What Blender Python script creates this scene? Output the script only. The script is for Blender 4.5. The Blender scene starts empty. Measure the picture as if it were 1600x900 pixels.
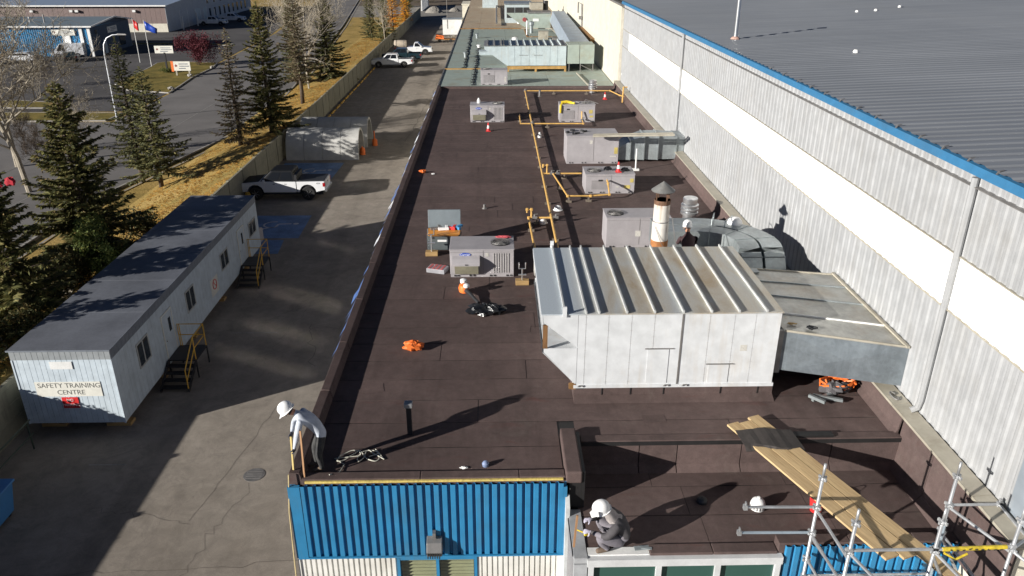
import bpy, bmesh, math, random
import numpy as np
from mathutils import Vector, Matrix, Euler, noise as mnoise
S = bpy.context.scene
COL = S.collection
rad = math.radians
rnd = random.Random(7)

# ---------------------------------------------------------------- camera
cam = bpy.data.cameras.new('camera'); camo = bpy.data.objects.new('camera', cam); COL.objects.link(camo)
camo.location = (0, 0, 16.6)
camo.rotation_euler = (rad(90 - 24.08), 0, rad(-1.25))
cam.sensor_width = 36; cam.lens = 1213 / 1600 * 36
cam.clip_start = .1; cam.clip_end = 3000
S.camera = camo
# ---------------------------------------------------------------- sky and sun
SUN_EL, SUN_AZ = 16.5, 30.0          # light travels towards +X, turned SUN_AZ towards +Y
W = bpy.data.worlds.new('World'); S.world = W; W.use_nodes = True
wn = W.node_tree.nodes; wl = W.node_tree.links
sky = wn.new('ShaderNodeTexSky'); sky.sky_type = 'NISHITA'; sky.sun_disc = False
sky.sun_elevation = rad(SUN_EL); sky.sun_rotation = rad(270 - SUN_AZ); sky.altitude = 1000
sky.air_density = .28; sky.dust_density = .1; sky.ozone_density = 1.2
wl.new(sky.outputs[0], wn['Background'].inputs[0]); wn['Background'].inputs[1].default_value = .05
sl = bpy.data.lights.new('sun', 'SUN'); so = bpy.data.objects.new('sun', sl); COL.objects.link(so)
sl.energy = 5.0; sl.angle = rad(.5); sl.color = (1, .955, .89)
ld = Vector((math.cos(rad(SUN_AZ)) * math.cos(rad(SUN_EL)), math.sin(rad(SUN_AZ)) * math.cos(rad(SUN_EL)), -math.sin(rad(SUN_EL))))
so.rotation_euler = ld.to_track_quat('-Z', 'Y').to_euler(); so.location = (-60, -30, 40)
S.view_settings.view_transform = 'Standard'; S.view_settings.look = 'None'
S.view_settings.exposure = .7; S.view_settings.gamma = 1
S.render.engine = 'CYCLES'
try:
    S.cycles.use_denoising = True; S.cycles.use_adaptive_sampling = False; S.cycles.max_bounces = 6; S.cycles.transparent_max_bounces = 6
    S.cycles.caustics_reflective = True; S.cycles.caustics_refractive = False
    S.cycles.sample_clamp_indirect = 25; S.cycles.blur_glossy = .0
except Exception: pass

# ---------------------------------------------------------------- mesh helpers
class MB:
    def __init__(s): s.v = []; s.f = []; s.m = []
    def add(s, vs, fs, mi=0):
        o = len(s.v); s.v += [tuple(p) for p in vs]; s.f += [tuple(i + o for i in f) for f in fs]; s.m += [mi] * len(fs); return s
    def hexa(s, p, mi=0):   # 4 bottom ccw, 4 top ccw
        return s.add(p, [(3, 2, 1, 0), (4, 5, 6, 7), (0, 1, 5, 4), (1, 2, 6, 5), (2, 3, 7, 6), (3, 0, 4, 7)], mi)
    def box(s, x0, x1, y0, y1, z0, z1, mi=0):
        return s.hexa([(x0, y0, z0), (x1, y0, z0), (x1, y1, z0), (x0, y1, z0), (x0, y0, z1), (x1, y0, z1), (x1, y1, z1), (x0, y1, z1)], mi)
    def obox(s, c, l, w, h, rz=0, rx=0, ry=0, mi=0):
        R = Euler((rx, ry, rz)).to_matrix(); c = Vector(c); P = []
        for z in (-h / 2, h / 2):
            for x, y in ((-1, -1), (1, -1), (1, 1), (-1, 1)): P.append(c + R @ Vector((x * l / 2, y * w / 2, z)))
        return s.hexa(P, mi)
    def bar(s, a, b, w, h=None, mi=0):      # square bar between two points
        h = h or w; a = Vector(a); b = Vector(b); d = (b - a).normalized()
        u = d.cross(Vector((0, 0, 1)));
        if u.length < .05: u = Vector((1, 0, 0))
        u.normalize(); n = u.cross(d); u *= w / 2; n *= h / 2
        return s.hexa([a - u - n, a + u - n, b + u - n, b - u - n, a - u + n, a + u + n, b + u + n, b - u + n], mi)
    def cyl(s, a, b, r0, r1=None, n=10, cap=True, mi=0):
        r1 = r0 if r1 is None else r1; a = Vector(a); b = Vector(b); d = (b - a).normalized()
        u = d.orthogonal().normalized(); w = d.cross(u); P = []
        for c, r in ((a, r0), (b, r1)):
            for i in range(n):
                t = 2 * math.pi * i / n; P.append(c + u * (r * math.cos(t)) + w * (r * math.sin(t)))
        F = [(i, (i + 1) % n, n + (i + 1) % n, n + i) for i in range(n)]
        if cap: F += [tuple(range(n - 1, -1, -1)), tuple(range(n, 2 * n))]
        return s.add(P, F, mi)
    def tube(s, pts, r, n=6, mi=0, rs=None, cap=True):
        pts = [Vector(p) for p in pts]; P = []; k = len(pts); u = None
        for i, p in enumerate(pts):
            d = (pts[min(i + 1, k - 1)] - pts[max(i - 1, 0)]).normalized()
            u = d.orthogonal().normalized() if u is None else (u - d * u.dot(d)).normalized()
            w = d.cross(u); q = rs[i] if rs else r
            for j in range(n):
                t = 2 * math.pi * j / n; P.append(p + u * (q * math.cos(t)) + w * (q * math.sin(t)))
        F = [(i * n + j, i * n + (j + 1) % n, (i + 1) * n + (j + 1) % n, (i + 1) * n + j) for i in range(k - 1) for j in range(n)]
        if cap: F += [tuple(range(n - 1, -1, -1)), tuple(range((k - 1) * n, k * n))]
        return s.add(P, F, mi)
    def lathe(s, prof, c=(0, 0, 0), n=16, mi=0, sx=1, sy=1):
        P = []; k = len(prof)
        for r, z in prof:
            for j in range(n):
                t = 2 * math.pi * j / n; P.append((c[0] + r * sx * math.cos(t), c[1] + r * sy * math.sin(t), c[2] + z))
        F = [(i * n + j, i * n + (j + 1) % n, (i + 1) * n + (j + 1) % n, (i + 1) * n + j) for i in range(k - 1) for j in range(n)]
        if prof[0][0] > 1e-4: F.append(tuple(range(n - 1, -1, -1)))
        if prof[-1][0] > 1e-4: F.append(tuple(range((k - 1) * n, k * n)))
        return s.add(P, F, mi)
    def prism(s, poly, axis, a, b, mi=0):
        def mk(p, t): return (t, p[0], p[1]) if axis == 'x' else ((p[0], t, p[1]) if axis == 'y' else (p[0], p[1], t))
        n = len(poly); P = [mk(p, a) for p in poly] + [mk(p, b) for p in poly]
        F = [tuple(range(n - 1, -1, -1)), tuple(range(n, 2 * n))] + [(i, (i + 1) % n, n + (i + 1) % n, n + i) for i in range(n)]
        return s.add(P, F, mi)
    def sheet(s, poly, z, mi=0): return s.add([(x, y, z) for x, y in poly], [tuple(range(len(poly)))], mi)
    def profile(s, prof, a, b, f):          # open strip: f(t, u, d) -> point; prof list of (u, d)
        n = len(prof); P = [f(a, u, d) for u, d in prof] + [f(b, u, d) for u, d in prof]
        return s.add(P, [(i, i + 1, n + i + 1, n + i) for i in range(n - 1)])
    def mesh(s, name, mats, smooth=False, fix=True):
        me = bpy.data.meshes.new(name); me.from_pydata(s.v, [], s.f)
        for m in (mats if isinstance(mats, (list, tuple)) else [mats]): me.materials.append(m)
        if any(s.m): me.polygons.foreach_set('material_index', s.m)
        if fix:
            bm = bmesh.new(); bm.from_mesh(me); bmesh.ops.recalc_face_normals(bm, faces=bm.faces); bm.to_mesh(me); bm.free()
        if smooth: me.polygons.foreach_set('use_smooth', [True] * len(me.polygons))
        me.update(); return me
    def build(s, name, mats, parent=None, smooth=False, bevel=0, fix=True, label=None, world=True):
        if parent is not None and world:
            o = parent; L = Vector((0, 0, 0))
            while o is not None: L += Vector(o.location); o = o.parent
            s.v = [(p[0] - L.x, p[1] - L.y, p[2] - L.z) for p in s.v]
        ob = bpy.data.objects.new(name, s.mesh(name, mats, smooth, fix)); COL.objects.link(ob)
        if parent is not None: ob.parent = parent
        if bevel: finish(ob, bevel)
        elif smooth: autosmooth(ob)
        if label: ob['label'] = label
        return ob
def autosmooth(ob, ang=35):
    me = ob.data
    try:
        bm = bmesh.new(); bm.from_mesh(me)
        for e in bm.edges:
            if len(e.link_faces) == 2 and e.calc_face_angle(0) > rad(ang): e.smooth = False
        bm.to_mesh(me); bm.free()
    except Exception: pass
def finish(ob, w, seg=2):
    b = ob.modifiers.new('bevel', 'BEVEL'); b.width = w; b.segments = seg; b.limit_method = 'ANGLE'; b.angle_limit = rad(40); b.harden_normals = False
def tag(o, label=None, cat=None, group=None, kind=None):
    if label: o['label'] = label
    if cat: o['category'] = cat
    if group: o['group'] = group
    if kind: o['kind'] = kind
    return o
def thing(name, label, cat, loc=(0, 0, 0), rz=0, group=None):
    o = bpy.data.objects.new(name, None); COL.objects.link(o); o.location = loc; o.rotation_euler = (0, 0, rz); o.empty_display_size = .2
    return tag(o, label, cat, group)
def solo(name, mb, mats, label, cat, group=None, smooth=False, bevel=0, kind=None, fix=True):
    a = np.array(mb.v); c = ((a[:, 0].min() + a[:, 0].max()) / 2, (a[:, 1].min() + a[:, 1].max()) / 2, a[:, 2].min())
    mb.v = [(p[0] - c[0], p[1] - c[1], p[2] - c[2]) for p in mb.v]
    o = mb.build(name, mats, None, smooth, bevel, fix); o.location = c
    return tag(o, label, cat, group, kind)
def struct(name, mb, mats, smooth=False, fix=True):
    return tag(mb.build(name, mats, None, smooth, 0, fix), kind='structure')
def kids(o): return list(o.children)
def copy_tree(o, parent=None):
    c = o.copy(); COL.objects.link(c)
    if parent is not None: c.parent = parent
    for ch in kids(o): copy_tree(ch, c)
    return c
def dup(o, loc, rz=None, label=None, group=None, scale=None):
    c = copy_tree(o); c.location = loc
    if rz is not None: c.rotation_euler = (0, 0, rz)
    if scale: c.scale = scale if isinstance(scale, tuple) else (scale,) * 3
    return tag(c, label, None, group)
def like(ob, parent, loc, name=None, rot=None):     # a repeat of one part, sharing its mesh
    c = ob.copy(); COL.objects.link(c); c.parent = parent; c.location = loc
    if name: c.name = name
    if rot: c.rotation_euler = rot
    return c
def text_mesh(txt, size, mat, name, parent, loc, rot, depth=.002, align='CENTER'):
    cu = bpy.data.curves.new(name, 'FONT'); cu.body = txt; cu.size = size; cu.align_x = align; cu.align_y = 'CENTER'; cu.extrude = depth; cu.resolution_u = 3
    t = bpy.data.objects.new(name, cu); COL.objects.link(t); bpy.context.view_layer.update()
    me = bpy.data.meshes.new_from_object(t.evaluated_get(bpy.context.evaluated_depsgraph_get()))
    bpy.data.objects.remove(t); me.materials.clear(); me.materials.append(mat)
    o = bpy.data.objects.new(name, me); COL.objects.link(o); o.parent = parent; o.location = loc; o.rotation_euler = rot
    return o

# ---------------------------------------------------------------- materials
def nodes(name):
    m = bpy.data.materials.new(name); m.use_nodes = True; t = m.node_tree
    return m, t, t.nodes, t.links, t.nodes['Principled BSDF']
def nz(t, scale, detail=4, rough=.6, vec=None, dist=0):
    n = t.nodes.new('ShaderNodeTexNoise'); n.inputs['Scale'].default_value = scale; n.inputs['Detail'].default_value = detail
    n.inputs['Roughness'].default_value = rough; n.inputs['Distortion'].default_value = dist
    if vec is not None: t.links.new(vec, n.inputs['Vector'])
    return n
def ramp(t, fac, stops):
    r = t.nodes.new('ShaderNodeValToRGB'); e = r.color_ramp.elements
    while len(e) < len(stops): e.new(.5)
    for i, (p, c) in enumerate(stops):
        e[i].position = p; e[i].color = (*(c if isinstance(c, (tuple, list)) else (c, c, c)), 1)
    t.links.new(fac, r.inputs[0]); return r
def mixc(t, fac, a, b, mode='MIX'):
    n = t.nodes.new('ShaderNodeMix'); n.data_type = 'RGBA'; n.blend_type = mode
    for v, i in ((fac, 0), (a, 6), (b, 7)):
        if hasattr(v, 'is_linked') or hasattr(v, 'links'): t.links.new(v, n.inputs[i])
        elif isinstance(v, (int, float)): n.inputs[i].default_value = v if i == 0 else (v, v, v, 1)
        else: n.inputs[i].default_value = (*v, 1)
    return n.outputs[2]
def pos(t, sc=(1, 1, 1), obj=False):
    if obj: g = t.nodes.new('ShaderNodeTexCoord').outputs['Object']
    else: g = t.nodes.new('ShaderNodeNewGeometry').outputs['Position']
    if sc == (1, 1, 1): return g
    mp = t.nodes.new('ShaderNodeMapping'); mp.inputs['Scale'].default_value = sc; t.links.new(g, mp.inputs['Vector']); return mp.outputs[0]
def bump(t, b, h, strength, dist=.02):
    n = t.nodes.new('ShaderNodeBump'); n.inputs['Strength'].default_value = strength; n.inputs['Distance'].default_value = dist
    t.links.new(h, n.inputs['Height']); t.links.new(n.outputs[0], b.inputs['Normal']); return n
def sc3(c, k): return tuple(min(1, x * k) for x in c)
def M(name, c, rough=.6, metal=0, var=.18, scale=2.5, fine=30, fv=.1, bmp=0, stretch=(1, 1, 1), obj=False, c2=None, lo=.35, hi=.7, spec=None, rnd_obj=0):
    """painted or plain surface: broad tonal drift, fine grain, optional second colour in patches"""
    m, t, n, l, b = nodes(name); p = pos(t, stretch, obj)
    a = nz(t, scale, 5, .65, p); r = ramp(t, a.outputs[0], [(lo, sc3(c, 1 - var)), (hi, sc3(c2 or c, 1 + (0 if c2 else var)))])
    out = r.outputs[0]
    f = nz(t, fine, 3, .7, p); fr = ramp(t, f.outputs[0], [(.3, 1 - fv), (.7, 1 + fv * .0 + 0)])
    out = mixc(t, 1.0, out, fr.outputs[0], 'MULTIPLY')
    if rnd_obj:
        oi = n.new('ShaderNodeObjectInfo'); rr = ramp(t, oi.outputs['Random'], [(0, 1 - rnd_obj), (1, 1.0)])
        out = mixc(t, 1.0, out, rr.outputs[0], 'MULTIPLY')
    l.new(out, b.inputs['Base Color']); b.inputs['Roughness'].default_value = rough; b.inputs['Metallic'].default_value = metal
    if spec is not None: b.inputs['Specular IOR Level'].default_value = spec
    if bmp: bump(t, b, f.outputs[0], bmp)
    return m
def streaky(name, c, dirt, amount=.5, rough=.5, metal=0, sx=6, sz=.35, axis='z', lo=.5, hi=.75, bmp=0, rnd_obj=0):
    """sheet metal with stains that run along one axis"""
    m, t, n, l, b = nodes(name)
    s = {'z': (sx, sx, sz), 'y': (sx, sz, sx), 'x': (sz, sx, sx)}[axis]
    a = nz(t, 1, 5, .7, pos(t, s)); q = nz(t, .9, 3, .6, pos(t))
    mul = t.nodes.new('ShaderNodeMath'); mul.operation = 'MULTIPLY'; l.new(a.outputs[0], mul.inputs[0]); l.new(q.outputs[0], mul.inputs[1])
    k = ramp(t, mul.outputs[0], [(lo * .5, 0), (hi * .55, amount)])
    g = nz(t, 3, 4, .6, pos(t)); base = ramp(t, g.outputs[0], [(.35, sc3(c, .88)), (.7, sc3(c, 1.06))])
    out = mixc(t, k.outputs[0], base.outputs[0], dirt)
    if rnd_obj:
        oi = n.new('ShaderNodeObjectInfo'); rr = ramp(t, oi.outputs['Random'], [(0, 1 - rnd_obj), (1, 1.0)]); out = mixc(t, 1.0, out, rr.outputs[0], 'MULTIPLY')
    l.new(out, b.inputs['Base Color']); b.inputs['Roughness'].default_value = rough; b.inputs['Metallic'].default_value = metal
    if bmp: bump(t, b, a.outputs[0], bmp)
    return m
def galv(name, c=(.46, .5, .52), rust=0., rough=.42, metal=.55):
    m, t, n, l, b = nodes(name); p = pos(t)
    v = t.nodes.new('ShaderNodeTexVoronoi'); v.inputs['Scale'].default_value = 14; l.new(p, v.inputs['Vector'])
    sp = ramp(t, v.outputs['Color'], [(.2, sc3(c, .94)), (.8, sc3(c, 1.05))])
    a = nz(t, 1.6, 5, .7, p, .4); d = ramp(t, a.outputs[0], [(.35, .7), (.65, 1.0)])
    out = mixc(t, 1, sp.outputs[0], d.outputs[0], 'MULTIPLY')
    st = nz(t, 1.0, 4, .7, pos(t, (5, 5, .5))); sk = ramp(t, st.outputs[0], [(.5, 0), (.75, .35)])
    out = mixc(t, sk.outputs[0], out, sc3(c, 1.35))
    if rust:
        rn = nz(t, .9, 6, .75, p, .6); rk = ramp(t, rn.outputs[0], [(.5, 0), (.72, rust)]); out = mixc(t, rk.outputs[0], out, (.30, .22, .13))
    l.new(out, b.inputs['Base Color']); b.inputs['Roughness'].default_value = rough; b.inputs['Metallic'].default_value = metal
    w = nz(t, 1.3, 2, .5, p); bump(t, b, w.outputs[0], .25, .05)
    return m
# roofing felt: mineral granules, patchy wear
def membrane(name, c):
    m, t, n, l, b = nodes(name); p = pos(t)
    big = nz(t, .35, 6, .7, p, .3); r = ramp(t, big.outputs[0], [(.3, sc3(c, .8)), (.5, c), (.72, sc3(c, 1.3))])
    mid = nz(t, 5, 5, .75, p); mr = ramp(t, mid.outputs[0], [(.3, .8), (.7, 1.12)])
    gr = nz(t, 160, 2, .8, p); gk = ramp(t, gr.outputs[0], [(.3, .62), (.7, 1.3)])
    o = mixc(t, 1, r.outputs[0], mr.outputs[0], 'MULTIPLY'); o = mixc(t, 1, o, gk.outputs[0], 'MULTIPLY')
    red = nz(t, 1.1, 4, .6, pos(t, (.8, 3, 1)), .5); rk = ramp(t, red.outputs[0], [(.62, 0), (.78, .5)]); o = mixc(t, rk.outputs[0], o, (.11, .045, .038))
    du = nz(t, 1.7, 7, .78, p, .9); dk = ramp(t, du.outputs[0], [(.55, 0), (.78, .4)]); o = mixc(t, dk.outputs[0], o, (.17, .145, .125))
    sc = nz(t, 1, 5, .7, pos(t, (.9, .12, 1)), .4); sk = ramp(t, sc.outputs[0], [(.3, .74), (.5, 1.0)]); o = mixc(t, 1, o, sk.outputs[0], 'MULTIPLY')
    oi = n.new('ShaderNodeObjectInfo'); rr = ramp(t, oi.outputs['Random'], [(0, .86), (1, 1.06)]); o = mixc(t, 1, o, rr.outputs[0], 'MULTIPLY')
    l.new(o, b.inputs['Base Color']); b.inputs['Roughness'].default_value = .85; b.inputs['Specular IOR Level'].default_value = .25
    bump(t, b, gr.outputs[0], .35, .01); return m
FELT = membrane('roof_felt', (.108, .076, .070))
BITUMEN = M('bitumen', (.014, .013, .013), .6, var=.3)
def asphalt_mat():
    m, t, n, l, b = nodes('asphalt'); p = pos(t)
    big = nz(t, .11, 6, .68, p, .5); r = ramp(t, big.outputs[0], [(.3, (.24, .208, .173)), (.5, (.295, .26, .22)), (.72, (.34, .302, .258))])
    mid = nz(t, 1.2, 6, .75, p, .6); mr = ramp(t, mid.outputs[0], [(.32, .76), (.62, 1.06)])
    gr = nz(t, 55, 3, .85, p); gk = ramp(t, gr.outputs[0], [(.3, .72), (.7, 1.2)])
    o = mixc(t, 1, r.outputs[0], mr.outputs[0], 'MULTIPLY'); o = mixc(t, 1, o, gk.outputs[0], 'MULTIPLY')
    trk = nz(t, 1, 4, .6, pos(t, (.5, .03, 1)), .3); tk = ramp(t, trk.outputs[0], [(.45, 1.0), (.7, .8)]); o = mixc(t, 1, o, tk.outputs[0], 'MULTIPLY')
    v = t.nodes.new('ShaderNodeTexVoronoi'); v.feature = 'DISTANCE_TO_EDGE'; v.inputs['Scale'].default_value = .17
    dn = nz(t, .9, 4, .7, p); vm = t.nodes.new('ShaderNodeVectorMath'); vm.operation = 'MULTIPLY_ADD'; vm.inputs[1].default_value = (1.6, 1.6, 0)
    l.new(dn.outputs['Color'], vm.inputs[0]); l.new(p, vm.inputs[2]); l.new(vm.outputs[0], v.inputs['Vector'])
    ck = ramp(t, v.outputs['Distance'], [(.0, .72), (.004, 1)]); o = mixc(t, .6, o, mixc(t, 1, o, ck.outputs[0], 'MULTIPLY'))
    sv = t.nodes.new('ShaderNodeTexVoronoi'); sv.inputs['Scale'].default_value = .55; l.new(vm.outputs[0], sv.inputs['Vector']); sd = ramp(t, sv.outputs['Distance'], [(.05, .7), (.2, 1)]); o = mixc(t, .5, o, mixc(t, 1, o, sd.outputs[0], 'MULTIPLY'))
    pt_ = nz(t, .5, 7, .8, p, 1.2); pk_ = ramp(t, pt_.outputs[0], [(.52, 0), (.6, .3)]); o = mixc(t, pk_.outputs[0], o, (.15, .13, .115))
    l.new(o, b.inputs['Base Color']); b.inputs['Roughness'].default_value = .9; b.inputs['Specular IOR Level'].default_value = .2
    bump(t, b, gr.outputs[0], .5, .012); return m
ASPHALT = asphalt_mat()
ROAD = M('road_asphalt', (.20, .19, .185), .9, var=.15, scale=.2, fine=20, fv=.3, spec=.2)
LOT = M('far_lot_asphalt', (.105, .10, .10), .9, var=.25, scale=.12, fine=10, fv=.3, spec=.2)
def grass_mat():
    m, t, n, l, b = nodes('autumn_grass'); p = pos(t)
    a = nz(t, .25, 6, .7, p, .4); r = ramp(t, a.outputs[0], [(.3, (.24, .19, .065)), (.48, (.43, .30, .10)), (.65, (.5, .35, .13))])
    g = nz(t, 7, 5, .8, p); gk = ramp(t, g.outputs[0], [(.3, .45), (.7, 1.25)]); o = mixc(t, 1, r.outputs[0], gk.outputs[0], 'MULTIPLY')
    l.new(o, b.inputs['Base Color']); b.inputs['Roughness'].default_value = .95; b.inputs['Specular IOR Level'].default_value = .1
    bump(t, b, g.outputs[0], .8, .06); return m
GRASS = grass_mat()
LAWN = M('lawn', (.23, .20, .06), .95, var=.35, scale=.6, fine=9, fv=.4, bmp=.5, c2=(.32, .24, .07), spec=.1)
GRAVEL = M('gravel', (.27, .25, .22), .95, var=.3, scale=.4, fine=6, fv=.4, bmp=.6)
CONC = M('concrete', (.34, .32, .29), .85, var=.2, scale=1.2, fine=25, fv=.2, bmp=.15)
FENCE = streaky('fence_concrete', (.27, .255, .19), (.13, .12, .09), .6, .85, sx=2.5, sz=.3, bmp=.1, rnd_obj=.18)
WHITEPAINT = M('white_paint', (.72, .72, .7), .55, var=.1, scale=1.5, fine=20, fv=.12)
ROADPAINT = M('worn_white_paint', (.33, .32, .30), .8, var=.35, scale=3, fine=18, fv=.4)
ROADYELLOW = M('worn_yellow_paint', (.62, .36, .04), .7, var=.2, scale=3, fine=18, fv=.3)
BLUEPAINT = M('worn_blue_paint', (.16, .27, .48), .75, var=.35, scale=.9, fine=14, fv=.45)
CLADBLUE = streaky('blue_cladding', (.028, .205, .40), (.06, .17, .27), .5, .42, sx=9, sz=.4, rnd_obj=.12)
EAVEBLUE = streaky('eave_blue', (.035, .15, .29), (.05, .12, .2), .5, .5, axis='y', sx=3, sz=.2)
CLADWHITE = streaky('white_cladding', (.72, .71, .66), (.42, .39, .32), .4, .45, sx=8, sz=.6)
HALLW = streaky('hall_wall_sheet', (.335, .342, .348), (.27, .26, .24), .35, .45, sx=7, sz=.25, rnd_obj=.06)
BAND = M('translucent_sheet', (.92, .92, .9), .35, var=.03, scale=.6, fine=12, fv=.04)
GREYSHEET = streaky('grey_blue_sheet', (.22, .25, .28), (.34, .33, .3), .5, .5, sx=5, sz=.4)
CREAM = streaky('cream_wall', (.58, .55, .46), (.42, .37, .27), .4, .7, sx=3, sz=.3, rnd_obj=.05)
def hallroof_mat():
    m, t, n, l, b = nodes('hall_roof_sheet'); p = pos(t)
    a = nz(t, .12, 5, .6, p, .3); r = ramp(t, a.outputs[0], [(.3, (.225, .24, .26)), (.7, (.28, .295, .315))])
    s = nz(t, 1, 3, .6, pos(t, (.25, .03, 1))); k = ramp(t, s.outputs[0], [(.55, 0), (.7, .35)]); o = mixc(t, k.outputs[0], r.outputs[0], (.26, .27, .28))
    s2 = nz(t, 1, 4, .6, pos(t, (.1, 2.6, 1))); k2 = ramp(t, s2.outputs[0], [(.4, .93), (.6, 1.04)]); o = mixc(t, 1, o, k2.outputs[0], 'MULTIPLY')
    l.new(o, b.inputs['Base Color']); b.inputs['Roughness'].default_value = .5; b.inputs['Metallic'].default_value = .2; return m
HALLROOF = hallroof_mat()
COPING = streaky('coping_metal', (.40, .37, .30), (.22, .19, .14), .6, .5, sx=2, sz=2, metal=.15)
GREENROOF = streaky('weathered_green_metal', (.30, .35, .31), (.24, .19, .11), .5, .6, axis='x', sx=1.2, sz=.3)
RUST = M('rusty_steel', (.30, .155, .05), .85, var=.4, scale=4, fine=25, fv=.3)
RUSTBEAM = M('ochre_steel', (.42, .25, .08), .75, var=.3, scale=1.5, fine=20, fv=.2)
UNITGREY = M('grey_unit_enamel', (.36, .34, .35), .5, var=.1, scale=1.6, fine=35, fv=.1, obj=True)
UNITDARK = M('unit_dark', (.03, .03, .03), .6)
UNITRIB = M('louvre_enamel', (.40, .385, .37), .5, var=.08)
FILTER = M('filter_mesh', (.33, .31, .22), .8, fine=60, fv=.3)
BIGWHITE = streaky('white_unit_panel', (.59, .605, .615), (.42, .33, .22), .32, .45, sx=5, sz=.22, lo=.56, hi=.82)
def bigroof():
    m, t, n, l, b = nodes('unit_roof_sheet'); p = pos(t)
    a = nz(t, .8, 5, .7, pos(t, (1.6, .35, 1)), .5); r = ramp(t, a.outputs[0], [(.34, (.52, .54, .53)), (.48, (.52, .49, .42)), (.66, (.43, .34, .225))])
    x = t.nodes.new('ShaderNodeSeparateXYZ'); l.new(p, x.inputs[0]); mr = t.nodes.new('ShaderNodeMapRange'); mr.inputs[1].default_value = 1.6; mr.inputs[2].default_value = 2.6
    l.new(x.outputs[0], mr.inputs[0]); o = mixc(t, mr.outputs[0], (.54, .60, .64), r.outputs[0])
    f = nz(t, 30, 3, .7, p); fk = ramp(t, f.outputs[0], [(.3, .85), (.7, 1.05)]); o = mixc(t, 1, o, fk.outputs[0], 'MULTIPLY')
    l.new(o, b.inputs['Base Color']); b.inputs['Roughness'].default_value = .45; b.inputs['Metallic'].default_value = .25; return m
BIGROOF = bigroof()
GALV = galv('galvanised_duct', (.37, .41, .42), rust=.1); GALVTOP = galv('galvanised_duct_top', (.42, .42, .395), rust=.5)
TUBE = galv('scaffold_tube', (.5, .51, .52), 0, .4, .6)
ALU = M('bright_aluminium', (.72, .73, .74), .28, .85, var=.12, scale=3)
STEELD = M('dull_steel', (.25, .24, .23), .5, .5, var=.2)
GASPIPE = M('gas_pipe_yellow', (.66, .40, .12), .5, var=.2, scale=3, fine=25, fv=.2)
YELLOWRAIL = M('yellow_rail_paint', (.70, .40, .05), .5, var=.15)
BLACKSTEEL = M('black_steel', (.02, .02, .022), .5)
WOOD = None
def wood(name, c, c2, ax='y'):
    m, t, n, l, b = nodes(name); s = {'y': (9, .6, 9), 'x': (.6, 9, 9), 'z': (9, 9, .6)}[ax]
    a = nz(t, 1.4, 5, .65, pos(t, s, True), 1.2); r = ramp(t, a.outputs[0], [(.3, c2), (.5, c), (.75, sc3(c, 1.2))])
    w = nz(t, 5, 4, .7, pos(t, s, True), .4); wk = ramp(t, w.outputs[0], [(.3, .8), (.65, 1.05)]); o = mixc(t, 1, r.outputs[0], wk.outputs[0], 'MULTIPLY')
    kn = t.nodes.new('ShaderNodeTexVoronoi'); kn.inputs['Scale'].default_value = 1.5; l.new(pos(t, (1.6, .7, 1), True), kn.inputs['Vector']); kk = ramp(t, kn.outputs['Distance'], [(.05, .4), (.1, 1)])
    o = mixc(t, 1, o, kk.outputs[0], 'MULTIPLY')
    oi = n.new('ShaderNodeObjectInfo'); rr = ramp(t, oi.outputs['Random'], [(0, .86), (1, 1.05)]); o = mixc(t, 1, o, rr.outputs[0], 'MULTIPLY')
    l.new(o, b.inputs['Base Color']); b.inputs['Roughness'].default_value = .75; return m
PLANK = wood('plank_wood', (.53, .38, .20), (.40, .26, .12)); BLOCKW = wood('block_wood', (.42, .27, .11), (.3, .18, .07), 'x'); STICKW = wood('stick_wood', (.36, .2, .1), (.25, .13, .06), 'z')
TRAILERW = streaky('trailer_siding', (.50, .57, .62), (.28, .32, .34), .4, .55, sx=4, sz=.3)
TRAILERT = M('trailer_trim', (.17, .19, .22), .55, var=.15)
TRAILERROOF = M('trailer_roof_sheet', (.14, .15, .175), .6, var=.22, scale=.5, fine=12, fv=.18)
def glass(name, tint=(.03, .04, .05), rough=.04):
    m, t, n, l, b = nodes(name); b.inputs['Base Color'].default_value = (*tint, 1); b.inputs['Roughness'].default_value = rough; b.inputs['Specular IOR Level'].default_value = .45
    w = nz(t, 1.3, 2, .5, pos(t)); bump(t, b, w.outputs[0], .05, .02); return m
DARKGLASS = glass('dark_glass'); GREENGLASS = glass('green_glass', (.035, .085, .07), .08)
def coated():
    m, t, n, l, b = nodes('coated_window_glass'); b.inputs['Base Color'].default_value = (.88, .87, .86, 1); b.inputs['Metallic'].default_value = 1; b.inputs['Roughness'].default_value = .088; return m
WINMIRROR = coated()
def clear():
    m, t, n, l, b = nodes('clear_pane'); tr = n.new('ShaderNodeBsdfTransparent'); tr.inputs[0].default_value = (.9, .93, .9, 1); gl = n.new('ShaderNodeBsdfGlossy'); gl.inputs['Roughness'].default_value = .03
    mx = n.new('ShaderNodeMixShader'); mx.inputs[0].default_value = .07; l.new(tr.outputs[0], mx.inputs[1]); l.new(gl.outputs[0], mx.inputs[2])
    l.new(mx.outputs[0], n['Material Output'].inputs[0]); return m
CLEAR = clear()
BLIND = M('blind_slat', (.46, .42, .28), .6, var=.1)
def paint(name, c, rough=.28): 
    m = M(name, c, rough, var=.06, scale=1.5, fine=40, fv=.05, obj=True); m.node_tree.nodes['Principled BSDF'].inputs['Coat Weight'].default_value = .5; return m
CARWHITE = paint('white_car_paint', (.74, .75, .76)); CARDARK = paint('dark_car_paint', (.012, .03, .04)); CARBLUE = paint('bin_blue', (.06, .24, .52), .4)
TYRE = M('tyre_rubber', (.018, .018, .018), .85, fine=40, fv=.3, obj=True); RIM = M('alloy_rim', (.4, .4, .41), .35, .7, obj=True); RIMW = M('white_rim', (.62, .6, .55), .5, obj=True)
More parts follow.
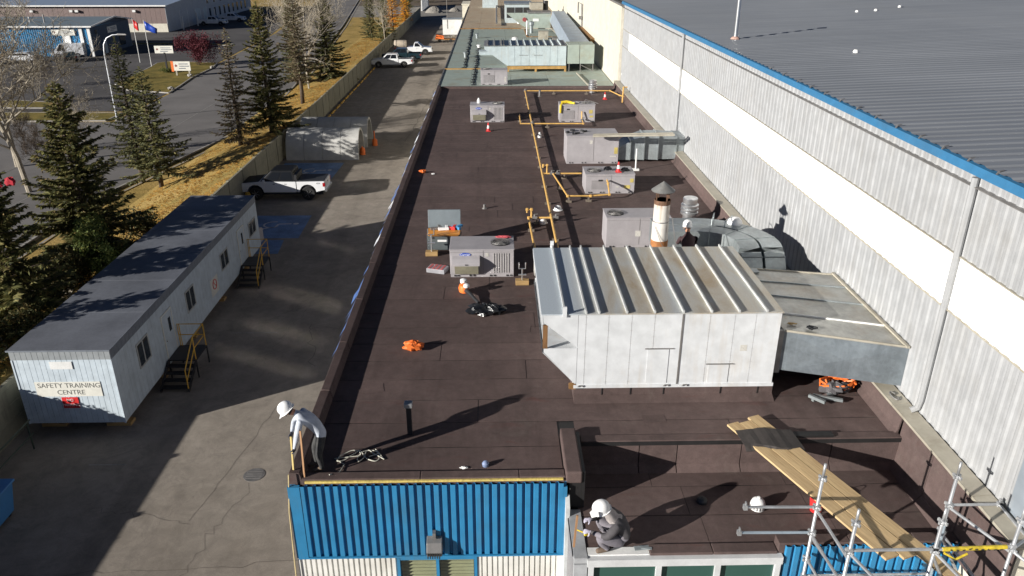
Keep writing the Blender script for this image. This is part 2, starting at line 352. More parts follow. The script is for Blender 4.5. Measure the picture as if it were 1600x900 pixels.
LAMPRED = M('tail_lens', (.35, .01, .015), .2); LAMPCLR = M('head_lens', (.6, .62, .65), .15); PLASTIC = M('black_plastic', (.025, .025, .027), .5); 
ORANGE = M('orange_plastic', (.78, .17, .03), .5, var=.15); RED = M('red_plastic', (.62, .03, .03), .45, var=.12); YELLOW = M('yellow_tape', (.60, .45, .03), .5, var=.3, scale=9, fine=14, fv=.35)
SAFEYEL = M('yellow_hose', (.75, .55, .03), .5); WHITEPL = M('white_plastic', (.8, .8, .79), .35, var=.05); BLACKBAG = M('black_poly', (.012, .013, .015), .22, fine=12, bmp=.8)
LOGOBLUE = M('logo_blue', (.02, .07, .42), .4); PINK = M('red_rag', (.7, .12, .14), .8, fine=15, fv=.3); CARD = M('cardboard', (.5, .33, .14), .8)
REDCLOTH = M('red_cloth', (.35, .006, .02), .8); SIGNTXT = M('sign_lettering', (.12, .12, .11), .6); SIGNW = M('sign_board', (.70, .69, .62), .5, var=.08)
TOOLBLUE = M('tool_blue', (.05, .25, .5), .5)
def leafmat(name, stops, bright=1.55):
    m, t, n, l, b = nodes(name); g = n.new('ShaderNodeNewGeometry')
    r = ramp(t, g.outputs['Random Per Island'], [(p, sc3(c, bright)) for p, c in stops])
    a = nz(t, .8, 3, .6, pos(t)); k = ramp(t, a.outputs[0], [(.35, .65), (.65, 1.2)]); o = mixc(t, 1, r.outputs[0], k.outputs[0], 'MULTIPLY')
    l.new(o, b.inputs['Base Color']); b.inputs['Roughness'].default_value = .7; b.inputs['Specular IOR Level'].default_value = .25
    tl = n.new('ShaderNodeBsdfTranslucent'); l.new(o, tl.inputs[0]); mx = n.new('ShaderNodeMixShader'); mx.inputs[0].default_value = .25
    l.new(b.outputs[0], mx.inputs[1]); l.new(tl.outputs[0], mx.inputs[2]); l.new(mx.outputs[0], n['Material Output'].inputs[0]); return m
SPRUCE = leafmat('spruce_needles', [(0, (.045, .05, .02)), (.45, (.10, .10, .033)), (.8, (.15, .135, .048)), (1, (.15, .105, .048))])
SPRUCEB = leafmat('spruce_needles_browned', [(0, (.075, .06, .042)), (.5, (.16, .12, .075)), (1, (.11, .115, .06))])
SPRUCEG = leafmat('blue_spruce_needles', [(0, (.055, .06, .032)), (.5, (.11, .115, .05)), (1, (.16, .14, .055))])
SHRUBG = leafmat('green_leaves', [(0, (.03, .045, .012)), (.5, (.06, .08, .02)), (1, (.10, .10, .025))])
SHRUBD = leafmat('dull_leaves', [(0, (.025, .03, .012)), (.6, (.055, .055, .022)), (1, (.11, .07, .025))])
LARCH = leafmat('golden_needles', [(0, (.38, .17, .015)), (.6, (.52, .26, .03)), (1, (.45, .3, .05))])
REDLEAF = leafmat('dark_red_leaves', [(0, (.07, .015, .022)), (.6, (.13, .03, .042)), (1, (.17, .05, .06))], 1.0)
LITTER = leafmat('leaf_litter', [(0, (.30, .15, .04)), (.4, (.52, .29, .06)), (.8, (.58, .37, .10)), (1, (.34, .19, .06))], 1.2)
BARK = M('spruce_bark', (.09, .065, .045), .9, var=.3, scale=6, fine=30, fv=.4); PALEBARK = M('pale_bark', (.40, .35, .27), .85, var=.25, scale=3, fine=20, fv=.3)
SKIN = M('skin', (.42, .2, .12), .55, var=.05); SHIRT = M('light_grey_shirt', (.54, .58, .65), .85, var=.15, scale=5, fine=9, fv=.2, bmp=.35); PANTS = M('dark_camo_trousers', (.022, .022, .026), .85, c2=(.06, .06, .056), scale=9)
HOODIE = M('charcoal_jacket', (.07, .065, .07), .85, var=.2, scale=6, fine=9, fv=.2, bmp=.35); TROUSG = M('grey_trousers', (.21, .195, .22), .85, var=.15, scale=6, fine=40, fv=.2); GLOVE = M('pale_glove', (.42, .40, .48), .8); GLOVED = M('dark_glove', (.05, .05, .07), .8)
MAROON = M('dark_maroon_jacket', (.05, .025, .028), .85, var=.2); BOOT = M('work_boot', (.14, .10, .07), .8, var=.3, scale=9); HAIR = M('dark_hair', (.012, .01, .009), .7); SCARF = M('grey_neck_cloth', (.42, .38, .36), .85, fine=20, fv=.25); HATW = M('white_hard_hat', (.82, .82, .81), .3, var=.03)
# ================================================================ the setting
g = MB(); g.sheet([(-700, -120), (700, -120), (700, 1500), (-700, 1500)], -.02); struct('ground', g, GRASS)
pk = MB(); pk.sheet([(-17.75, -60), (40, -60), (40, 196), (-17.75, 196)], -.004)
pk.sheet([(-60, -60), (-17.75, -60), (-17.75, 15.9), (-60, 15.9)], -.004); struct('parking_lot', pk, ASPHALT)
yd = MB(); yd.sheet([(-40, 196.2), (60, 196.2), (60, 330), (-40, 330)], -.006); struct('gravel_yard', yd, GRAVEL)
def bank(x, y):            # the grass strip rises toward the fence
    f = 1 if y < 72 else max(.3, 1 - .7 * (y - 72) / 38)
    return f * max(0, min(2.05, .29 * (x + 25)))
SR = [(-28.6, -40), (-28.2, 46), (-27.9, 55), (-26.8, 61.4), (-25.6, 67.9), (-24.3, 75), (-24.2, 88), (-26.3, 113), (-32.5, 175), (-41.8, 256), (-60, 400)]
SL = [(-38.4, -40), (-38.4, 46), (-38.4, 55), (-38.4, 61.4), (-38.4, 67.9), (-38.4, 75), (-38.7, 95), (-40.6, 114), (-43, 160), (-50.5, 235), (-72, 400)]
st = MB()
for i in range(len(SR) - 1): st.add([(SL[i][0], SL[i][1], 0), (SR[i][0], SR[i][1], 0), (SR[i + 1][0], SR[i + 1][1], 0), (SL[i + 1][0], SL[i + 1][1], 0)], [(0, 1, 2, 3)])
struct('street', st, ROAD)
gb = MB(); bx = [-25.2, -24.4, -23, -21.5, -20, -18.9, -17.72]; by = [-20, 16, 30, 45, 60, 72, 80, 90, 100, 110, 140, 197]; rb_ = random.Random(4)
for y in by:
    for x in bx: gb.v.append((x, y, bank(x, y) + (rb_.uniform(-.05, .05) if -24 < x < -18 else 0) - (.02 if x < -25 else 0)))
for j in range(len(by) - 1):
    for i in range(len(bx) - 1): a = j * len(bx) + i; gb.f.append((a, a + 1, a + 1 + len(bx), a + len(bx))); gb.m.append(0)
struct('grass_bank', gb, GRASS, smooth=True)
ln = MB()
def strip(m, pts, w, z, mi=0):
    for a, b in zip(pts[:-1], pts[1:]):
        d = Vector((b[0] - a[0], b[1] - a[1])); 
        if d.length < 1e-6: continue
        d.normalize(); n = Vector((-d.y, d.x)) * w / 2
        m.add([(a[0] - n.x, a[1] - n.y, z), (b[0] - n.x, b[1] - n.y, z), (b[0] + n.x, b[1] + n.y, z), (a[0] + n.x, a[1] + n.y, z)], [(0, 1, 2, 3)], mi)
mid = [((a[0] + b[0]) / 2, (a[1] + b[1]) / 2) for a, b in zip(SR, SL)]
strip(ln, mid, .07, .005); tag(ln.build('street_centre_line', ROADPAINT), kind='structure')
rd = MB(); rd.sheet([(-115, 30), (-38.45, 30), (-38.45, 78.9), (-115, 79.2)], -.002); struct('side_road', rd, ROAD)
lot = MB(); lot.sheet([(-110, 84.2), (-38.9, 84.2), (-39.1, 95), (-40, 101), (-41, 114), (-43.5, 160), (-50.8, 220), (-110, 220)], -.003)
struct('far_parking_lot', lot, LOT)
def island(name, poly, mat, z=.1, kerb=True):
    m = MB(); m.sheet(poly, z); struct(name, m, mat)
    if kerb:
        k = MB(); n = len(poly)
        for i in range(n):
            a = poly[i]; b = poly[(i + 1) % n]; k.bar((a[0], a[1], z / 2), (b[0], b[1], z / 2), .16, .13)
        tag(k.build('kerb', CONC), kind='structure')
island('grass_island', [(-49.4, 115.6), (-50.1, 120), (-49, 121.6), (-41.2, 120), (-40.3, 114.8), (-40.2, 106.5), (-39.4, 100), (-38.9, 95), (-44.6, 97), (-48.1, 101.5)], LAWN)
island('grass_verge', [(-53, 79), (-39.2, 79.3), (-39.2, 83), (-53, 83.6)], LAWN)
island('grass_island', [(-62, 86.5), (-49, 86), (-48, 88.5), (-54, 90.4), (-62, 90)], LAWN)
island('grass_island', [(-64, 143), (-46, 141.5), (-46, 143.5), (-64, 145.5)], LAWN, .08)
sw = MB(); strip(sw, [(x + .9, y) for x, y in SR], .18, .03); tag(sw.build('sidewalk', CONC), kind='structure')
kb = MB()
for a, b in zip(SR[:-1], SR[1:]): kb.bar((a[0] + .1, a[1], .05), (b[0] + .1, b[1], .05), .18, .16)
tag(kb.build('street_kerb', CONC), kind='structure')
# painted marks on the parking lot
pm = MB()
for i in range(22): y = 66.5 + i * 2.75; strip(pm, [(-17, y), (-11.6, y)], .11, .004)
strip(pm, [(-12.3, 32.3), (-10.2, 32.3)], .06, .004); strip(pm, [(-14.2, 22.4), (-12.9, 22.4)], .05, .004)
tag(pm.build('stall_line', ROADPAINT), kind='structure')
for q in ([(-17.2, 56.2), (-12.6, 56.2), (-12.4, 62.6), (-17.2, 62.6)], [(-17.2, 44.9), (-12.1, 44.9), (-12.2, 49.2), (-17.2, 49.2)], [(-14.6, 42.3), (-12.7, 42.3), (-12.9, 44.6), (-14.6, 44.6)]):
    b = MB(); b.sheet(q, .004); tag(b.build('blue_stall', BLUEPAINT), kind='structure')
def wheelchair(cx, cy, s=1.0):
    m = MB(); P = lambda u, v: (cx + v * s, cy - u * s)     # symbol's up is towards -X..+X
    pts = [P(.55 * math.cos(t), .55 * math.sin(t)) for t in np.linspace(rad(-200), rad(20), 14)]; strip(m, pts, .12 * s, .009)
    strip(m, [P(-.15, 1.15), P(-.1, .35), P(.45, .3), P(.75, -.45), P(.95, -.4)], .14 * s, .009)
    m.sheet([P(-.15 + .18 * math.cos(t), 1.45 + .18 * math.sin(t)) for t in np.linspace(0, 2 * math.pi, 10)[:-1]], .009)
    tag(m.build('wheelchair_symbol', M('symbol_paint', (.6, .6, .6), .7, fine=20, fv=.3) if 'symbol_paint' not in bpy.data.materials else bpy.data.materials['symbol_paint'], fix=False), kind='structure')
wheelchair(-14.3, 47.4, 1.0); wheelchair(-14.6, 60.2, 1.0)
ck = MB(); rc = random.Random(3)
def crack(a, b, w, jag=.12, n=18):
    pts = [(a[0] + (b[0] - a[0]) * t + rc.uniform(-jag, jag), a[1] + (b[1] - a[1]) * t + rc.uniform(-jag, jag)) for t in np.linspace(0, 1, n)]
    strip(ck, pts, w * .55, .0035)
crack((-8.6, 26), (-9.7, 19.4), .02, .06); crack((-9.7, 19.4), (-13.2, 20.1), .016); crack((-8.3, 21.2), (-9.2, 17), .015, .2)
crack((-6.6, 27), (-7.0, 24.8), .05, .25, 12); crack((-7.2, 25.5), (-6.7, 23.7), .04, .25, 12); crack((-14.5, 17.2), (-5.4, 17.6), .02); crack((-7.9, 29), (-8.8, 33), .035, .2)
crack((-10.2, 29), (-9.2, 36), .014, .15, 30); crack((-12, 66), (-6, 64.5), .05); crack((-12.4, 52.3), (-5.4, 53.2), .05); crack((-8, 70), (-7, 110), .06, .3, 30)
tag(ck.build('asphalt_crack', M('crack_dirt', (.085, .072, .06), .95)), kind='structure')
mh = MB(); mh.cyl((-8.31, 21.73, -.02), (-8.31, 21.73, .008), .36, n=24)
for i in range(4): mh.box(-8.58, -8.04, 21.53 + i * .12, 21.57 + i * .12, .006, .016)
solo('manhole_cover', mh, STEELD, 'round dark iron manhole cover set in the sunlit asphalt left of the stooping worker', 'manhole cover')

# ---------------------------------------------------------------- concrete fence
F = thing('concrete_fence', 'long tan precast panel fence between the parking lot and the grass strip', 'fence', (-17.75, 16.2, 0))
pn = MB(); pn.box(0, .1, .06, 2.94, 0, 2.0); pn.box(-.015, .115, .0, 3.0, 1.98, 2.1)
for k in range(3): pn.box(-.012, .112, .12, 2.88, .1 + k * .62, .64 + k * .62)
pme = pn.mesh('fence_panel', FENCE)
ps = MB(); ps.box(-.03, .14, -.09, .09, 0, 2.16); psm = ps.mesh('fence_post', FENCE)
for i in range(59):
    for nm, me, y in (('fence_panel', pme, i * 3.08 + .04), ('fence_post', psm, i * 3.08)):
        o = bpy.data.objects.new(nm, me); COL.objects.link(o); o.parent = F; o.location = (0, y, 0)
# wire rail running on past the end of the fence
R_ = thing('pipe_rail', 'thin green pipe rail in the shade below the end of the concrete fence', 'railing', (-16.6, 17, 0))
for z in (.55, 1.1): m = MB(); m.tube([(-16.6, 16.5, z), (-16.6, 23.6, z)], .03, 6); m.build('rail', M('rail_green', (.05, .07, .05), .6) if z < 1 else bpy.data.materials['rail_green'], R_)
for y in (16.6, 18.9, 21.2, 23.4): m = MB(); m.tube([(-16.6, y, 0), (-16.6, y, 1.1)], .03, 6); m.build('post', bpy.data.materials['rail_green'], R_)
GT = thing('pipe_gate', 'long pipe gate carrying on the line of the concrete fence towards the viewer', 'gate', (-17.75, 11, 0))
m = MB(); m.tube([(-17.75, 5, 2.05), (-17.75, 16.1, 2.05)], .05, 7); m.build('top_rail', STEELD, GT); m = MB(); m.tube([(-17.75, 5, .6), (-17.75, 16.1, .6)], .04, 7); m.build('bottom_rail', STEELD, GT)
for y in (5.1, 10.2, 15.2): m = MB(); m.tube([(-17.75, y, 0), (-17.75, y, 2.1)], .05, 7); m.build('post', STEELD, GT)
# wheel stops along the fence
wsm = MB(); wsm.prism([(-.09, 0), (.09, 0), (.06, .14), (-.06, .14)], 'y', -.95, .95); ws0 = None
ORD = 'first second third fourth fifth sixth seventh eighth ninth tenth eleventh twelfth thirteenth fourteenth fifteenth sixteenth seventeenth eighteenth'.split()
ys = [59.5] + [66.8 + i * 2.75 for i in range(18)]
for i, y in enumerate(ys):
    if ws0 is None:
        ws0 = wsm.build('wheel_stop', ROADYELLOW, bevel=.01); o = ws0
    else: o = ws0.copy(); COL.objects.link(o)
    o.location = (-17.15, y, 0); tag(o, ORD[i - 1] + ' yellow wheel stop beyond the arched shelters along the concrete fence' if i else 'yellow wheel stop in the blue stall behind the near white pickup', 'wheel stop', 'yellow wheel stops along the fence')

# ================================================================ the low roofed annex
A = thing('roofed_annex', 'long low annex with new dark brown felt roof and blue ribbed front', 'building', (2.4, 12, 0))
RZ = 7.1
m = MB(); m.box(-3.9, 8.6, 13.46, 55.9, 0, 7.04); m.box(-3.9, 1.28, 12.2, 13.45, 0, 7.04); m.box(1.36, 8.6, 10.9, 13.44, 0, 6.33); m.build('wall', M('west_wall_siding', (.2, .195, .2), .7, var=.1), A)
m = MB(); m.box(-3.92, 8.6, 13.45, 55.95, 7.045, 7.085); m.box(-3.92, 1.5, 12.2, 13.445, 7.045, 7.085); m.build('roof_deck', BITUMEN, A)
m = MB(); m.box(1.34, 8.55, 10.92, 13.42, 6.335, 6.385); m.build('roof_deck', BITUMEN, A)
# felt sheets, one roll width each
y = 12.36; k = 0; rr = random.Random(5)
def felt(x0, x1, y0, y1, z0, z1):
    m = MB(); n = max(2, int((x1 - x0) / .5)); xs = [x0 + (x1 - x0) * i / n for i in range(n + 1)]
    jf = [rr.uniform(-.006, .012) for _ in xs]; P = []; 
    for x, j in zip(xs, jf): P += [(x, y0 + j, z0), (x, y0 + j, z1 + .001), (x, y1, z1), (x, y1, z0)]
    Fc = []
    for i in range(n):
        a = i * 4; b = a + 4; Fc += [(a, b, b + 1, a + 1), (a + 1, b + 1, b + 2, a + 2), (a + 2, b + 2, b + 3, a + 3)]
    Fc += [(0, 1, 2, 3), (n * 4 + 3, n * 4 + 2, n * 4 + 1, n * 4)]
    m.add(P, Fc); m.build('roof_felt_sheet', FELT, A)
while y < 55.6:
    y1 = min(y + .905, 55.72); x1 = 8.44 if y > 13.3 else 1.28
    cuts = sorted([rr.uniform(-2.5, 7.6)] + ([rr.uniform(-2.5, 7.6)] if rr.random() < .35 else [])) if x1 > 2 else []
    if len(cuts) == 2 and cuts[1] - cuts[0] < 1.2: cuts = cuts[:1]
    xs = [-3.76] + cuts + [x1]
    if x1 < 2 and y > 13.2: felt(1.64, 5.0, 13.57, y1 - .018, 7.095, 7.1); felt(5.02, 8.44, 13.57, y1 - .018, 7.095, 7.1)
    for a, b in zip(xs[:-1], xs[1:]): felt(a + .008, b - .008, y, y1 - .018, 7.095, 7.1)
    y = y1; k += 1
for y0, y1 in ((11.09, 11.9), (11.92, 12.78), (12.8, 13.3)):
    xs = [1.56, rr.uniform(3, 4), rr.uniform(5.5, 7), 8.42]
    for a, b in zip(xs[:-1], xs[1:]): felt(a + .006, b - .006, y0, y1, 6.395, 6.4)
# step between the two roof levels, its upstand and dark edge
for a, b in ((1.7, 2.95), (2.96, 3.75), (3.76, 5.1), (5.11, 7.0), (7.01, 8.42)):
    m = MB(); m.box(a, b - .012, 13.36, 13.42, 6.42, 7.08); m.prism([(13.22, 6.4), (13.36, 6.4), (13.36, 6.52)], 'x', a, b - .012); m.build('upstand_sheet', FELT, A)
m = MB(); m.box(1.72, 8.43, 13.33, 13.56, 7.09, 7.15); m.build('step_edge', FELT, A, bevel=.012)
m = MB(); m.box(1.72, 8.43, 13.315, 13.33, 7.04, 7.13); m.build('drip_strip', BITUMEN, A)
# corner curb beside the step
m = MB(); m.box(1.3, 1.62, 12.12, 13.62, 7.03, 7.3); m.build('corner_upstand', FELT, A, bevel=.03)
m = MB(); m.box(1.622, 1.68, 12.16, 13.5, 6.42, 7.27); m.build('torn_edge', BITUMEN, A)
m = MB(); m.box(1.38, 1.62, 12.16, 13.4, 6.42, 7.03); m.build('inner_wall', BITUMEN, A)
# parapets
y = 12.18; i = 0
while y < 55.9:
    y1 = min(y + rr.uniform(2.2, 3.4), 55.9); m = MB(); d = rr.uniform(-.012, .012)
    m.prism([(-4.02 + d, 7.0), (-3.74, 7.0), (-3.74 + .0, 7.1), (-3.8, 7.31 + d * .5), (-4.0 + d, 7.33 + d * .5)], 'y', y, y1 - .03); m.build('parapet_cap', FELT, A, bevel=.012); y = y1
m = MB(); rr2 = random.Random(11); y = 16.8
while y < 54:
    L = rr2.uniform(.2, .7); a = rr2.uniform(.06, .24)
    if rr2.random() < .86: m.add([(-4.0, y, 7.3), (-4.0 - a, y + rr2.uniform(-.05, .05), 7.22 - a), (-4.0 - a * rr2.uniform(.5, 1.2), y + L, 7.2 - a), (-4.0, y + L * .95, 7.31)], [(0, 1, 2, 3)], 0 if rr2.random() < .7 else 1)
    y += L * .9
o = m.build('torn_plastic_film', [M('blue_film', (.08, .15, .36), .4, var=.4, scale=6), M('white_film', (.6, .62, .66), .5)], A, fix=False); o['kind'] = 'stuff'
for a, b in ((-3.76, -1.5), (-1.49, .4), (.41, 1.29)): m = MB(); m.box(a, b, 12.14, 12.36, 7.0, 7.2); m.build('parapet_cap', FELT, A, bevel=.012)
m = MB(); m.box(-3.7, 1.25, 12.1, 12.138, 7.13, 7.168); m.build('yellow_edge_strip', M('insulation_foam', (.72, .56, .16), .8, fine=20, fv=.4), A)
for y0, y1 in [(13.5 + i * 4.24, 13.5 + (i + 1) * 4.24) for i in range(10)] :
    m = MB(); m.prism([(8.3, 7.1), (8.42, 7.1), (8.47, 7.56), (8.44, 7.56), (8.4, 7.2)], 'y', y0, y1 - .012); m.build('parapet_felt', FELT, A)
for y0, y1 in ((9.62, 11.09), (11.1, 12.2), (12.21, 13.42)):
    m = MB(); m.prism([(8.26, 6.4), (8.42, 6.4), (8.47, 7.56), (8.44, 7.56), (8.4, 6.56)], 'y', y0, y1); m.build('parapet_felt', FELT, A)
for i in range(-1, 15):
    y0 = 10.9 + i * 3.0 if i >= 0 else 9.6; m = MB(); m.prism([(8.4, 7.55), (8.77, 7.555), (8.77, 7.63), (8.43, 7.605), (8.4, 7.605)], 'y', y0, y0 + (2.985 if i >= 0 else 1.285)); m.build('coping', COPING, A)
m = MB(); m.box(-3.76, 8.44, 55.72, 55.94, 7.05, 7.24); m.build('end_upstand', FELT, A)
# felt over the front edge of the low roof
for a, b in ((2.75, 3.9), (3.91, 5.08)): m = MB(); m.box(a, b, 10.84, 11.08, 6.3, 6.455); m.build('parapet_cap', FELT, A, bevel=.012)
for a, b in ((5.09, 6.4), (6.41, 7.6), (7.61, 8.66)): m = MB(); m.box(a, b, 10.86, 11.1, 6.3, 6.62); m.build('parapet_cap', FELT, A, bevel=.012)
m = MB(); m.box(1.62, 2.74, 10.86, 11.05, 6.38, 6.42); m.build('metal_flashing', WHITEPAINT, A)
# blue ribbed front
def ribs(n, pitch, flat, depth, z0, z1, y, name, mat, xs, foot=0):
    prof = []
    for i in range(n):
        u = i * pitch; s = (pitch - flat) * .22; prof += [(u, 0), (u + s, depth), (u + s + flat, depth), (u + 2 * s + flat, 0)]
    prof.append((n * pitch, 0)); mm = MB(); mm.profile(prof, z0, z1, lambda t, u, d: (u, -d, t)); me = mm.mesh(name, mat, fix=False)
    for x in xs:
        o = bpy.data.objects.new(name, me); COL.objects.link(o); o.parent = A; o.location = (x - A.location.x, y - A.location.y, 0)
ribs(3, .1605, .085, .062, 5.36, 7.09, 12.12, 'blue_panel', CLADBLUE, [-3.82 + i * .4815 for i in range(10)])
ribs(2, .1605, .085, .062, 5.36, 7.09, 12.12, 'blue_panel', CLADBLUE, [-3.82 + 10 * .4815])
m = MB(); m.box(-4.03, -3.8, 12.05, 12.13, 5.34, 7.08); m.box(-4.035, -3.9, 12.13, 12.3, 5.34, 7.06); m.build('corner_flashing', CLADBLUE, A)
m = MB(); m.box(1.18, 1.33, 12.06, 12.12, 5.34, 7.0); m.build('corner_flashing', CLADBLUE, A)
m = MB(); m.box(-4.0, 1.32, 12.045, 12.13, 5.31, 5.345); m.build('drip_flashing', CLADBLUE, A)
ribs(3, .107, .07, .035, .2, 5.305, 12.11, 'white_panel', CLADWHITE, [-3.98 + i * .321 for i in range(6)] + [-.44 + i * .321 for i in range(5)])
for xa_, xb_, yb_ in ((-4.02, -3.98, 12.2), (1.16, 1.3, 12.12)): m = MB(); m.box(xa_, xb_, 12.05, yb_, 0, 5.3); m.build('corner_trim', CLADWHITE, A)
sw_ = MB()
for z in (5.5, 6.25, 6.95):
    for i in range(33): sw_.cyl((-3.75 + i * .1605, 12.072, z), (-3.75 + i * .1605, 12.062, z), .009, n=6)
sw_.build('cladding_screw', STEELD, A)['kind'] = 'stuff'
for (x, y, a, b, r) in ((-2.9, 15.6, .5, .35, .2), (.6, 18.6, .6, .4, -.1), (-1.2, 26.5, .45, .5, 0), (3.4, 14.2, .5, .3, .05), (-2.2, 31.5, .7, .4, .1), (5.2, 28.2, .6, .5, 0), (.2, 37, .8, .5, 0), (7.6, 33, .4, .6, .1), (-2.6, 40.2, .6, .5, .15)):
    m = MB(); m.obox((x, y, 7.1035), a, b, .005, rz=r); m.build('felt_patch', FELT, A)
# window with slatted blinds
w = MB()
for x in (-2.05, -1.265, -.5): w.box(x, x + .06, 12.05, 12.16, 3.5, 5.3)
w.box(-2.05, -.44, 12.055, 12.155, 5.24, 5.3); w.box(-2.05, -.44, 12.055, 12.155, 3.44, 3.5); wf = w.build('window', CLADBLUE, A)
for x0, x1 in ((-1.99, -1.265), (-1.205, -.5)):
    m = MB(); m.box(x0, x1, 12.1, 12.106, 3.5, 5.24); m.build('pane', CLEAR, wf)
    s = MB(); s.obox((0, 0, 0), x1 - x0 - .03, .066, .006, rx=rad(34)); sm = s.mesh('blind_slat', BLIND)
    for j in range(19):
        o = bpy.data.objects.new('blind_slat', sm); COL.objects.link(o); o.parent = wf; o.location = ((x0 + x1) / 2 - A.location.x, 12.17 - A.location.y, 3.54 + j * .09)
m = MB(); m.box(-2.0, -.48, 12.19, 12.2, 3.5, 5.28); m.build('backing', UNITDARK, wf)
# glazed front of the low part
w = MB(); w.box(1.6, 5.16, 10.74, 10.9, 6.24, 6.4)
for x in (1.62, 2.86, 3.94, 5.04): w.box(x, x + .1, 10.75, 10.88, 3.6, 6.24)
gw = w.build('glazed_front', M('white_frame', (.56, .57, .57), .45, var=.1), A)
for a, b in ((1.72, 2.86), (2.96, 3.94), (4.04, 5.04)): m = MB(); m.box(a, b, 10.82, 10.84, 3.6, 6.24); m.build('pane', GREENGLASS, gw)
m = MB(); m.hexa([(1.3, 11.9, 4), (1.38, 11.9, 4), (1.38, 12.1, 4), (1.3, 12.1, 4), (1.3, 11.9, 6.6), (1.38, 11.9, 6.6), (1.38, 12.1, 6.8), (1.3, 12.1, 6.8)]); m.build('corner_trim', M('pale_trim', (.5, .52, .52), .5), A)
m = MB(); m.box(1.36, 1.6, 10.78, 12.1, 6.3, 6.42); m.box(1.36, 1.6, 10.76, 10.88, 3.6, 6.28); m.build('metal_flashing', M('dull_flashing', (.36, .37, .38), .5), A)
ribs(3, .1605, .085, .05, 3.6, 6.6, 10.84, 'blue_panel', CLADBLUE, [5.2 + i * .4815 for i in range(7)])
# ground floor windows of the long west wall
for yw, ww in ((25.5, .9), (28.1, 1.6), (31.9, 1.6), (38.9, 1.6), (43.4, 1.2), (48, 1.2), (52, 1.2)):
    f_ = MB(); f_.box(-3.94, -3.9, yw - .06, yw + ww + .06, 1.34, 1.4); f_.box(-3.94, -3.9, yw - .06, yw + ww + .06, 2.75, 2.81); f_.box(-3.94, -3.9, yw - .06, yw, 1.4, 2.75); f_.box(-3.94, -3.9, yw + ww, yw + ww + .06, 1.4, 2.75)
    f_ = f_.build('window', CLADBLUE, A); m = MB(); m.box(-3.925, -3.905, yw, yw + ww, 1.4, 2.75); m.build('pane', WINMIRROR, f_)
# wall lamp on the blue front
wl_ = thing('wall_lamp', 'grey louvred wall lamp fixed to the blue ribbed front above the window', 'wall lamp', (-1.27, 12.06, 5.62))
m = MB(); m.prism([(12.06, 5.5), (11.86, 5.5), (11.82, 5.62), (11.9, 5.8), (12.06, 5.86)], 'x', -1.42, -1.12); m.build('housing', STEELD, wl_, bevel=.01)
for i in range(6): m = MB(); m.box(-1.405 + i * .046, -1.385 + i * .046, 11.8, 11.835, 5.5, 5.62); m.build('louvre', UNITDARK, wl_)
m = MB(); m.box(-1.3, -1.24, 11.95, 12.06, 5.86, 6.0); m.build('bracket', STEELD, wl_)

# ================================================================ the tall hall on the right
H = thing('tall_hall', 'tall white ribbed metal hall with blue eave and grey corrugated roof', 'building', (30, 30, 0))
XW = 8.82
def hall_panel(z0, z1, name, mat, ys, n=3, pitch=.3, x=XW):
    prof = []
    for i in range(n):
        u = i * pitch; prof += [(u, 0), (u + .04, .024), (u + .11, .024), (u + .15, 0), (u + .2, .004), (u + .25, 0)]
    prof.append((n * pitch, 0)); mm = MB(); mm.profile(prof, z0, z1, lambda t, u, d: (-d, u, t)); me = mm.mesh(name, mat, fix=False)
    for yy in ys:
        o = bpy.data.objects.new(name, me); COL.objects.link(o); o.parent = H; o.location = (x - 30, yy - 30, 0)
hy = [10.45 + i * .9 for i in range(50)]
hall_panel(.0, 10.04, 'wall_panel', HALLW, hy)
hall_panel(10.05, 11.14, 'translucent_panel', BAND, [v for v in hy if v < 52], x=XW - .012)
hall_panel(10.05, 11.14, 'wall_panel', HALLW, [v for v in hy if v >= 52])
hall_panel(11.15, 12.7, 'wall_panel', HALLW, hy)
m = MB(); m.box(8.8, 8.9, 10.0, 55.5, 0, 12.7); m.build('wall_core', HALLW, H, world=True) if False else None
m = MB(); m.box(8.86, 8.95, 4, 56, 0, 12.75); m.build('wall_frame', STEELD, H)
m = MB()
for z in (10.03, 11.13): m.box(8.76, 8.84, 10.45, 55.4, z, z + .022)
m.build('band_flashing', COPING, H)
for i in range(5): m = MB(); m.box(8.78, 8.82, 6.0 + i * .9, 6.89 + i * .9, 7.62, 12.7); m.build('grey_panel', GREYSHEET, H)
m = MB(); m.box(8.48, 8.76, 9.62, 10.78, 0, 7.54); m.build('corner_panel', CREAM, H)
m = MB(); m.prism([(8.64, 12.74), (8.86, 12.71), (8.86, 12.92), (8.67, 12.9)], 'y', 4, 55.7); m.build('eave_flashing', EAVEBLUE, H)
for yy in (13.5, 37.2):
    m = MB(); m.tube([(8.72, yy, 12.68), (8.74, yy, 7.95), (8.72, yy + .02, 7.75), (8.6, yy + .04, 7.68)], .065, 8); m.build('downspout', HALLW, H, smooth=True)
    m = MB(); m.box(8.775, 8.8, yy + .06, yy + .1, 7.7, 12.68); m.build('joint_cover', STEELD, H)
# corrugated roof: one folded sheet
prof = []; 
for i in range(262):
    u = 4 + i * .385; prof += [(u, 0), (u + .07, .022), (u + .19, .022), (u + .26, 0)]
mm = MB(); mm.profile(prof, 8.7, 75, lambda t, u, d: (t, u, 12.93 + (t - 8.7) * .035 + d)); o = mm.build('roof', HALLROOF, H, fix=False)
m = MB(); m.box(8.7, 75, 3.9, 104, 12.5, 12.52); m.build('roof_underside', STEELD, H)
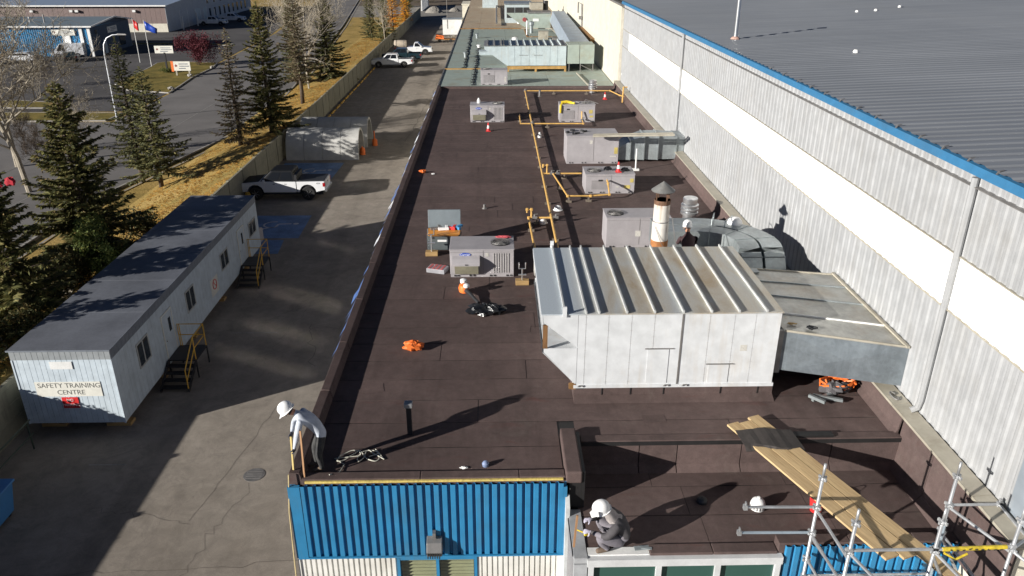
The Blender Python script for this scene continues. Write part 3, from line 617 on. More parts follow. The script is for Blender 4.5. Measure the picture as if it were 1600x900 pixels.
# cream part further along
m = MB(); m.box(8.86, 60, 56, 160, 0, 12.5); m.build('rear_block', CREAM, H)
yy = 55.75
for i in range(15):
    m = MB(); m.box(8.68, 8.86, yy, yy + 5.4, 0, 12.55); m.build('cream_panel', CREAM, H); yy += 5.46
m = MB(); m.box(8.62, 8.95, 55.7, 138, 12.56, 12.7); m.build('parapet_coping', STEELD, H)
for i, yy in enumerate([11.2, 12.0, 12.9, 13.8, 14.7, 15.6, 16.6, 17.6, 18.6, 19.6, 20.6, 21.6, 22.6, 23.8, 25]):
    c = MB(); c.bar((8.68, yy, 12.9), (8.72, yy, 12.96), .025); c.bar((8.72, yy, 12.96), (8.82, yy + .03, 12.975), .03, .012); c.build('eave_bracket', STEELD, H)
for i, (x, y) in enumerate(((18.5, 41.5), (19.6, 41.8), (21.5, 43.2), (12.5, 27.6))):
    z_ = 12.94 + (x - 8.7) * .035; c = MB(); c.lathe([(.09, 0), (.09, .05), (.06, .1), (.0001, .11)], (x, y, z_), 10); c.build('roof_cap', WHITEPAINT, H)
vp = thing('roof_vent_pipe', 'tall pale vent pipe standing on the grey corrugated hall roof', 'vent pipe', (9.75, 32.6, 12.95))
m = MB(); m.cyl((9.75, 32.6, 12.9), (9.75, 32.6, 14.6), .075, n=12); m.build('pipe', ALU, vp, smooth=True)
m = MB(); m.lathe([(.2, 0), (.16, .06), (.09, .1)], (9.75, 32.6, 12.98), 12); m.build('base_flashing', RED if False else M('pinkish_flashing', (.5, .32, .26), .6), vp)
m = MB(); m.lathe([(.09, 0), (.13, .05), (.13, .12), (.05, .2)], (9.75, 32.6, 14.6), 12); m.build('cap', ALU, vp)
# ================================================================ rooftop plant
RT = 7.103
def hvac(x0, x1, y0, y1, h, label, fan=None, hood=False, grille=None, ribs_=None, stickers=(), group='grey rooftop air units', feet=True, logo=False, fanr=.3):
    t = thing('rooftop_air_unit', label, 'air unit', ((x0 + x1) / 2, (y0 + y1) / 2, RT), group=group)
    z0 = RT + .1; z1 = RT + h
    m = MB(); m.box(x0, x1, y0, y1, z0, z1 - .02); m.build('cabinet', UNITGREY, t, bevel=.012)
    m = MB(); m.box(x0 - .015, x1 + .015, y0 - .015, y1 + .015, z1 - .03, z1); m.build('top_panel', UNITGREY, t, bevel=.01)
    m = MB(); m.box(x0 + .01, x1 - .01, y0 + .01, y1 - .01, RT, z0); m.build('base_rail', UNITGREY, t)
    m = MB(); n = 0
    for f in (.06, .11, .3, .36, .62, .68, .88, .94): m.box(x0 + (x1 - x0) * f, x0 + (x1 - x0) * f + .05, y0 - .018, y0 + .02, RT + .03, RT + .075)
    m.build('rail_slot', UNITDARK, t)
    xm = x0 + (x1 - x0) * .52
    m = MB(); m.box(xm - .006, xm + .006, y0 - .006, y0, z0 + .02, z1 - .04); m.box(x0 + .02, x1 - .02, y0 - .005, y0, z1 - .1, z1 - .092); m.build('panel_joint', STEELD, t)
    if fan:
        cx = x0 + (x1 - x0) * fan[0]; cy = y0 + (y1 - y0) * fan[1]
        m = MB(); m.cyl((cx, cy, z1 - .0), (cx, cy, z1 + .012), fanr, n=28); f = m.build('fan', UNITDARK, t)
        m = MB()
        for k in range(4): m.obox((cx + .55 * fanr * math.cos(k * 1.571 + .5), cy + .55 * fanr * math.sin(k * 1.571 + .5), z1 + .02), fanr * .8, fanr * .35, .006, rz=k * 1.571 + .5, rx=.25)
        m.cyl((cx, cy, z1 + .01), (cx, cy, z1 + .035), fanr * .22, n=12); m.build('fan_blade', STEELD, f)
        m = MB()
        for q in (.35, .6, .82, 1.0): m.tube([(cx + fanr * q * math.cos(a), cy + fanr * q * math.sin(a), z1 + .045) for a in np.linspace(0, 6.283, 25)], .006, 4, cap=False)
        for a in range(6): m.bar((cx, cy, z1 + .045), (cx + fanr * math.cos(a * 1.047), cy + fanr * math.sin(a * 1.047), z1 + .045), .008)
        m.build('fan_guard', STEELD, f)
    if ribs_:
        a, b = ribs_; s = MB(); s.box(0, .022, -.018, 0, z0 + .05 - RT, z1 - .13 - RT); sm = s.mesh('louvre', UNITRIB)
        n = int((b - a) * (x1 - x0) / .075)
        for k in range(n):
            o = bpy.data.objects.new('louvre', sm); COL.objects.link(o); o.parent = t; o.location = (x0 + (x1 - x0) * a + k * .075 - t.location.x, y0 - .001 - t.location.y, 0)
    if grille:
        a, b = grille; gx0 = x0 + (x1 - x0) * a; gx1 = x0 + (x1 - x0) * b
        m = MB(); m.box(gx0, gx1, y0 - .006, y0, z0 + .08, z0 + (z1 - z0) * .62); gr = m.build('grille', STEELD, t)
        m = MB(); k = 0
        for zz in np.arange(z0 + .09, z0 + (z1 - z0) * .6, .035): m.box(gx0, gx1, y0 - .016, y0 - .004, zz, zz + .02)
        o = m.build('grille_bar', UNITGREY, gr)
        m = MB(); m.box((gx0 + gx1) / 2 - .08, (gx0 + gx1) / 2 + .08, y0 - .02, y0, z1 - .3, z1 - .23); m.build('nameplate', UNITDARK, t)
    if hood:
        hx0, hx1 = x0 + .1, x0 + .92
        m = MB(); m.prism([(y0, z0 + .62), (y0 - .16, z0 + .56), (y0 - .3, z0 + .46), (y0 - .3, z0 + .38), (y0, z0 + .38)], 'x', hx0 - .04, hx1); hd = m.build('intake_hood', UNITGREY, t, bevel=.008)
        m = MB(); m.prism([(y0 - .28, z0 + .38), (y0 - .28, z0 + .36), (y0 - .1, z0 + .04), (y0 - .01, z0 + .02), (y0 - .01, z0 + .38)], 'x', hx0 + .05, hx1 - .05); m.build('filter', FILTER, hd)
        m = MB(); m.obox(((hx0 + hx1) / 2, y0 - .31, z0 + .43), .08, .015, .03); m.build('handle', UNITDARK, hd)
    if logo:
        lx, lz = x0 + .47, z1 - .17
        m = MB(); n = 24; m.prism([(lx + .17 * math.cos(a), lz + .058 * math.sin(a)) for a in np.linspace(0, 2 * math.pi, n + 1)[:-1]], 'y', y0 - .02, y0 - .004)
        m.build('badge', LOGOBLUE, t); text_mesh('Carrier', .1, WHITEPL, 'badge_lettering', t, (lx - t.location.x, y0 - .022 - t.location.y, lz - t.location.z), (rad(90), 0, 0))
    for (fx, fz, sx, sz, mt) in stickers:
        m = MB(); cx = x0 + (x1 - x0) * fx; cz = z0 + (z1 - z0) * fz; m.box(cx - sx / 2, cx + sx / 2, y0 - .009, y0 - .002, cz - sz / 2, cz + sz / 2); m.build('sticker', mt, t)
    return t
STK = M('pale_sticker', (.62, .6, .55), .6, fine=60, fv=.4); STY = M('yellow_sticker', (.62, .5, .15), .6, fine=60, fv=.4)
hvac(-1.42, .54, 22.1, 23.25, .92, 'grey air unit with blue oval badge, front hood and red rag on top', (.79, .48), True, None, (.68, .98), [(.58, .78, .1, .12, STK)], logo=True)
hvac(-1.41, .54, 44.6, 45.7, .96, 'hooded grey air unit alone left of the gas pipe, red cone before it', (.8, .5), True, None, (.68, .98), [(.58, .78, .08, .1, STK)], logo=True)
hvac(3.69, 5.72, 44.5, 45.5, 1.0, 'grey air unit with a yellow hose draped over its top corner', None, False, (.06, .42), None, [(.88, .55, .2, .2, STY), (.9, .25, .2, .1, STY)])
hvac(3.3, 5.72, 35.4, 36.9, 1.32, 'largest grey air unit, its side duct leading to the white wall', None, False, None, None, [(.47, .75, .14, .16, STK), (.95, .42, .16, .3, STY), (.9, .2, .3, .05, STK)])
hvac(3.68, 5.7, 30.7, 31.9, .82, 'grey air unit with round fan and a red and white cone on its top', (.2, .45), False, (.12, .48), None, [(.94, .62, .14, .16, STY), (.85, .25, .25, .14, STY), (.65, .25, .12, .06, STK)])
hvac(3.7, 5.85, 24.5, 25.5, 1.08, 'grey air unit partly hidden behind the big white unit and the rusty chimney', (.16, .45), False, None, None, [(.5, .42, .18, .2, STK), (.74, .7, .1, .12, STK)], fanr=.28)
hvac(-1.0, .92, 57.2, 58.3, 1.05, 'grey air unit on the weathered green metal roof, beyond the felt', (.2, .5), False, (.1, .5), None, [(.92, .3, .1, .4, STK)])
# pieces lying on the units
def cone(x, y, z, label, s=1.0):
    t = thing('traffic_cone', label, 'traffic cone', (x, y, z), group='red and white cones')
    m = MB(); m.box(x - .13 * s, x + .13 * s, y - .13 * s, y + .13 * s, z, z + .03 * s); m.build('base', RED, t)
    m = MB(); m.lathe([(.1 * s, .03 * s), (.075 * s, .16 * s)], (x, y, z), 12); m.lathe([(.05 * s, .32 * s), (.03 * s, .45 * s), (.02 * s, .47 * s)], (x, y, z), 12); m.build('body', RED, t)
    m = MB(); m.lathe([(.077 * s, .16 * s), (.052 * s, .32 * s)], (x, y, z), 12); m.build('white_band', WHITEPL, t)
cone(-.37, 42.31, RT, 'red and white cone on the brown roof in front of the lone grey unit', 1.0)
cone(7.23, 51.5, RT, 'red and white cone on the far brown roof near the cream wall', 1.0)
cone(5.05, 31.0, RT + .83, 'red and white cone standing on top of a grey air unit', .9)
def crumple(name, c, r, mat, label, cat, seed=0, sq=.5, n=14, group=None):
    rr = random.Random(seed); m = MB(); P = []; nr = 7
    for i in range(nr + 1):
        a = math.pi * i / nr
        for j in range(n):
            b = 2 * math.pi * j / n; k = 1 + rr.uniform(-.32, .32); P.append((c[0] + r[0] * k * math.sin(a) * math.cos(b), c[1] + r[1] * k * math.sin(a) * math.sin(b), max(c[2], c[2] + r[2] * (.55 + k * .6 * math.cos(a)))))
    F_ = [(i * n + j, i * n + (j + 1) % n, (i + 1) * n + (j + 1) % n, (i + 1) * n + j) for i in range(nr) for j in range(n)]
    m.add(P, F_); return solo(name, m, mat, label, cat, group)
crumple('red_rag', (.22, 23.1, RT + .92), (.22, .1, .05), PINK, 'red rag lying on the back edge of the badged grey unit', 'rag', 3)
m = MB(); m.tube([(3.72, 44.45, RT + .55), (3.74, 44.46, RT + .95), (3.85, 44.7, RT + 1.06), (4.15, 44.8, RT + 1.08), (4.45, 44.68, RT + 1.06), (4.55, 44.6, RT + 1.05)], .06, 7)
m.tube([(3.8, 44.95, RT + 1.05), (4.1, 44.95, RT + 1.1), (4.4, 44.8, RT + 1.07)], .06, 7); solo('yellow_hose', m, SAFEYEL, 'yellow hose draped over the top corner of a far air unit', 'hose', smooth=True)
m = MB(); rr3 = random.Random(2)
for i in range(7): x = 5.0 + rr3.uniform(-.3, .6); y = 44.9 + rr3.uniform(-.2, .25); m.obox((x, y, RT + 1.04), .25, .05, .05, rz=rr3.uniform(0, 3))
m.tube([(5.1, 44.9, RT + 1.02), (5.2, 44.95, RT + 1.2), (5.6, 44.8, RT + 1.1), (5.9, 44.6, RT + 1.03)], .018, 5); tag(solo('tool_heap', m, STEELD, 'heap of tools and cable on the unit with the yellow hose', 'tools'), kind='stuff')
m = MB()
for i in range(8): m.obox((3.45 + rr3.uniform(-.1, .75), 35.9 + rr3.uniform(-.3, .5), RT + 1.36), .22, .1, .07, rz=rr3.uniform(0, 3))
tag(solo('black_scrap', m, BLACKSTEEL, 'black scraps scattered on the left top of the largest air unit', 'scrap'), kind='stuff')
m = MB(); m.bar((4.45, 35.0, RT + 1.4), (8.0, 34.2, RT + 1.62), .16, .08); m.bar((4.5, 35.25, RT + 1.4), (8.0, 34.5, RT + 1.62), .07, .07); solo('cream_steel_channel', m, COPING, 'long cream steel channel lying across the duct to the white wall', 'steel channel')
for i, (x, y, z, r, s) in enumerate([(4.65, 31.25, RT + .84, .1, 4), (5.35, 31.1, RT + .84, .1, 5)]):
    crumple('tool_bag', (x, y, z), (.17, .1, .12), BLACKBAG, ['dark bag left of the cone on top of the fan unit', 'dark bag right of the cone on top of the fan unit'][i], 'bag', s)
for i, (x, y, z, n_) in enumerate([(-.93, 45.3, RT + .97, 'white bottle on the top of the lone grey unit near the far end'), (2.35, 40.74, RT, 'white pot lying right of the gas pipe at mid roof')]):
    m = MB(); m.lathe([(.1, 0), (.1, .16), (.05, .22), (.05, .28)], (x, y, z), 12); solo('white_pot', m, WHITEPL, n_, 'pot')
for x, y, n_ in ((2.4, 28.6, 'white hard hat on the roof just right of the gas pipe, upper one of two'), (1.72, 27.1, 'white and blue hard hat on the roof beside the gas pipe valve, in shade')):
    t = thing('hard_hat', n_, 'hard hat', (x, y, RT), group='hard hats left on the roof')
    m = MB(); m.lathe([(.15, .0), (.15, .03), (.135, .1), (.1, .16), (.04, .185), (.0001, .19)], (x, y, RT), 16); m.build('shell', HATW, t, smooth=True)
    m = MB(); m.lathe([(.18, .0), (.185, .012), (.15, .03)], (x, y, RT), 16, sx=1.05); m.build('brim', HATW, t)
# ---------------------------------------------------------------- gas pipe network
GP = thing('gas_pipe', 'yellow gas pipe running along the middle of the brown roof on low blocks', 'gas pipe', (2.05, 38, RT)); zp = RT + .24
def pipe(pts, name='branch_pipe', r=.036):
    m = MB(); m.tube(pts, r, 8); m.build(name, GASPIPE, GP, smooth=True)
    m = MB()
    for p in pts[1:-1]: m.obox(p, .1, .1, .1)
    if len(pts) > 2: m.build('elbow', GASPIPE, GP, bevel=.02)
pipe([(2.03, 19.5, zp), (2.05, 53.4, zp)], 'main_pipe', .046)
pipe([(2.05, 53.4, zp), (7.8, 53.3, zp), (8.2, 51.6, zp), (8.5, 51, zp)])
pipe([(2.05, 32.9, zp), (3.75, 32.9, zp)]); pipe([(2.5, 32.9, zp), (2.86, 29.62, zp), (3.78, 29.62, zp), (4.55, 29.8, zp), (4.55, 30.3, zp + .3), (4.55, 30.62, zp + .35)])
pipe([(2.04, 27.0, zp), (1.2, 27.0, zp), (1.34, 20.5, zp)]); pipe([(1.3, 27.0, zp), (1.3, 27.0, zp + .32), (1.14, 27.0, zp + .32), (1.14, 27, zp + .2)])
pipe([(2.25, 33, zp), (2.25, 33, zp + .35), (2.08, 33, zp + .35), (2.08, 33, zp + .25)])
pipe([(1.38, 43.06, zp), (4.9, 43.0, zp), (4.95, 44.3, zp), (4.95, 44.4, zp + .4)]); pipe([(1.42, 43.06, zp), (1.42, 45.6, zp)])
m = MB(); m.tube([(8.2, 50.3, RT), (8.35, 51.1, RT + .85), (8.6, 51.1, RT + .85)], .05, 8); m.build('riser', GASPIPE, GP)
blk = MB(); blk.box(-.11, .11, -.05, .05, 0, .09); blk.box(-.03, .03, -.03, .03, .09, .2); bm_ = blk.mesh('support_block', M('grey_timber', (.17, .14, .11), .85, var=.3, scale=6))
for (x, y) in [(2.05, v) for v in (25.2, 27.6, 29.3, 31.6, 34.7, 36.4, 38.5, 41.2, 44.5, 47, 49.5, 52)] + [(1.26, 26.2), (1.3, 24.3), (2.67, 31.2), (2.9, 29.55), (3.7, 29.62), (3, 32.9), (4, 53.35), (6.2, 53.3), (2.9, 43.03), (1.5, 27), (1.42, 44.6)]:
    o = bpy.data.objects.new('support_block', bm_); COL.objects.link(o); o.parent = GP; o.location = (x - 2.05, y - 38, 0)
for (x, y) in ((1.42, 27), (2.2, 27), (2.45, 32.9), (2.7, 32.9), (2.05, 43.05), (4.95, 43.9), (2.05, 53.4)):
    m = MB(); m.cyl((x - .09, y, zp), (x + .09, y, zp), .07, n=10); m.cyl((x, y, zp), (x, y, zp + .13), .04, n=8); m.box(x - .02, x + .12, y - .02, y + .02, zp + .13, zp + .15); m.build('valve', STEELD, GP)
# ---------------------------------------------------------------- the big white unit
B = thing('big_air_handler', 'very large white air handler with ribbed roof and slanted intake hood on brown curb', 'air handler', (3.8, 17, RT))
m = MB(); m.box(1.72, 6.25, 15.06, 18.8, RT, 7.48); m.prism([(14.84, RT - .002), (15.06, RT - .002), (15.06, RT + .1)], 'x', 1.72, 6.25); m.build('curb', FELT, B)
for x in (2.35, 3.0, 3.75, 5.05, 5.9): m = MB(); m.box(x, x + .02, 15.045, 15.06, RT + .06, 7.46); m.build('curb_joint', BITUMEN, B)
y0, y1, zb, zt = 14.95, 18.86, 7.5, 9.28
m = MB(); m.box(1.76, 6.16, y0 + .03, y1, zb, zt - .01); m.build('casing', BIGWHITE, B)
m = MB(); m.box(1.7, 6.2, y0 - .02, y1 + .02, zb - .05, zb + .03); m.build('base_frame', BIGWHITE, B)
fx = [1.76, 1.93, 2.42, 2.92, 3.42, 4.03, 4.62, 5.16, 5.62, 6.17]
for a, b in zip(fx[:-1], fx[1:]): m = MB(); m.box(a + .003, b - .004, y0, y0 + .028, zb + .03, zt - .02); m.build('front_panel', BIGWHITE, B)
m = MB(); m.box(4.005, 4.045, y0 - .012, y0 - .001, zb, zt); m.build('joint_strip', STEELD, B)
for x0, x1, z1 in ((3.28, 3.83, 8.43), (4.66, 5.2, 8.03)):
    m = MB(); m.box(x0 + .03, x1 - .05, y0 - .012, y0 - .001, zb + .06, z1 - .02); d = m.build('access_door', BIGWHITE, B)
    m = MB(); m.box(x0 - .03, x1 + .04, y0 - .03, y0 - .001, z1 - .005, z1 + .012); m.build('rain_drip', STEELD, d)
for x in (1.86, 3.78, 4.2): m = MB(); m.tube([(x - .06, y0 - .03, zb - .01), (x - .04, y0 - .05, zb + .03), (x + .04, y0 - .05, zb + .03), (x + .06, y0 - .03, zb - .01)], .014, 6); m.build('lifting_lug', STEELD, B)
m = MB()
for x in fx[1:-1]:
    for zz in np.arange(zb + .1, zt - .05, .16): m.box(x - .02, x - .012, y0 - .004, y0, zz, zz + .008); m.box(x + .012, x + .02, y0 - .004, y0, zz, zz + .008)
m.build('panel_screw', COPING, B)['kind'] = 'stuff'
m = MB(); m.box(5.35, 5.5, y0 - .004, y0 - .0005, 8.35, 8.5); m.build('notice', STK, B)
# roof sheet, standing ribs and hood on the left
m = MB(); m.box(.96, 6.2, y0 - .02, y1 + .02, zt - .005, zt + .02); m.build('roof_sheet', BIGROOF, B)
for i, (xa, xb) in enumerate([(1.46, 1.46), (1.92, 1.92), (2.2, 2.2), (2.8, 2.8), (3.4, 3.4), (4.02, 4.02), (4.63, 4.63), (5.23, 5.23), (5.83, 5.83)]):
    m = MB(); m.box(xa - .018, xa + .018, y0 - .03, y1 + .03, zt + .022, zt + .085); m.build('roof_rib', M('rib_metal', (.46, .47, .46), .5) if 'rib_metal' not in bpy.data.materials else bpy.data.materials['rib_metal'], B)
for yy in (y0 - .05, y1 + .03): m = MB(); m.box(1.41, 1.5, yy, yy + .04, zt - .04, zt + .2); m.build('lifting_plate', BIGWHITE, B)
def tri(x, pts, name, mat, th=.02): m = MB(); m.prism(pts, 'y', x, x + th); return m.build(name, mat, B)
for yy in (y0 - .0, y1 - .02):
    tri(yy, [(.99, zt - .006), (1.755, zt - .006), (1.755, 8.47), (1.02, 9.08)], 'hood_cheek', BIGWHITE)
    tri(yy, [(1.02, 8.36), (1.72, 7.56), (1.755, 7.56), (1.755, 8.46), (1.02, 8.46)], 'hood_cheek', BIGWHITE)
m = MB(); m.hexa([(.97, y0, 9.04), (1.0, y0, 9.04), (1.0, y1, 9.04), (.97, y1, 9.04), (.95, y0, zt), (.98, y0, zt), (.98, y1, zt), (.95, y1, zt)]); m.build('hood_lip', BIGWHITE, B)
m = MB(); m.add([(.99, y0, 8.36), (.99, y1, 8.36), (1.72, y1, 7.56), (1.72, y0, 7.56), (1.02, y0, 8.34), (1.02, y1, 8.34), (1.74, y1, 7.54), (1.74, y0, 7.54)], [(0, 1, 2, 3), (7, 6, 5, 4), (0, 4, 5, 1), (3, 2, 6, 7), (0, 3, 7, 4), (1, 5, 6, 2)]); m.build('hood_slope', BIGWHITE, B)
m = MB(); m.box(1.03, 1.75, y0 + .02, y1 - .02, 8.40, 8.43); m.build('hood_floor', BIGWHITE, B)
m = MB(); m.box(1.0, 1.1, y0 - .01, y0 + .06, 8.46, 9.02); m.build('timber_post', wood('old_timber', (.22, .11, .04), (.14, .07, .03), 'z'), B)
m = MB(); m.box(1.6, 1.75, y0 - .01, y0 + .06, 7.42, 7.55); m.build('mount', RUST, B)
m = MB(); m.box(.975, .985, y1 - .55, y1 - .2, 8.75, 9.0); m.build('notice', STK, B)
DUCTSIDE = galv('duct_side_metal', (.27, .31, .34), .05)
# flat duct to the white wall
D = thing('flat_duct', 'wide low galvanised duct joining the big white unit to the white wall', 'duct', (7.5, 16.5, RT))
xa, xb = 6.34, 8.8
def seg(ya0, yb0, ya1, yb1, zta, ztb, zba, zbb, name, mat):
    m = MB(); m.hexa([(xa, ya0, zba), (xb, yb0, zbb), (xb, yb1, zbb), (xa, ya1, zba), (xa, ya0, zta), (xb, yb0, ztb), (xb, yb1, ztb), (xa, ya1, zta)]); return m.build(name, mat, D)
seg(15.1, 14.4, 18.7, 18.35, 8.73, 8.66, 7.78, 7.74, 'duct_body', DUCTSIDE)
m = MB(); c0 = [(xa + .12, 15.06, 7.8), (xb - .02, 14.40, 7.76), (xb - .02, 14.40, 8.65), (xa + .12, 15.06, 8.71)]; cc = (7.6, 14.69, 8.23)
m.add(c0 + [cc] + [(p[0], p[1] + .03, p[2]) for p in c0], [(0, 1, 4), (1, 2, 4), (2, 3, 4), (3, 0, 4), (0, 5, 6, 1), (1, 6, 7, 2), (2, 7, 8, 3), (3, 8, 5, 0)]); m.build('cross_broken_side', DUCTSIDE, D, fix=False)
yl = [15.1, 16.05, 17.05, 17.9, 18.7]; yr = [14.4, 15.4, 16.5, 17.5, 18.35]
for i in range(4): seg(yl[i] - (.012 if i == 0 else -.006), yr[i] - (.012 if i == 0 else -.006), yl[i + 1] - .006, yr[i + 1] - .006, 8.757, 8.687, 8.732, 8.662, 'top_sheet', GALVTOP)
for i, mt in ((0, COPING), (1, WHITEPAINT), (2, GALV), (3, GALV), (4, COPING)):
    m = MB(); m.bar((xa, yl[i], 8.77), (xb, yr[i], 8.70), .035, .035); m.build('standing_seam', mt, D)
m = MB(); m.bar((8.74, 14.35, 8.72), (8.74, 18.4, 8.72), .07, .05); m.build('wall_flange', COPING, D)
m = MB(); m.box(6.2, 6.36, 15.1, 15.2, 7.7, 8.75); m.build('duct_end_frame', STEELD, D)
m = MB()
m.prism([(6.6, 8.28), (7.45, 7.95), (6.6, 7.86)], 'y', 15.0, 15.01); o = None
crumple('scrap_glove', (6.95, 15.15, 8.77), (.12, .09, .06), BLACKBAG, 'dark crumpled scrap lying on top of the flat galvanised duct', 'scrap', 8)
crumple('wood_chip', (6.6, 15.4, 8.77), (.1, .05, .03), CARD, 'pale wood scraps on the flat duct next to the white unit', 'wood scrap', 9)
m = MB(); m.box(6.55, 6.8, 18.35, 18.6, 8.76, 8.79); solo('loose_plate', m, GALV, 'small loose metal plate at the back corner of the flat duct', 'metal plate')
# curved ducts behind the big unit
def curved_duct(path, w, h, label, seams):
    t = thing('curved_duct', label, 'duct', (path[0][0], path[0][1], RT)); n = len(path); P = []; pts = [Vector(p) for p in path]
    for i, p in enumerate(pts):
        d = (pts[min(i + 1, n - 1)] - pts[max(i - 1, 0)]).normalized(); s = Vector((d.y, -d.x, 0))
        s = s.normalized() if s.length > .2 else Vector((1, 0, 0)); s = Vector((1, 0, 0)) if abs(d.z) > .5 else s; u = s.cross(d).normalized()
        if u.z < -.01 or (abs(u.z) < .3 and u.y > 0 and abs(d.z) > .5): u = -u
        P.append([p - s * w / 2 - u * h / 2, p + s * w / 2 - u * h / 2, p + s * w / 2 + u * h / 2, p - s * w / 2 + u * h / 2])
    i = 0
    while i < n - 1:
        j = min(i + seams, n - 1); m = MB(); V = []; F_ = []
        for k in range(i, j + 1): V += P[k]
        for k in range(j - i):
            for q in range(4): F_.append((k * 4 + q, k * 4 + (q + 1) % 4, (k + 1) * 4 + (q + 1) % 4, (k + 1) * 4 + q))
        F_ += [(3, 2, 1, 0), tuple((j - i) * 4 + q for q in range(4))]
        m.add(V, F_); m.build('duct_section', GALV, t, smooth=True)
        m = MB(); c = P[j]
        for q in range(4): m.bar(c[q], c[(q + 1) % 4], .035)
        m.build('flange', GALV, t); i = j
    return t
def arc(cx, cy, r, a0, a1, z, n): return [(cx + r * math.cos(rad(a)), cy + r * math.sin(rad(a)), z) for a in np.linspace(a0, a1, n)]
def gooseneck(r, lab):
    e = [(5.9 + r, 20.3, 8.55)]; p = [(4.7, 20.3 + r, 8.55), (5.3, 20.3 + r, 8.55)] + arc(5.9, 20.3, r, 90, 0, 8.55, 19) + [(5.9 + r, 20.3 - .48 * math.sin(rad(a)), 8.07 + .48 * math.cos(rad(a))) for a in (11, 22, 34, 45, 56, 67, 79, 90)] + [(5.9 + r, 19.82, 7.5)]
    return curved_duct(p, .56, .68, lab, 6)
gooseneck(1.78, 'outer curved galvanised duct sweeping round toward the white wall behind the big unit')
gooseneck(1.14, 'inner curved galvanised duct behind the big white unit, beside the far worker')
m = MB()
for a in (70, 55):
    c, s_ = math.cos(rad(a)), math.sin(rad(a)); m.tube([(5.9 + 1.45 * c, 20.3 + 1.45 * s_, 8.9), (5.9 + 1.48 * c, 20.3 + 1.48 * s_, 9.08), (5.9 + 2.08 * c, 20.3 + 2.08 * s_, 9.08), (5.9 + 2.1 * c, 20.3 + 2.1 * s_, 8.6)], .015, 5)
solo('duct_strap', m, GALV, 'thin hoops strapped across the outer curved duct', 'strap')
m = MB(); m.lathe([(.22, 0), (.22, .03), (.2, .1), (.14, .17), (.0001, .2)], (7.14, 21.85, 8.89), 16); t = solo('white_dome', m, WHITEPL, 'white dome resting on the outer curved duct by the white wall', 'dome', smooth=True)
# duct of the largest unit
t = thing('wall_duct', 'tapered galvanised duct between the largest air unit and the white wall', 'duct', (7, 36, RT))
xs = [5.73, 6.3, 6.95, 7.6, 8.45]; zts = [7.75, 8.1, 8.32, 8.34, 8.28]; zbs = [7.2, 7.22, 7.22, 7.22, 7.26]
for i in range(4):
    m = MB(); m.hexa([(xs[i], 35.7, zbs[i]), (xs[i + 1] - .02, 35.6, zbs[i + 1]), (xs[i + 1] - .02, 36.9, zbs[i + 1]), (xs[i], 36.9, zbs[i]), (xs[i], 35.7, zts[i]), (xs[i + 1] - .02, 35.6, zts[i + 1]), (xs[i + 1] - .02, 36.9, zts[i + 1]), (xs[i], 36.9, zts[i])]); m.build('duct_section', GALV, t)
    m = MB(); x = xs[i + 1] - .01; m.bar((x, 35.57, zbs[i + 1]), (x, 35.57, zts[i + 1]), .05); m.bar((x, 35.57, zts[i + 1] + .02), (x, 36.9, zts[i + 1] + .02), .05); m.build('flange', GALV, t)
m = MB(); m.prism([(35.6, 7.3), (36.9, 7.3), (36.9, 8.3), (35.6, 8.3)], 'x', 8.44, 8.8); m.build('elbow', GALV, t)
m = MB(); m.cyl((6.35, 34.2, RT), (6.35, 34.2, 8.1), .035, n=8); m.box(6.2, 6.5, 34.1, 34.3, RT, RT + .08); solo('support_stand', m, WHITEPAINT, 'thin white post on a block in front of the tapered duct', 'post')
# rusty chimney
t = thing('chimney', 'tall white and rust flue with grey conical cap behind the big white unit', 'chimney', (4.5, 20, RT))
cx, cy = 4.5, 20.0
m = MB(); m.cyl((cx, cy, RT), (cx, cy, 9.1), .235, n=20); m.build('rusty_base', M('flue_rust', (.34, .14, .045), .8, var=.4, scale=5), t, smooth=True)
m = MB(); m.cyl((cx, cy, 9.1), (cx, cy, 9.62), .225, n=20, cap=False); m.build('flue_section', streaky('flue_white', (.66, .63, .57), (.30, .15, .06), .8, .6, sx=6, sz=.5), t, smooth=True)
m = MB(); m.cyl((cx, cy, 9.63), (cx, cy, 10.24), .215, n=20, cap=True); m.build('flue_section', bpy.data.materials['flue_white'], t, smooth=True)
m = MB(); m.lathe([(.217, 0), (.228, .02), (.217, .04)], (cx, cy, 9.61), 20); m.build('band', STEELD, t)
m = MB()
for a in range(4): x = cx + .2 * math.cos(a * 1.57 + .4); y = cy + .2 * math.sin(a * 1.57 + .4); m.bar((x, y, 10.15), (x, y, 10.5), .035, .015)
m.lathe([(.222, -.12), (.225, 0)], (cx, cy, 10.24), 20); m.build('cap_strut', M('brown_rust', (.16, .085, .05), .85, var=.4, scale=6), t)
m = MB(); m.lathe([(.31, 0), (.32, .02), (.0001, .27)], (cx, cy, 10.48), 24); m.build('cap', galv('weathered_cap', (.27, .27, .26), .3, .55, .4), t)
m = MB(); m.tube([(cx - .2, cy - .18, 9.55), (cx - .02, cy - .3, 9.1), (cx + .1, cy - .32, 8.9)], .008, 5); m.tube([(cx + .28, cy - .1, 9.75), (cx + .33, cy - .35, 9.3), (cx + .36, cy - .7, 8.9)], .012, 5); m.build('guy_wire', STEELD, t)
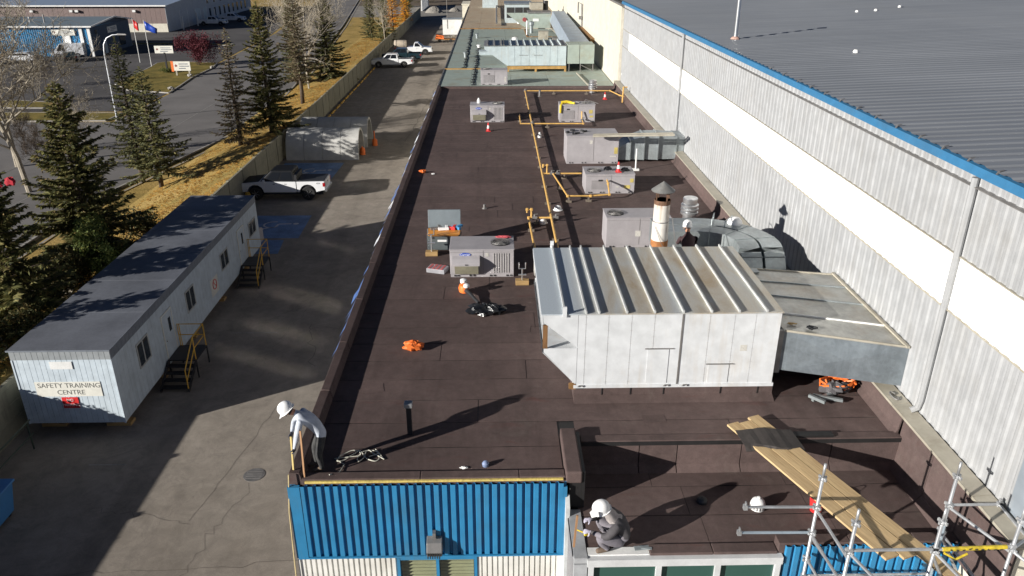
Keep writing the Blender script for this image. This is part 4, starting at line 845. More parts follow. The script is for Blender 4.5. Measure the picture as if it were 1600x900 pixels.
# turbine vents
def alu_vent(x, y, s, label):
    t = thing('aluminium_vent', label, 'roof vent', (x, y, RT), group='bright aluminium roof vents')
    m = MB(); m.lathe([(.26 * s, 0), (.26 * s, .3 * s)], (x, y, RT), 20); m.build('stem', ALU, t, smooth=True)
    for k in range(3): m = MB(); m.lathe([(.27 * s, 0), (.36 * s, .03 * s), (.36 * s, .11 * s), (.27 * s, .15 * s)], (x, y, RT + .3 * s + k * .16 * s), 20); m.build('ring', ALU, t, smooth=True)
    m = MB(); m.lathe([(.29 * s, 0), (.3 * s, .2 * s), (.28 * s, .23 * s), (.0001, .25 * s)], (x, y, RT + .78 * s), 20); m.build('hood', ALU, t, smooth=True)
alu_vent(7.15, 27.2, .9, 'bright ringed aluminium vent between the rusty chimney and the white wall')
alu_vent(6.7, 53.95, .85, 'bright aluminium vent at the far end of the brown roof')
for x, y, h, n_ in ((-1.85, 13.75, .68, 'black vent post with a pale square cap at the front of the brown roof'),):
    t = thing('vent_post', n_, 'vent post', (x, y, RT)); m = MB(); m.box(x - .05, x + .05, y - .05, y + .05, RT, RT + h); m.build('post', BLACKSTEEL, t)
    m = MB(); m.box(x - .085, x + .085, y - .085, y + .085, RT + h, RT + h + .1); m.build('cap', galv('zinc_cap', (.4, .41, .42), .2), t, bevel=.01)
def plumb(x, y, lab, r=.05, h=.16):
    m = MB(); m.lathe([(r * 2, 0), (r * 1.2, .05), (r, .06), (r, h), (r * .8, h + .01)], (x, y, RT), 10); solo('pipe_stub', m, STEELD, lab, 'pipe stub', 'pipe stubs through the felt')
plumb(-.44, 28.84, 'short grey pipe stub on bare felt behind the open tool chest'); plumb(3.0, 52.6, 'short pipe stub with a white foot under the far cross pipe', .07, .4)
crumple('orange_scrap', (-3.28, 34.0, RT), (.16, .1, .12), ORANGE, 'orange scrap in the parapet shade at mid roof', 'scrap', 12); crumple('white_scrap', (-2.78, 33.75, RT), (.09, .05, .04), WHITEPL, 'small white scrap at the tip of the orange scrap shadow', 'scrap', 13)
# ---------------------------------------------------------------- tools on the roof
t = thing('tool_chest', 'open grey steel tool chest on the roof, lid up, orange tray inside', 'tool chest', (-1.75, 24.6, RT))
m = MB(); m.box(-2.3, -1.2, 24.3, 24.34, RT + .06, 7.72); m.box(-2.3, -1.2, 24.92, 24.96, RT + .06, 7.72); m.box(-2.3, -2.26, 24.34, 24.92, RT + .06, 7.72); m.box(-1.24, -1.2, 24.34, 24.92, RT + .06, 7.72); m.box(-2.26, -1.24, 24.34, 24.92, RT + .06, RT + .1); m.build('body', M('chest_grey', (.10, .115, .12), .5, var=.15), t)
m = MB(); m.hexa([(-2.3, 24.95, 7.72), (-1.2, 24.95, 7.72), (-1.2, 25.0, 7.72), (-2.3, 25.0, 7.72), (-2.3, 25.1, 8.3), (-1.2, 25.1, 8.3), (-1.2, 25.15, 8.3), (-2.3, 25.15, 8.3)]); m.build('lid', M('chest_lid', (.17, .2, .215), .5, var=.1), t, bevel=.008)
m = MB(); m.hexa([(-2.2, 24.25, 7.66), (-1.28, 24.25, 7.66), (-1.28, 24.75, 7.66), (-2.2, 24.75, 7.66), (-2.28, 24.15, 7.76), (-1.2, 24.15, 7.76), (-1.2, 24.8, 7.76), (-2.28, 24.8, 7.76)]); m.build('tray', ORANGE if False else M('orange_tray', (.72, .30, .05), .5), t)
m = MB(); m.box(-1.95, -1.6, 24.285, 24.3, 7.45, 7.52); m.build('label_plate', WHITEPL, t)
for x in (-2.12, -1.38): m = MB(); m.box(x - .04, x + .04, 24.28, 24.3, 7.56, 7.62); m.build('latch', UNITDARK, t)
for x, y, l, mt, nm, rz in ((-2.0, 24.6, .4, STEELD, 'grey tool in the orange tray, leftmost', .2), (-1.75, 24.55, .36, WHITEPL, 'white tool in the middle of the orange tray', .1), (-1.5, 24.6, .3, RED, 'red tool in the orange tray', -.3), (-1.33, 24.65, .34, TOOLBLUE, 'blue tool in the orange tray, rightmost', -.7)):
    m = MB(); m.obox((x, y, 7.82), l, .1, .09, rz=rz); m.obox((x + .1, y + .1, 7.84), .1, .25, .07, rz=rz); solo('hand_tool', m, mt, nm, 'tool', 'tools in the tray', bevel=.012)
def pipestand(x, y, lab, h):
    t = thing('pipe_stand', lab, 'stand', (x, y, RT), group='steel stands on wood blocks')
    m = MB(); m.box(x - .2, x + .2, y - .12, y + .12, RT, RT + .14); m.build('wood_base', BLOCKW, t, bevel=.006)
    m = MB(); m.cyl((x, y, RT + .14), (x, y, RT + h), .025, n=8); m.tube([(x - .1, y, RT + h + .2), (x - .1, y, RT + h), (x + .1, y, RT + h), (x + .1, y, RT + h + .2)], .022, 6); m.cyl((x - .12, y, RT + h * .6), (x + .12, y, RT + h * .6), .03, n=8); m.build('screw_post', ALU, t)
pipestand(-2.13, 23.98, 'steel screw stand on a wood block before the open tool chest', .72); pipestand(.78, 21.55, 'steel screw stand on a wood block between the badged unit and the white unit', .5)
t = thing('small_tool_case', 'small flat red striped tool case left of the badged unit', 'tool case', (-1.85, 22.6, RT), rad(-18))
m = MB(); m.box(-.3, .3, -.2, .2, 0, .14); m.build('case', M('case_grey', (.3, .3, .32), .5), t, world=False, bevel=.01)
for k in range(4): m = MB(); m.box(-.26 + k * .135, -.18 + k * .135, -.19, .19, .14, .15); m.build('red_stripe', M('faded_red', (.45, .12, .12), .6) if k == 0 else bpy.data.materials['faded_red'], t, world=False)
t = thing('leaf_blower', 'orange and white blower with dark nozzle lying by the black bag', 'blower', (-.85, 20.7, RT), rad(-62))
m = MB(); m.lathe([(.05, .02), (.17, .05), (.19, .15), (.15, .26), (.05, .3)], (-.25, 0, 0), 14, sy=.8); m.build('motor_housing', ORANGE, t, world=False, smooth=True)
m = MB(); m.lathe([(.05, 0), (.1, .03), (.1, .12), (.04, .15)], (-.38, .06, .25), 12); m.lathe([(.05, 0), (.09, .03), (.09, .1), (.04, .13)], (-.1, .02, .22), 12); m.build('white_cover', WHITEPL, t, world=False, smooth=True)
m = MB(); m.tube([(-.1, 0, .14), (.15, 0, .14), (.5, 0, .09), (.72, 0, .07)], .05, 9, rs=[.07, .055, .045, .05]); m.build('nozzle', PLASTIC, t, world=False, smooth=True)
crumple('rubbish_bag', (-.3, 19.5, RT), (.5, .26, .24), BLACKBAG, 'crumpled black rubbish bag lying on the roof', 'bag', 21, n=22)
crumple('orange_tool_bag', (-2.12, 17.45, RT), (.24, .16, .2), ORANGE, 'small orange bag lying alone on the brown roof', 'bag', 22)
# harness heap and steel legs by the flat duct
crumple('safety_harness_bag', (7.75, 15.2, RT), (.33, .22, .22), M('grey_bag', (.1, .095, .1), .8), 'grey bag with orange straps under the flat duct', 'bag', 31, n=18)
m = MB(); rr4 = random.Random(4)
for k in range(7):
    a = rr4.uniform(0, 6.28); p = [(7.85 + .1 * rr4.uniform(-1, 1) + .34 * math.cos(a + i * .6), 15.28 + .24 * math.sin(a + i * .6), RT + .12 + .13 * abs(math.sin(i + k))) for i in range(5)]; m.tube(p, .028, 5)
solo('orange_strap', m, ORANGE, 'orange webbing straps heaped over the grey bag', 'straps', smooth=True)
for i, (a, b, lb) in enumerate([((7.1, 14.8), (7.75, 15.1), 'upper galvanised angle of the pile by the orange straps'), ((7.15, 14.95), (7.75, 14.72), 'lower galvanised angle of the pile by the orange straps'), ((7.05, 14.9), (7.3, 14.6), 'short galvanised angle at the left of the pile')]):
    m = MB(); m.bar((*a, RT + .05 + i * .03), (*b, RT + .05 + i * .03), .07, .07); solo('steel_angle', m, GALV, lb, 'steel angle', 'galvanised angles by the straps')
m = MB(); m.tube([(8.55 + .06 * math.cos(a), 14.15 + .16 * math.sin(a), 7.65) for a in np.linspace(.4, 6, 16)], .018, 6); solo('wire_loop', m, STEELD, 'loop of dark wire lying on the cream coping near the downspout', 'wire')
# rope
m = MB(); rr5 = random.Random(6); pts = [(-3.25, 12.25, 7.22), (-3.1, 12.45, 7.13), (-3.05, 12.7, 7.12), (-3.28, 12.9, 7.12)]
for k in range(110): a = k * .19; pts.append((-2.95 + .42 * math.cos(a * .53 + .8) * (.6 + .4 * math.sin(k * .123)) + .0037 * k, 12.98 + .18 * math.sin(a * 1.1), 7.115 + .014 * (.5 + .5 * math.sin(k * .9))))
pts += [(-2.5, 13.2, 7.12), (-2.42, 13.05, 7.12), (-2.6, 12.95, 7.12)]
m.tube(pts, .011, 5); solo('rope', m, M('pale_rope', (.55, .54, .46), .8), 'tangled pale rope on the roof behind the stooping worker', 'rope', smooth=True)
m = MB(); m.tube([(-3.98, 12.1, 7.35), (-4.05, 12.04, 6.5), (-4.14, 11.98, 3), (-4.16, 11.96, .02)], .015, 5); solo('hanging_rope', m, M('tan_rope', (.52, .42, .22), .8), 'thin tan rope hanging down the left corner of the blue front', 'rope')
for (x, yb, z0, z1, lb) in ((-3.72, 12.22, 7.2, 8.22, 'brown wooden stick standing at the front edge, right of the stooping worker'), (-3.93, 12.28, 7.33, 8.05, 'pale yellow stick held by the stooping worker at the roof corner')):
    m = MB(); m.bar((x, yb, z0), (x + .02, yb + .05, z1), .035, .02); solo('wooden_stick', m, STICKW if x > -3.8 else M('pale_stick', (.55, .42, .16), .7), lb, 'stick')
m = MB(); m.lathe([(.06, 0), (.07, .06), (.045, .1), (.02, .12)], (-.25, 12.62, RT), 12); solo('blue_jug', m, M('blue_plastic', (.2, .26, .42), .5), 'small blue pot near the front parapet', 'pot')
crumple('white_scrap', (-.68, 12.55, RT), (.08, .03, .03), WHITEPL, 'thin white scrap at the front parapet left of the blue pot', 'scrap', 41)
# ================================================================ low roof: planks, scaffold, small things
def planks():
    d0 = Vector((4.86, 13.75)); d1 = Vector((6.42, 9.78)); ax = (d1 - d0).normalized(); nx = Vector((-ax.y, ax.x))
    ang = math.atan2(ax.y, ax.x) - math.pi / 2
    for i, (off, w, L0, L1, z, lb) in enumerate([(.14, .275, 0, 0, 7.2, 'leftmost of three pale scaffold planks leading onto the roof'), (.43, .275, .06, .1, 7.2, 'middle one of three pale scaffold planks leading onto the roof'), (.72, .275, -.05, 1.15, 7.195, 'rightmost and longest pale scaffold plank leading onto the roof')]):
        a = d0 - nx * (-off) + ax * L0; b = d1 + nx * off + ax * L1; c = (a + b) / 2; L = (b - a).length
        m = MB(); m.box(-w / 2, w / 2, -L / 2, L / 2, 0, .045); o = m.build('scaffold_plank', PLANK, None, bevel=.006); o.location = (c.x, c.y, z); o.rotation_euler = (0, 0, ang); tag(o, lb, 'plank', 'scaffold planks')
planks()
m = MB(); V = []; n = 10
for i in range(n + 1):
    x = 4.97 + i * .118; z = 7.262 + .012 * math.sin(i * 1.7) - (.0 if 1 < i < 8 else .04)
    V += [(x, 13.52 - .02 * math.sin(i), z + .01), (x + .05, 12.98 + .05 * math.sin(i * .8) - i * .012, z - .0), (x + .06, 12.9 - i * .012, z - .07)]
m.add(V, [(i * 3 + q, (i + 1) * 3 + q, (i + 1) * 3 + q + 1, i * 3 + q + 1) for i in range(n) for q in range(2)]); o = solo('rubber_mat', m, M('dark_rubber', (.042, .035, .032), .7, var=.3, fine=14, fv=.3), 'dark rubber mat draped over the upper ends of the planks', 'mat', fix=False)
sd = o.modifiers.new('thick', 'SOLIDIFY'); sd.thickness = .02
m = MB(); m.box(6.05, 7.0, 13.36, 13.52, 7.155, 7.2); solo('felt_offcut', m, BITUMEN, 'dark felt offcut lying on the step edge right of the planks', 'felt strip')
t = thing('bucket', 'red plastic bucket on the low roof under the planks', 'bucket', (6.22, 12.0, 6.4))
m = MB(); m.lathe([(.11, 0), (.15, .32), (.16, .33), (.14, .33), (.105, .02)], (6.22, 12.0, 6.4), 18); m.build('body', RED, t, smooth=True)
m = MB(); m.tube([(6.22 + .155 * math.cos(a), 12.0, 6.72 + .12 * math.sin(a)) for a in np.linspace(0, 3.14, 9)], .008, 5); m.build('handle', STEELD, t)
t = thing('dome_vent', 'white ribbed dome on the low roof left of the planks', 'dome vent', (5.1, 12.1, 6.4))
m = MB(); m.lathe([(.14, 0), (.145, .1), (.12, .18), (.07, .225), (.0001, .24)], (5.1, 12.1, 6.4), 20); m.build('dome', WHITEPL, t, smooth=True)
for k in range(16): a = k * .393; m = MB(); m.obox((5.1 + .144 * math.cos(a), 12.1 + .144 * math.sin(a), 6.46), .012, .02, .07, rz=a); m.build('slot', STEELD, t)
m = MB(); m.box(5.08, 5.12, 12.08, 12.12, 6.63, 6.67); m.build('knob', WHITEPL, t)
m = MB(); m.lathe([(.11, 0), (.11, .05), (.07, .1), (.0001, .12)], (4.05, 12.3, 6.4), 14); solo('drain_dome', m, PLASTIC, 'round black drain dome in the shadow of the squatting worker', 'drain')
m = MB(); m.bar((1.335, 10.72, 6.75), (1.375, 10.72, 7.45), .035, .035); solo('wooden_stick', m, STICKW, 'brown wooden stick upright at the corner in front of the squatting worker', 'stick')
for x, y, s, lb in ((1.95, 11.0, 51, 'dark pouch by the squatting worker knees'),): crumple('tool_pouch', (x, y, 6.42), (.12, .08, .08), BLACKBAG, lb, 'pouch', s)
m = MB(); m.obox((2.62, 11.0, 6.44), .28, .1, .02, rz=.1); m.obox((2.7, 10.98, 6.455), .2, .06, .02, rz=-.2); solo('metal_offcut', m, GALV, 'thin metal offcuts on the parapet right of the squatting worker', 'metal offcut')
# scaffold
SC = thing('scaffold', 'grey tube scaffold with yellow taped ledger at the lower right', 'scaffold', (7.3, 10.1, 0))
YB, YF = 10.6, 9.45
st_m = MB(); st_m.cyl((0, 0, 0), (0, 0, 8.3), .029, n=10); st_m.cyl((0, 0, 8.3), (0, 0, 8.57), .023, n=10); stm = st_m.mesh('standard', TUBE, True)
cup = MB(); cup.lathe([(.03, -.05), (.06, -.03), (.06, .0), (.035, .03)], (0, 0, 0), 10)
for a in range(4): cup.obox((.055 * math.cos(a * 1.571 + .4), .055 * math.sin(a * 1.571 + .4), .0), .06, .03, .05, rz=a * 1.571 + .4)
cm = cup.mesh('coupler', TUBE)
def standard(x, y, lv):
    o = bpy.data.objects.new('standard', stm); COL.objects.link(o); o.parent = SC; o.location = (x - 7.3, y - 10.1, 0)
    for z in lv:
        c = bpy.data.objects.new('coupler', cm); COL.objects.link(c); c.parent = SC; c.location = (x - 7.3, y - 10.1, z)
xA, xD = 5.51, 7.82; xB, xC, xE = 5.58, 6.95, 8.2
for x in (xA, xD): standard(x, YB, (8.27, 7.66, 7.1, 6.5, 5.9, 4))
for x in (xB, xC, xE): standard(x, YF, (8.3, 7.72, 6.9, 6.0, 4))
def member(a, b, name='ledger', mat=None, r=.026): m = MB(); m.cyl(a, b, r, n=8); return m.build(name, mat or TUBE, SC, smooth=True)
def ledger(a, b, mat=None):
    o = member(a, b, 'ledger', mat)
    for p in (a, b): m = MB(); m.obox(p, .07, .07, .09); m.obox((p[0], p[1], p[2] + .06), .02, .05, .1); m.build('wedge_head', TUBE, SC)
    return o
ledger((4.26, YB, 7.68), (xA, YB, 7.66)); ledger((4.22, YB, 7.12), (xA, YB, 7.1), M('bluish_tube', (.42, .5, .56), .4, .5)); ledger((xD, YB, 7.66), (8.72, YB, 7.66))
ledger((xB, YF, 7.75), (xC, YF, 7.75)); m_ = ledger((xC, YF, 7.74), (xE, YF, 7.78))
m = MB(); m.cyl((xC + .12, YF, 7.744), (xE - .1, YF, 7.775), .036, n=10); tp = m.build('yellow_tape', YELLOW, SC); 
m = MB(); rr6 = random.Random(8)
for k in range(9): x = xC + .25 + k * .1; m.obox((x, YF - .036, 7.76 + rr6.uniform(-.012, .012)), .045, .004, .022, ry=rr6.uniform(-.6, .6))
o = m.build('tape_print', PLASTIC, tp)
m = MB(); m.tube([(xC + .14, YF - .03, 7.7), (xC + .3, YF - .1, 7.62), (xC + .5, YF - .06, 7.7)], .02, 6); m.build('tape_tail', YELLOW, SC)
for a, b in (((xA, YB, 7.6), (xB, YF, 7.58)), ((xA, YB, 7.05), (xB, YF, 7.03)), ((xA, YB, 6.5), (xB, YF, 6.48)), ((xD, YB, 7.62), (xE, YF, 7.66)), ((xD, YB, 7.05), (xE - .35, YF, 7.0)), ((xD, YB, 6.5), (xE - .35, YF, 6.48)), ((xB, YF, 7.7), (5.95, 8.3, 7.65)), ((xC, YF, 7.7), (7.2, 8.3, 7.66)), ((xE, YF, 7.7), (8.65, 8.3, 7.62)), ((xC, YF, 6.9), (7.2, 8.3, 6.86))): member(a, b, 'transom')
ledger((8.7, YB, 7.66), (8.7, YF - .5, 7.6)); member((xE, YF, 7.72), (8.72, YF + .3, 7.74), 'bracket')
for x in (6.65, 4.85): standard(x, YB, (6.5, 5.9)) if False else None
member((xA, YB, 7.0), (xA + 1.1, YB, 5.4), 'brace'); member((xC, YF, 7.6), (xC + .75, YF, 6.2), 'brace'); member((xD, YB, 7.0), (xD + .8, YB, 5.6), 'brace'); member((xD - .12, YB - .2, 7.4), (xD - .12, YB - .2, 5.5), 'standard', bpy.data.materials['bluish_tube']); ledger((xB, YF, 6.5), (xC, YF, 6.5)); ledger((xA, YB, 6.1), (xD, YB, 6.1))
m = MB(); m.box(5.5, 7.0, 9.5, 10.4, 5.86, 5.9); m.build('deck_board', M('dusty_deck', (.26, .2, .14), .9, var=.4, scale=9, fine=30, fv=.5), SC)
m = MB(); m.lathe([(.06, 0), (.085, .06), (.06, .13), (.0001, .15)], (5.9, 10.0, 5.9), 14); solo('steel_ball_float', m, ALU, 'small shiny round metal pot on the scaffold deck', 'pot', smooth=True)
# ================================================================ trailer
T = thing('site_trailer', 'long pale blue-grey office trailer with dark flat roof and training sign on its end', 'trailer', (-15.35, 24.25, 0))
tx0, tx1, ty0, ty1, tz0, tz1 = -17.1, -13.6, 24.25, 42.35, .5, 3.5
m = MB(); m.box(tx0 + .03, tx1 - .03, ty0 + .03, ty1 - .03, tz0, tz1 - .02); m.build('body', TRAILERW, T)
def siding(name, n, along, fixed, z0, z1, mat, a0, a1, side):
    w = (a1 - a0) / n; s = MB()
    if side == 'front': s.box(0.006, w - .006, 0, .03, z0, z1)
    else: s.box(0, .03, 0.006, w - .006, z0, z1)
    me = s.mesh(name, mat)
    for i in range(n):
        o = bpy.data.objects.new(name, me); COL.objects.link(o); o.parent = T
        o.location = ((a0 + i * w) - T.location.x, fixed - T.location.y, 0) if side == 'front' else (fixed - T.location.x, a0 + i * w - T.location.y, 0)
siding('siding_strip', 18, 'x', ty0, tz0 + .02, 3.14, TRAILERW, tx0, tx1, 'front'); siding('trim_strip', 18, 'x', ty0 - .012, 3.15, 3.49, M('trailer_grey_trim', (.27, .29, .30), .55, var=.12), tx0, tx1, 'front')
siding('siding_strip', 60, 'y', tx1 - .03, tz0 + .02, 3.14, TRAILERW, ty0 + .04, ty1, 'side'); siding('trim_strip', 60, 'y', tx1 - .018, 3.15, 3.49, TRAILERT, ty0 - .01, ty1, 'side')
for x in (tx0 + .0, tx1 - .05): m = MB(); m.box(x, x + .055, ty0 - .02, ty0 + .04, tz0, 3.14); m.build('corner_trim', TRAILERW, T)
ys_ = [24.2, 27.3, 30.4, 33.5, 36.6, 39.6, 42.4]
for a, b in zip(ys_[:-1], ys_[1:]): m = MB(); m.box(tx0 - .05, tx1 + .03, a, b - .025, 3.5, 3.53); m.build('roof_sheet', TRAILERROOF, T)
m = MB(); m.box(tx0 - .06, tx1 + .04, 24.19, 24.215, 3.49, 3.55); m.box(tx1 + .02, tx1 + .045, 24.2, 42.4, 3.49, 3.545); m.build('roof_edge', TRAILERT, T)
def win(y0, y1, z0, z1):
    m = MB(); X = tx1
    for (a, b, c, d) in ((y0, y1, z0, z0 + .06), (y0, y1, z1 - .06, z1), (y0, y0 + .06, z0 + .06, z1 - .06), (y1 - .06, y1, z0 + .06, z1 - .06), ((y0 + y1) / 2 - .025, (y0 + y1) / 2 + .025, z0 + .06, z1 - .06)): m.box(X - .005, X + .035, a, b, c, d)
    f = m.build('window', M('window_frame', (.45, .45, .42), .5) if 'window_frame' not in bpy.data.materials else bpy.data.materials['window_frame'], T)
    for a, b in ((y0 + .06, (y0 + y1) / 2 - .025), ((y0 + y1) / 2 + .025, y1 - .06)): m = MB(); m.box(X + .004, X + .012, a, b, z0 + .06, z1 - .06); m.build('pane', DARKGLASS, f)
win(26.05, 27.1, 1.7, 2.72); win(31.05, 32.1, 1.62, 2.62); win(35.75, 36.9, 1.65, 2.52); win(40.55, 41.8, 1.62, 2.46)
def door(y0, y1):
    m = MB(); m.box(tx1, tx1 + .03, y0, y1, .62, 2.68); d = m.build('door', TRAILERW, T)
    m = MB(); m.box(tx1 + .028, tx1 + .036, y0 + .55, y0 + .78, 1.8, 2.4); m.build('pane', DARKGLASS, d)
    m = MB(); m.box(tx1 + .03, tx1 + .08, y0 + .08, y0 + .14, 1.55, 1.62); m.build('handle', ALU, d)
    m = MB()
    for a, b in ((y0 - .06, y0), (y1, y1 + .06)): m.box(tx1, tx1 + .04, a, b, .6, 2.74)
    m.box(tx1, tx1 + .04, y0, y1, 2.69, 2.74); m.build('door_frame', SIGNW, T)
door(28.45, 29.4); door(38.6, 39.6)
m = MB(); m.box(-16.5, -14.18, ty0 - .022, ty0 - .013, 1.66, 2.26); sg = m.build('sign_board', SIGNW, T)
tl = T.location
text_mesh('SAFETY TRAINING', .27, SIGNTXT, 'sign_lettering', T, (-15.3 - tl.x, ty0 - .024 - tl.y, 2.1 - 0), (rad(90), 0, 0)); text_mesh('CENTRE', .27, SIGNTXT, 'sign_lettering', T, (-15.28 - tl.x, ty0 - .024 - tl.y, 1.82), (rad(90), 0, 0))
m = MB(); m.box(-15.68, -15.1, ty0 - .03, ty0 - .013, 1.17, 1.62); m.build('no_parking_sign', RED, T)
text_mesh('NO', .16, WHITEPL, 'sign_lettering', T, (-15.39 - tl.x, ty0 - .032 - tl.y, 1.5), (rad(90), 0, 0)); text_mesh('PARKING', .15, WHITEPL, 'sign_lettering', T, (-15.39 - tl.x, ty0 - .032 - tl.y, 1.3), (rad(90), 0, 0))
m = MB(); m.box(-15.78, -15.0, ty0 - .03, ty0 - .013, 2.78, 3.08); m.build('white_patch', WHITEPAINT, T)
m = MB(); m.box(tx1, tx1 + .012, 34.05, 35.05, 1.0, 1.84); m.build('notice_board', SIGNW, T)
m = MB(); m.tube([(tx1 + .02, 34.55 + .24 * math.cos(a), 1.5 + .24 * math.sin(a)) for a in np.linspace(0, 6.283, 20)], .022, 4, cap=False); m.bar((tx1 + .02, 34.38, 1.67), (tx1 + .02, 34.72, 1.33), .03, .02); m.build('no_smoking_ring', RED, T)
for y in (25, 28.5, 32, 36, 40):
    for x in (-16.6, -14.2):
        m = MB(); m.box(x - .45, x + .45, y - .2, y + .2, 0, .12); m.box(x - .2, x + .2, y - .2, y + .2, .12, .36); m.build('support_crib', BLOCKW, T)
m = MB(); m.box(-16.9, -13.8, 24.6, 24.72, .36, .5); m.box(-16.5, -16.3, 24.6, 42, .3, .5); m.box(-14.4, -14.2, 24.6, 42, .3, .5); m.build('chassis', STEELD, T)
m = MB(); m.prism([(42.4, .6), (43.2, .6), (43.2, 1.3), (42.9, 1.45), (42.4, 1.45)], 'x', -14.6, -13.65); m.build('wall_unit', UNITGREY, T, bevel=.03)
def stairs(yc, label):
    t = thing('trailer_stairs', label, 'stairs', (-13.0, yc, 0), group='black steel steps with yellow rails')
    x0, x1 = -13.55, -12.4
    m = MB(); m.box(x0, x1, yc, yc + 1.3, .78, .84); m.build('landing', BLACKSTEEL, t)
    for k in range(4): m = MB(); m.box(x0, x1, yc - .28 * (k + 1), yc - .28 * k - .02, .62 - k * .17, .66 - k * .17); m.build('tread', BLACKSTEEL, t)
    m = MB()
    for x in (x0 + .02, x1 - .02):
        m = MB(); m.bar((x, yc, .8), (x, yc - 1.2, .05), .04, .16); m.build('stringer', BLACKSTEEL, t)
        for yy in (yc + 1.28, yc): m = MB(); m.bar((x, yy, 0), (x, yy, .8), .05); m.build('leg', BLACKSTEEL, t)
    for x in (x1 - .03,):
        m = MB(); m.tube([(x, yc + 1.28, .1), (x, yc + 1.28, 1.85), (x, yc + .05, 1.85), (x, yc - 1.15, 1.0), (x, yc - 1.15, .05)], .026, 6); m.tube([(x, yc + 1.28, 1.35), (x, yc + .05, 1.35), (x, yc - 1.15, .5)], .022, 6); m.tube([(x, yc + .05, .8), (x, yc + .05, 1.85)], .024, 6); m.build('handrail', YELLOWRAIL, t)
    m = MB(); m.tube([(x0 + .05, yc + 1.28, .8), (x0 + .05, yc + 1.28, 1.85), (x1 - .03, yc + 1.28, 1.85)], .024, 6); m.tube([(x0 + .05, yc + 1.28, 1.35), (x1 - .03, yc + 1.28, 1.35)], .02, 6); m.tube([(x0 + .12, yc + 1.28, .8), (x0 + .12, yc + 1.28, 1.85)], .02, 6); m.build('handrail', YELLOWRAIL, t)
stairs(28.3, 'black steel steps with yellow handrail at the near trailer door'); stairs(38.5, 'black steel steps with yellow handrail at the far trailer door')
# ---------------------------------------------------------------- arched shelters
def shelter(x0, x1, yc, r, hgt, label):
    t = thing('arched_shelter', label, 'shelter', ((x0 + x1) / 2, yc, 0), group='arched concrete shelters'); N = 14; ns = 4
    def ring(rr): return [(yc + rr * math.cos(a), hgt * rr / r * math.sin(a)) for a in np.linspace(0, math.pi, N + 1)]
    L = (x1 - x0) / ns
    for k in range(ns):
        a, b = x0 + k * L, x0 + (k + 1) * L - .03; m = MB(); o_, i_ = ring(r), ring(r - .14); V = []
        for xx in (a, b): V += [(xx, p[0], p[1]) for p in o_] + [(xx, p[0], p[1]) for p in i_]
        n = N + 1; F_ = []
        for j in range(N): F_ += [(j, j + 1, 2 * n + j + 1, 2 * n + j), (n + j + 1, n + j, 3 * n + j, 3 * n + j + 1), (j + 1, j, n + j, n + j + 1), (2 * n + j, 2 * n + j + 1, 3 * n + j + 1, 3 * n + j)]
        F_ += [(0, 2 * n, 3 * n, n), (N, n + N, 3 * n + N, 2 * n + N)]
        m.add(V, F_); m.build('arch_segment', M('shelter_concrete', (.48, .475, .45), .75, var=.18, scale=.8, fine=20, fv=.12, rnd_obj=.1) if 'shelter_concrete' not in bpy.data.materials else bpy.data.materials['shelter_concrete'], t, smooth=True)
shelter(-17.3, -11.3, 65.1, 1.65, 2.35, 'pale arched concrete shelter, the nearer of two by the fence'); shelter(-17.1, -11.2, 69.4, 1.65, 2.35, 'pale arched concrete shelter, the farther of two by the fence')
def barrel(x, y, lb, h=.9):
    t = thing('marker_post', lb, 'marker', (x, y, 0)); m = MB(); m.lathe([(.24, 0), (.22, .5), (.12, .6), (.06, .62), (.05, h), (.0001, h + .02)], (x, y, 0), 12); m.build('body', ORANGE, t); m = MB(); m.lathe([(.225, .2), (.223, .35)], (x, y, 0), 12); m.build('band', YELLOW, t)
barrel(-10.7, 68.5, 'orange marker drum beside the mouth of the farther arched shelter', 1.3); barrel(-11.3, 65.3, 'orange marker drum just inside the nearer arched shelter', .7)
t = thing('yellow_bollard', 'short yellow bollard between the trailer roof and the near white pickup', 'bollard', (-17.2, 52.2, 0)); m = MB(); m.lathe([(.2, 0), (.2, .55), (.15, .68), (.0001, .74)], (-17.2, 52.2, 0), 14); m.build('body', ROADYELLOW, t, smooth=True)
t = thing('blue_bin', 'blue bin corner at the left edge of the shaded asphalt', 'bin', (-15.9, 19.6, 0))
m = MB(); m.hexa([(-16.6, 19.0, .12), (-15.35, 19.0, .12), (-15.35, 19.95, .12), (-16.6, 19.95, .12), (-16.7, 18.9, 1.15), (-15.2, 18.9, 1.15), (-15.2, 20.05, 1.15), (-16.7, 20.05, 1.15)]); m.build('body', CARBLUE, t, bevel=.03)
m = MB(); m.box(-16.75, -15.15, 18.85, 20.1, 1.16, 1.24); m.build('lid', CARBLUE, t, bevel=.02)
for x in (-16.4, -15.5): m = MB(); m.cyl((x, 19.1, .08), (x + .08, 19.1, .08), .08, n=10); m.cyl((x, 19.8, .08), (x + .08, 19.8, .08), .08, n=10); m.build('wheel', TYRE, t)
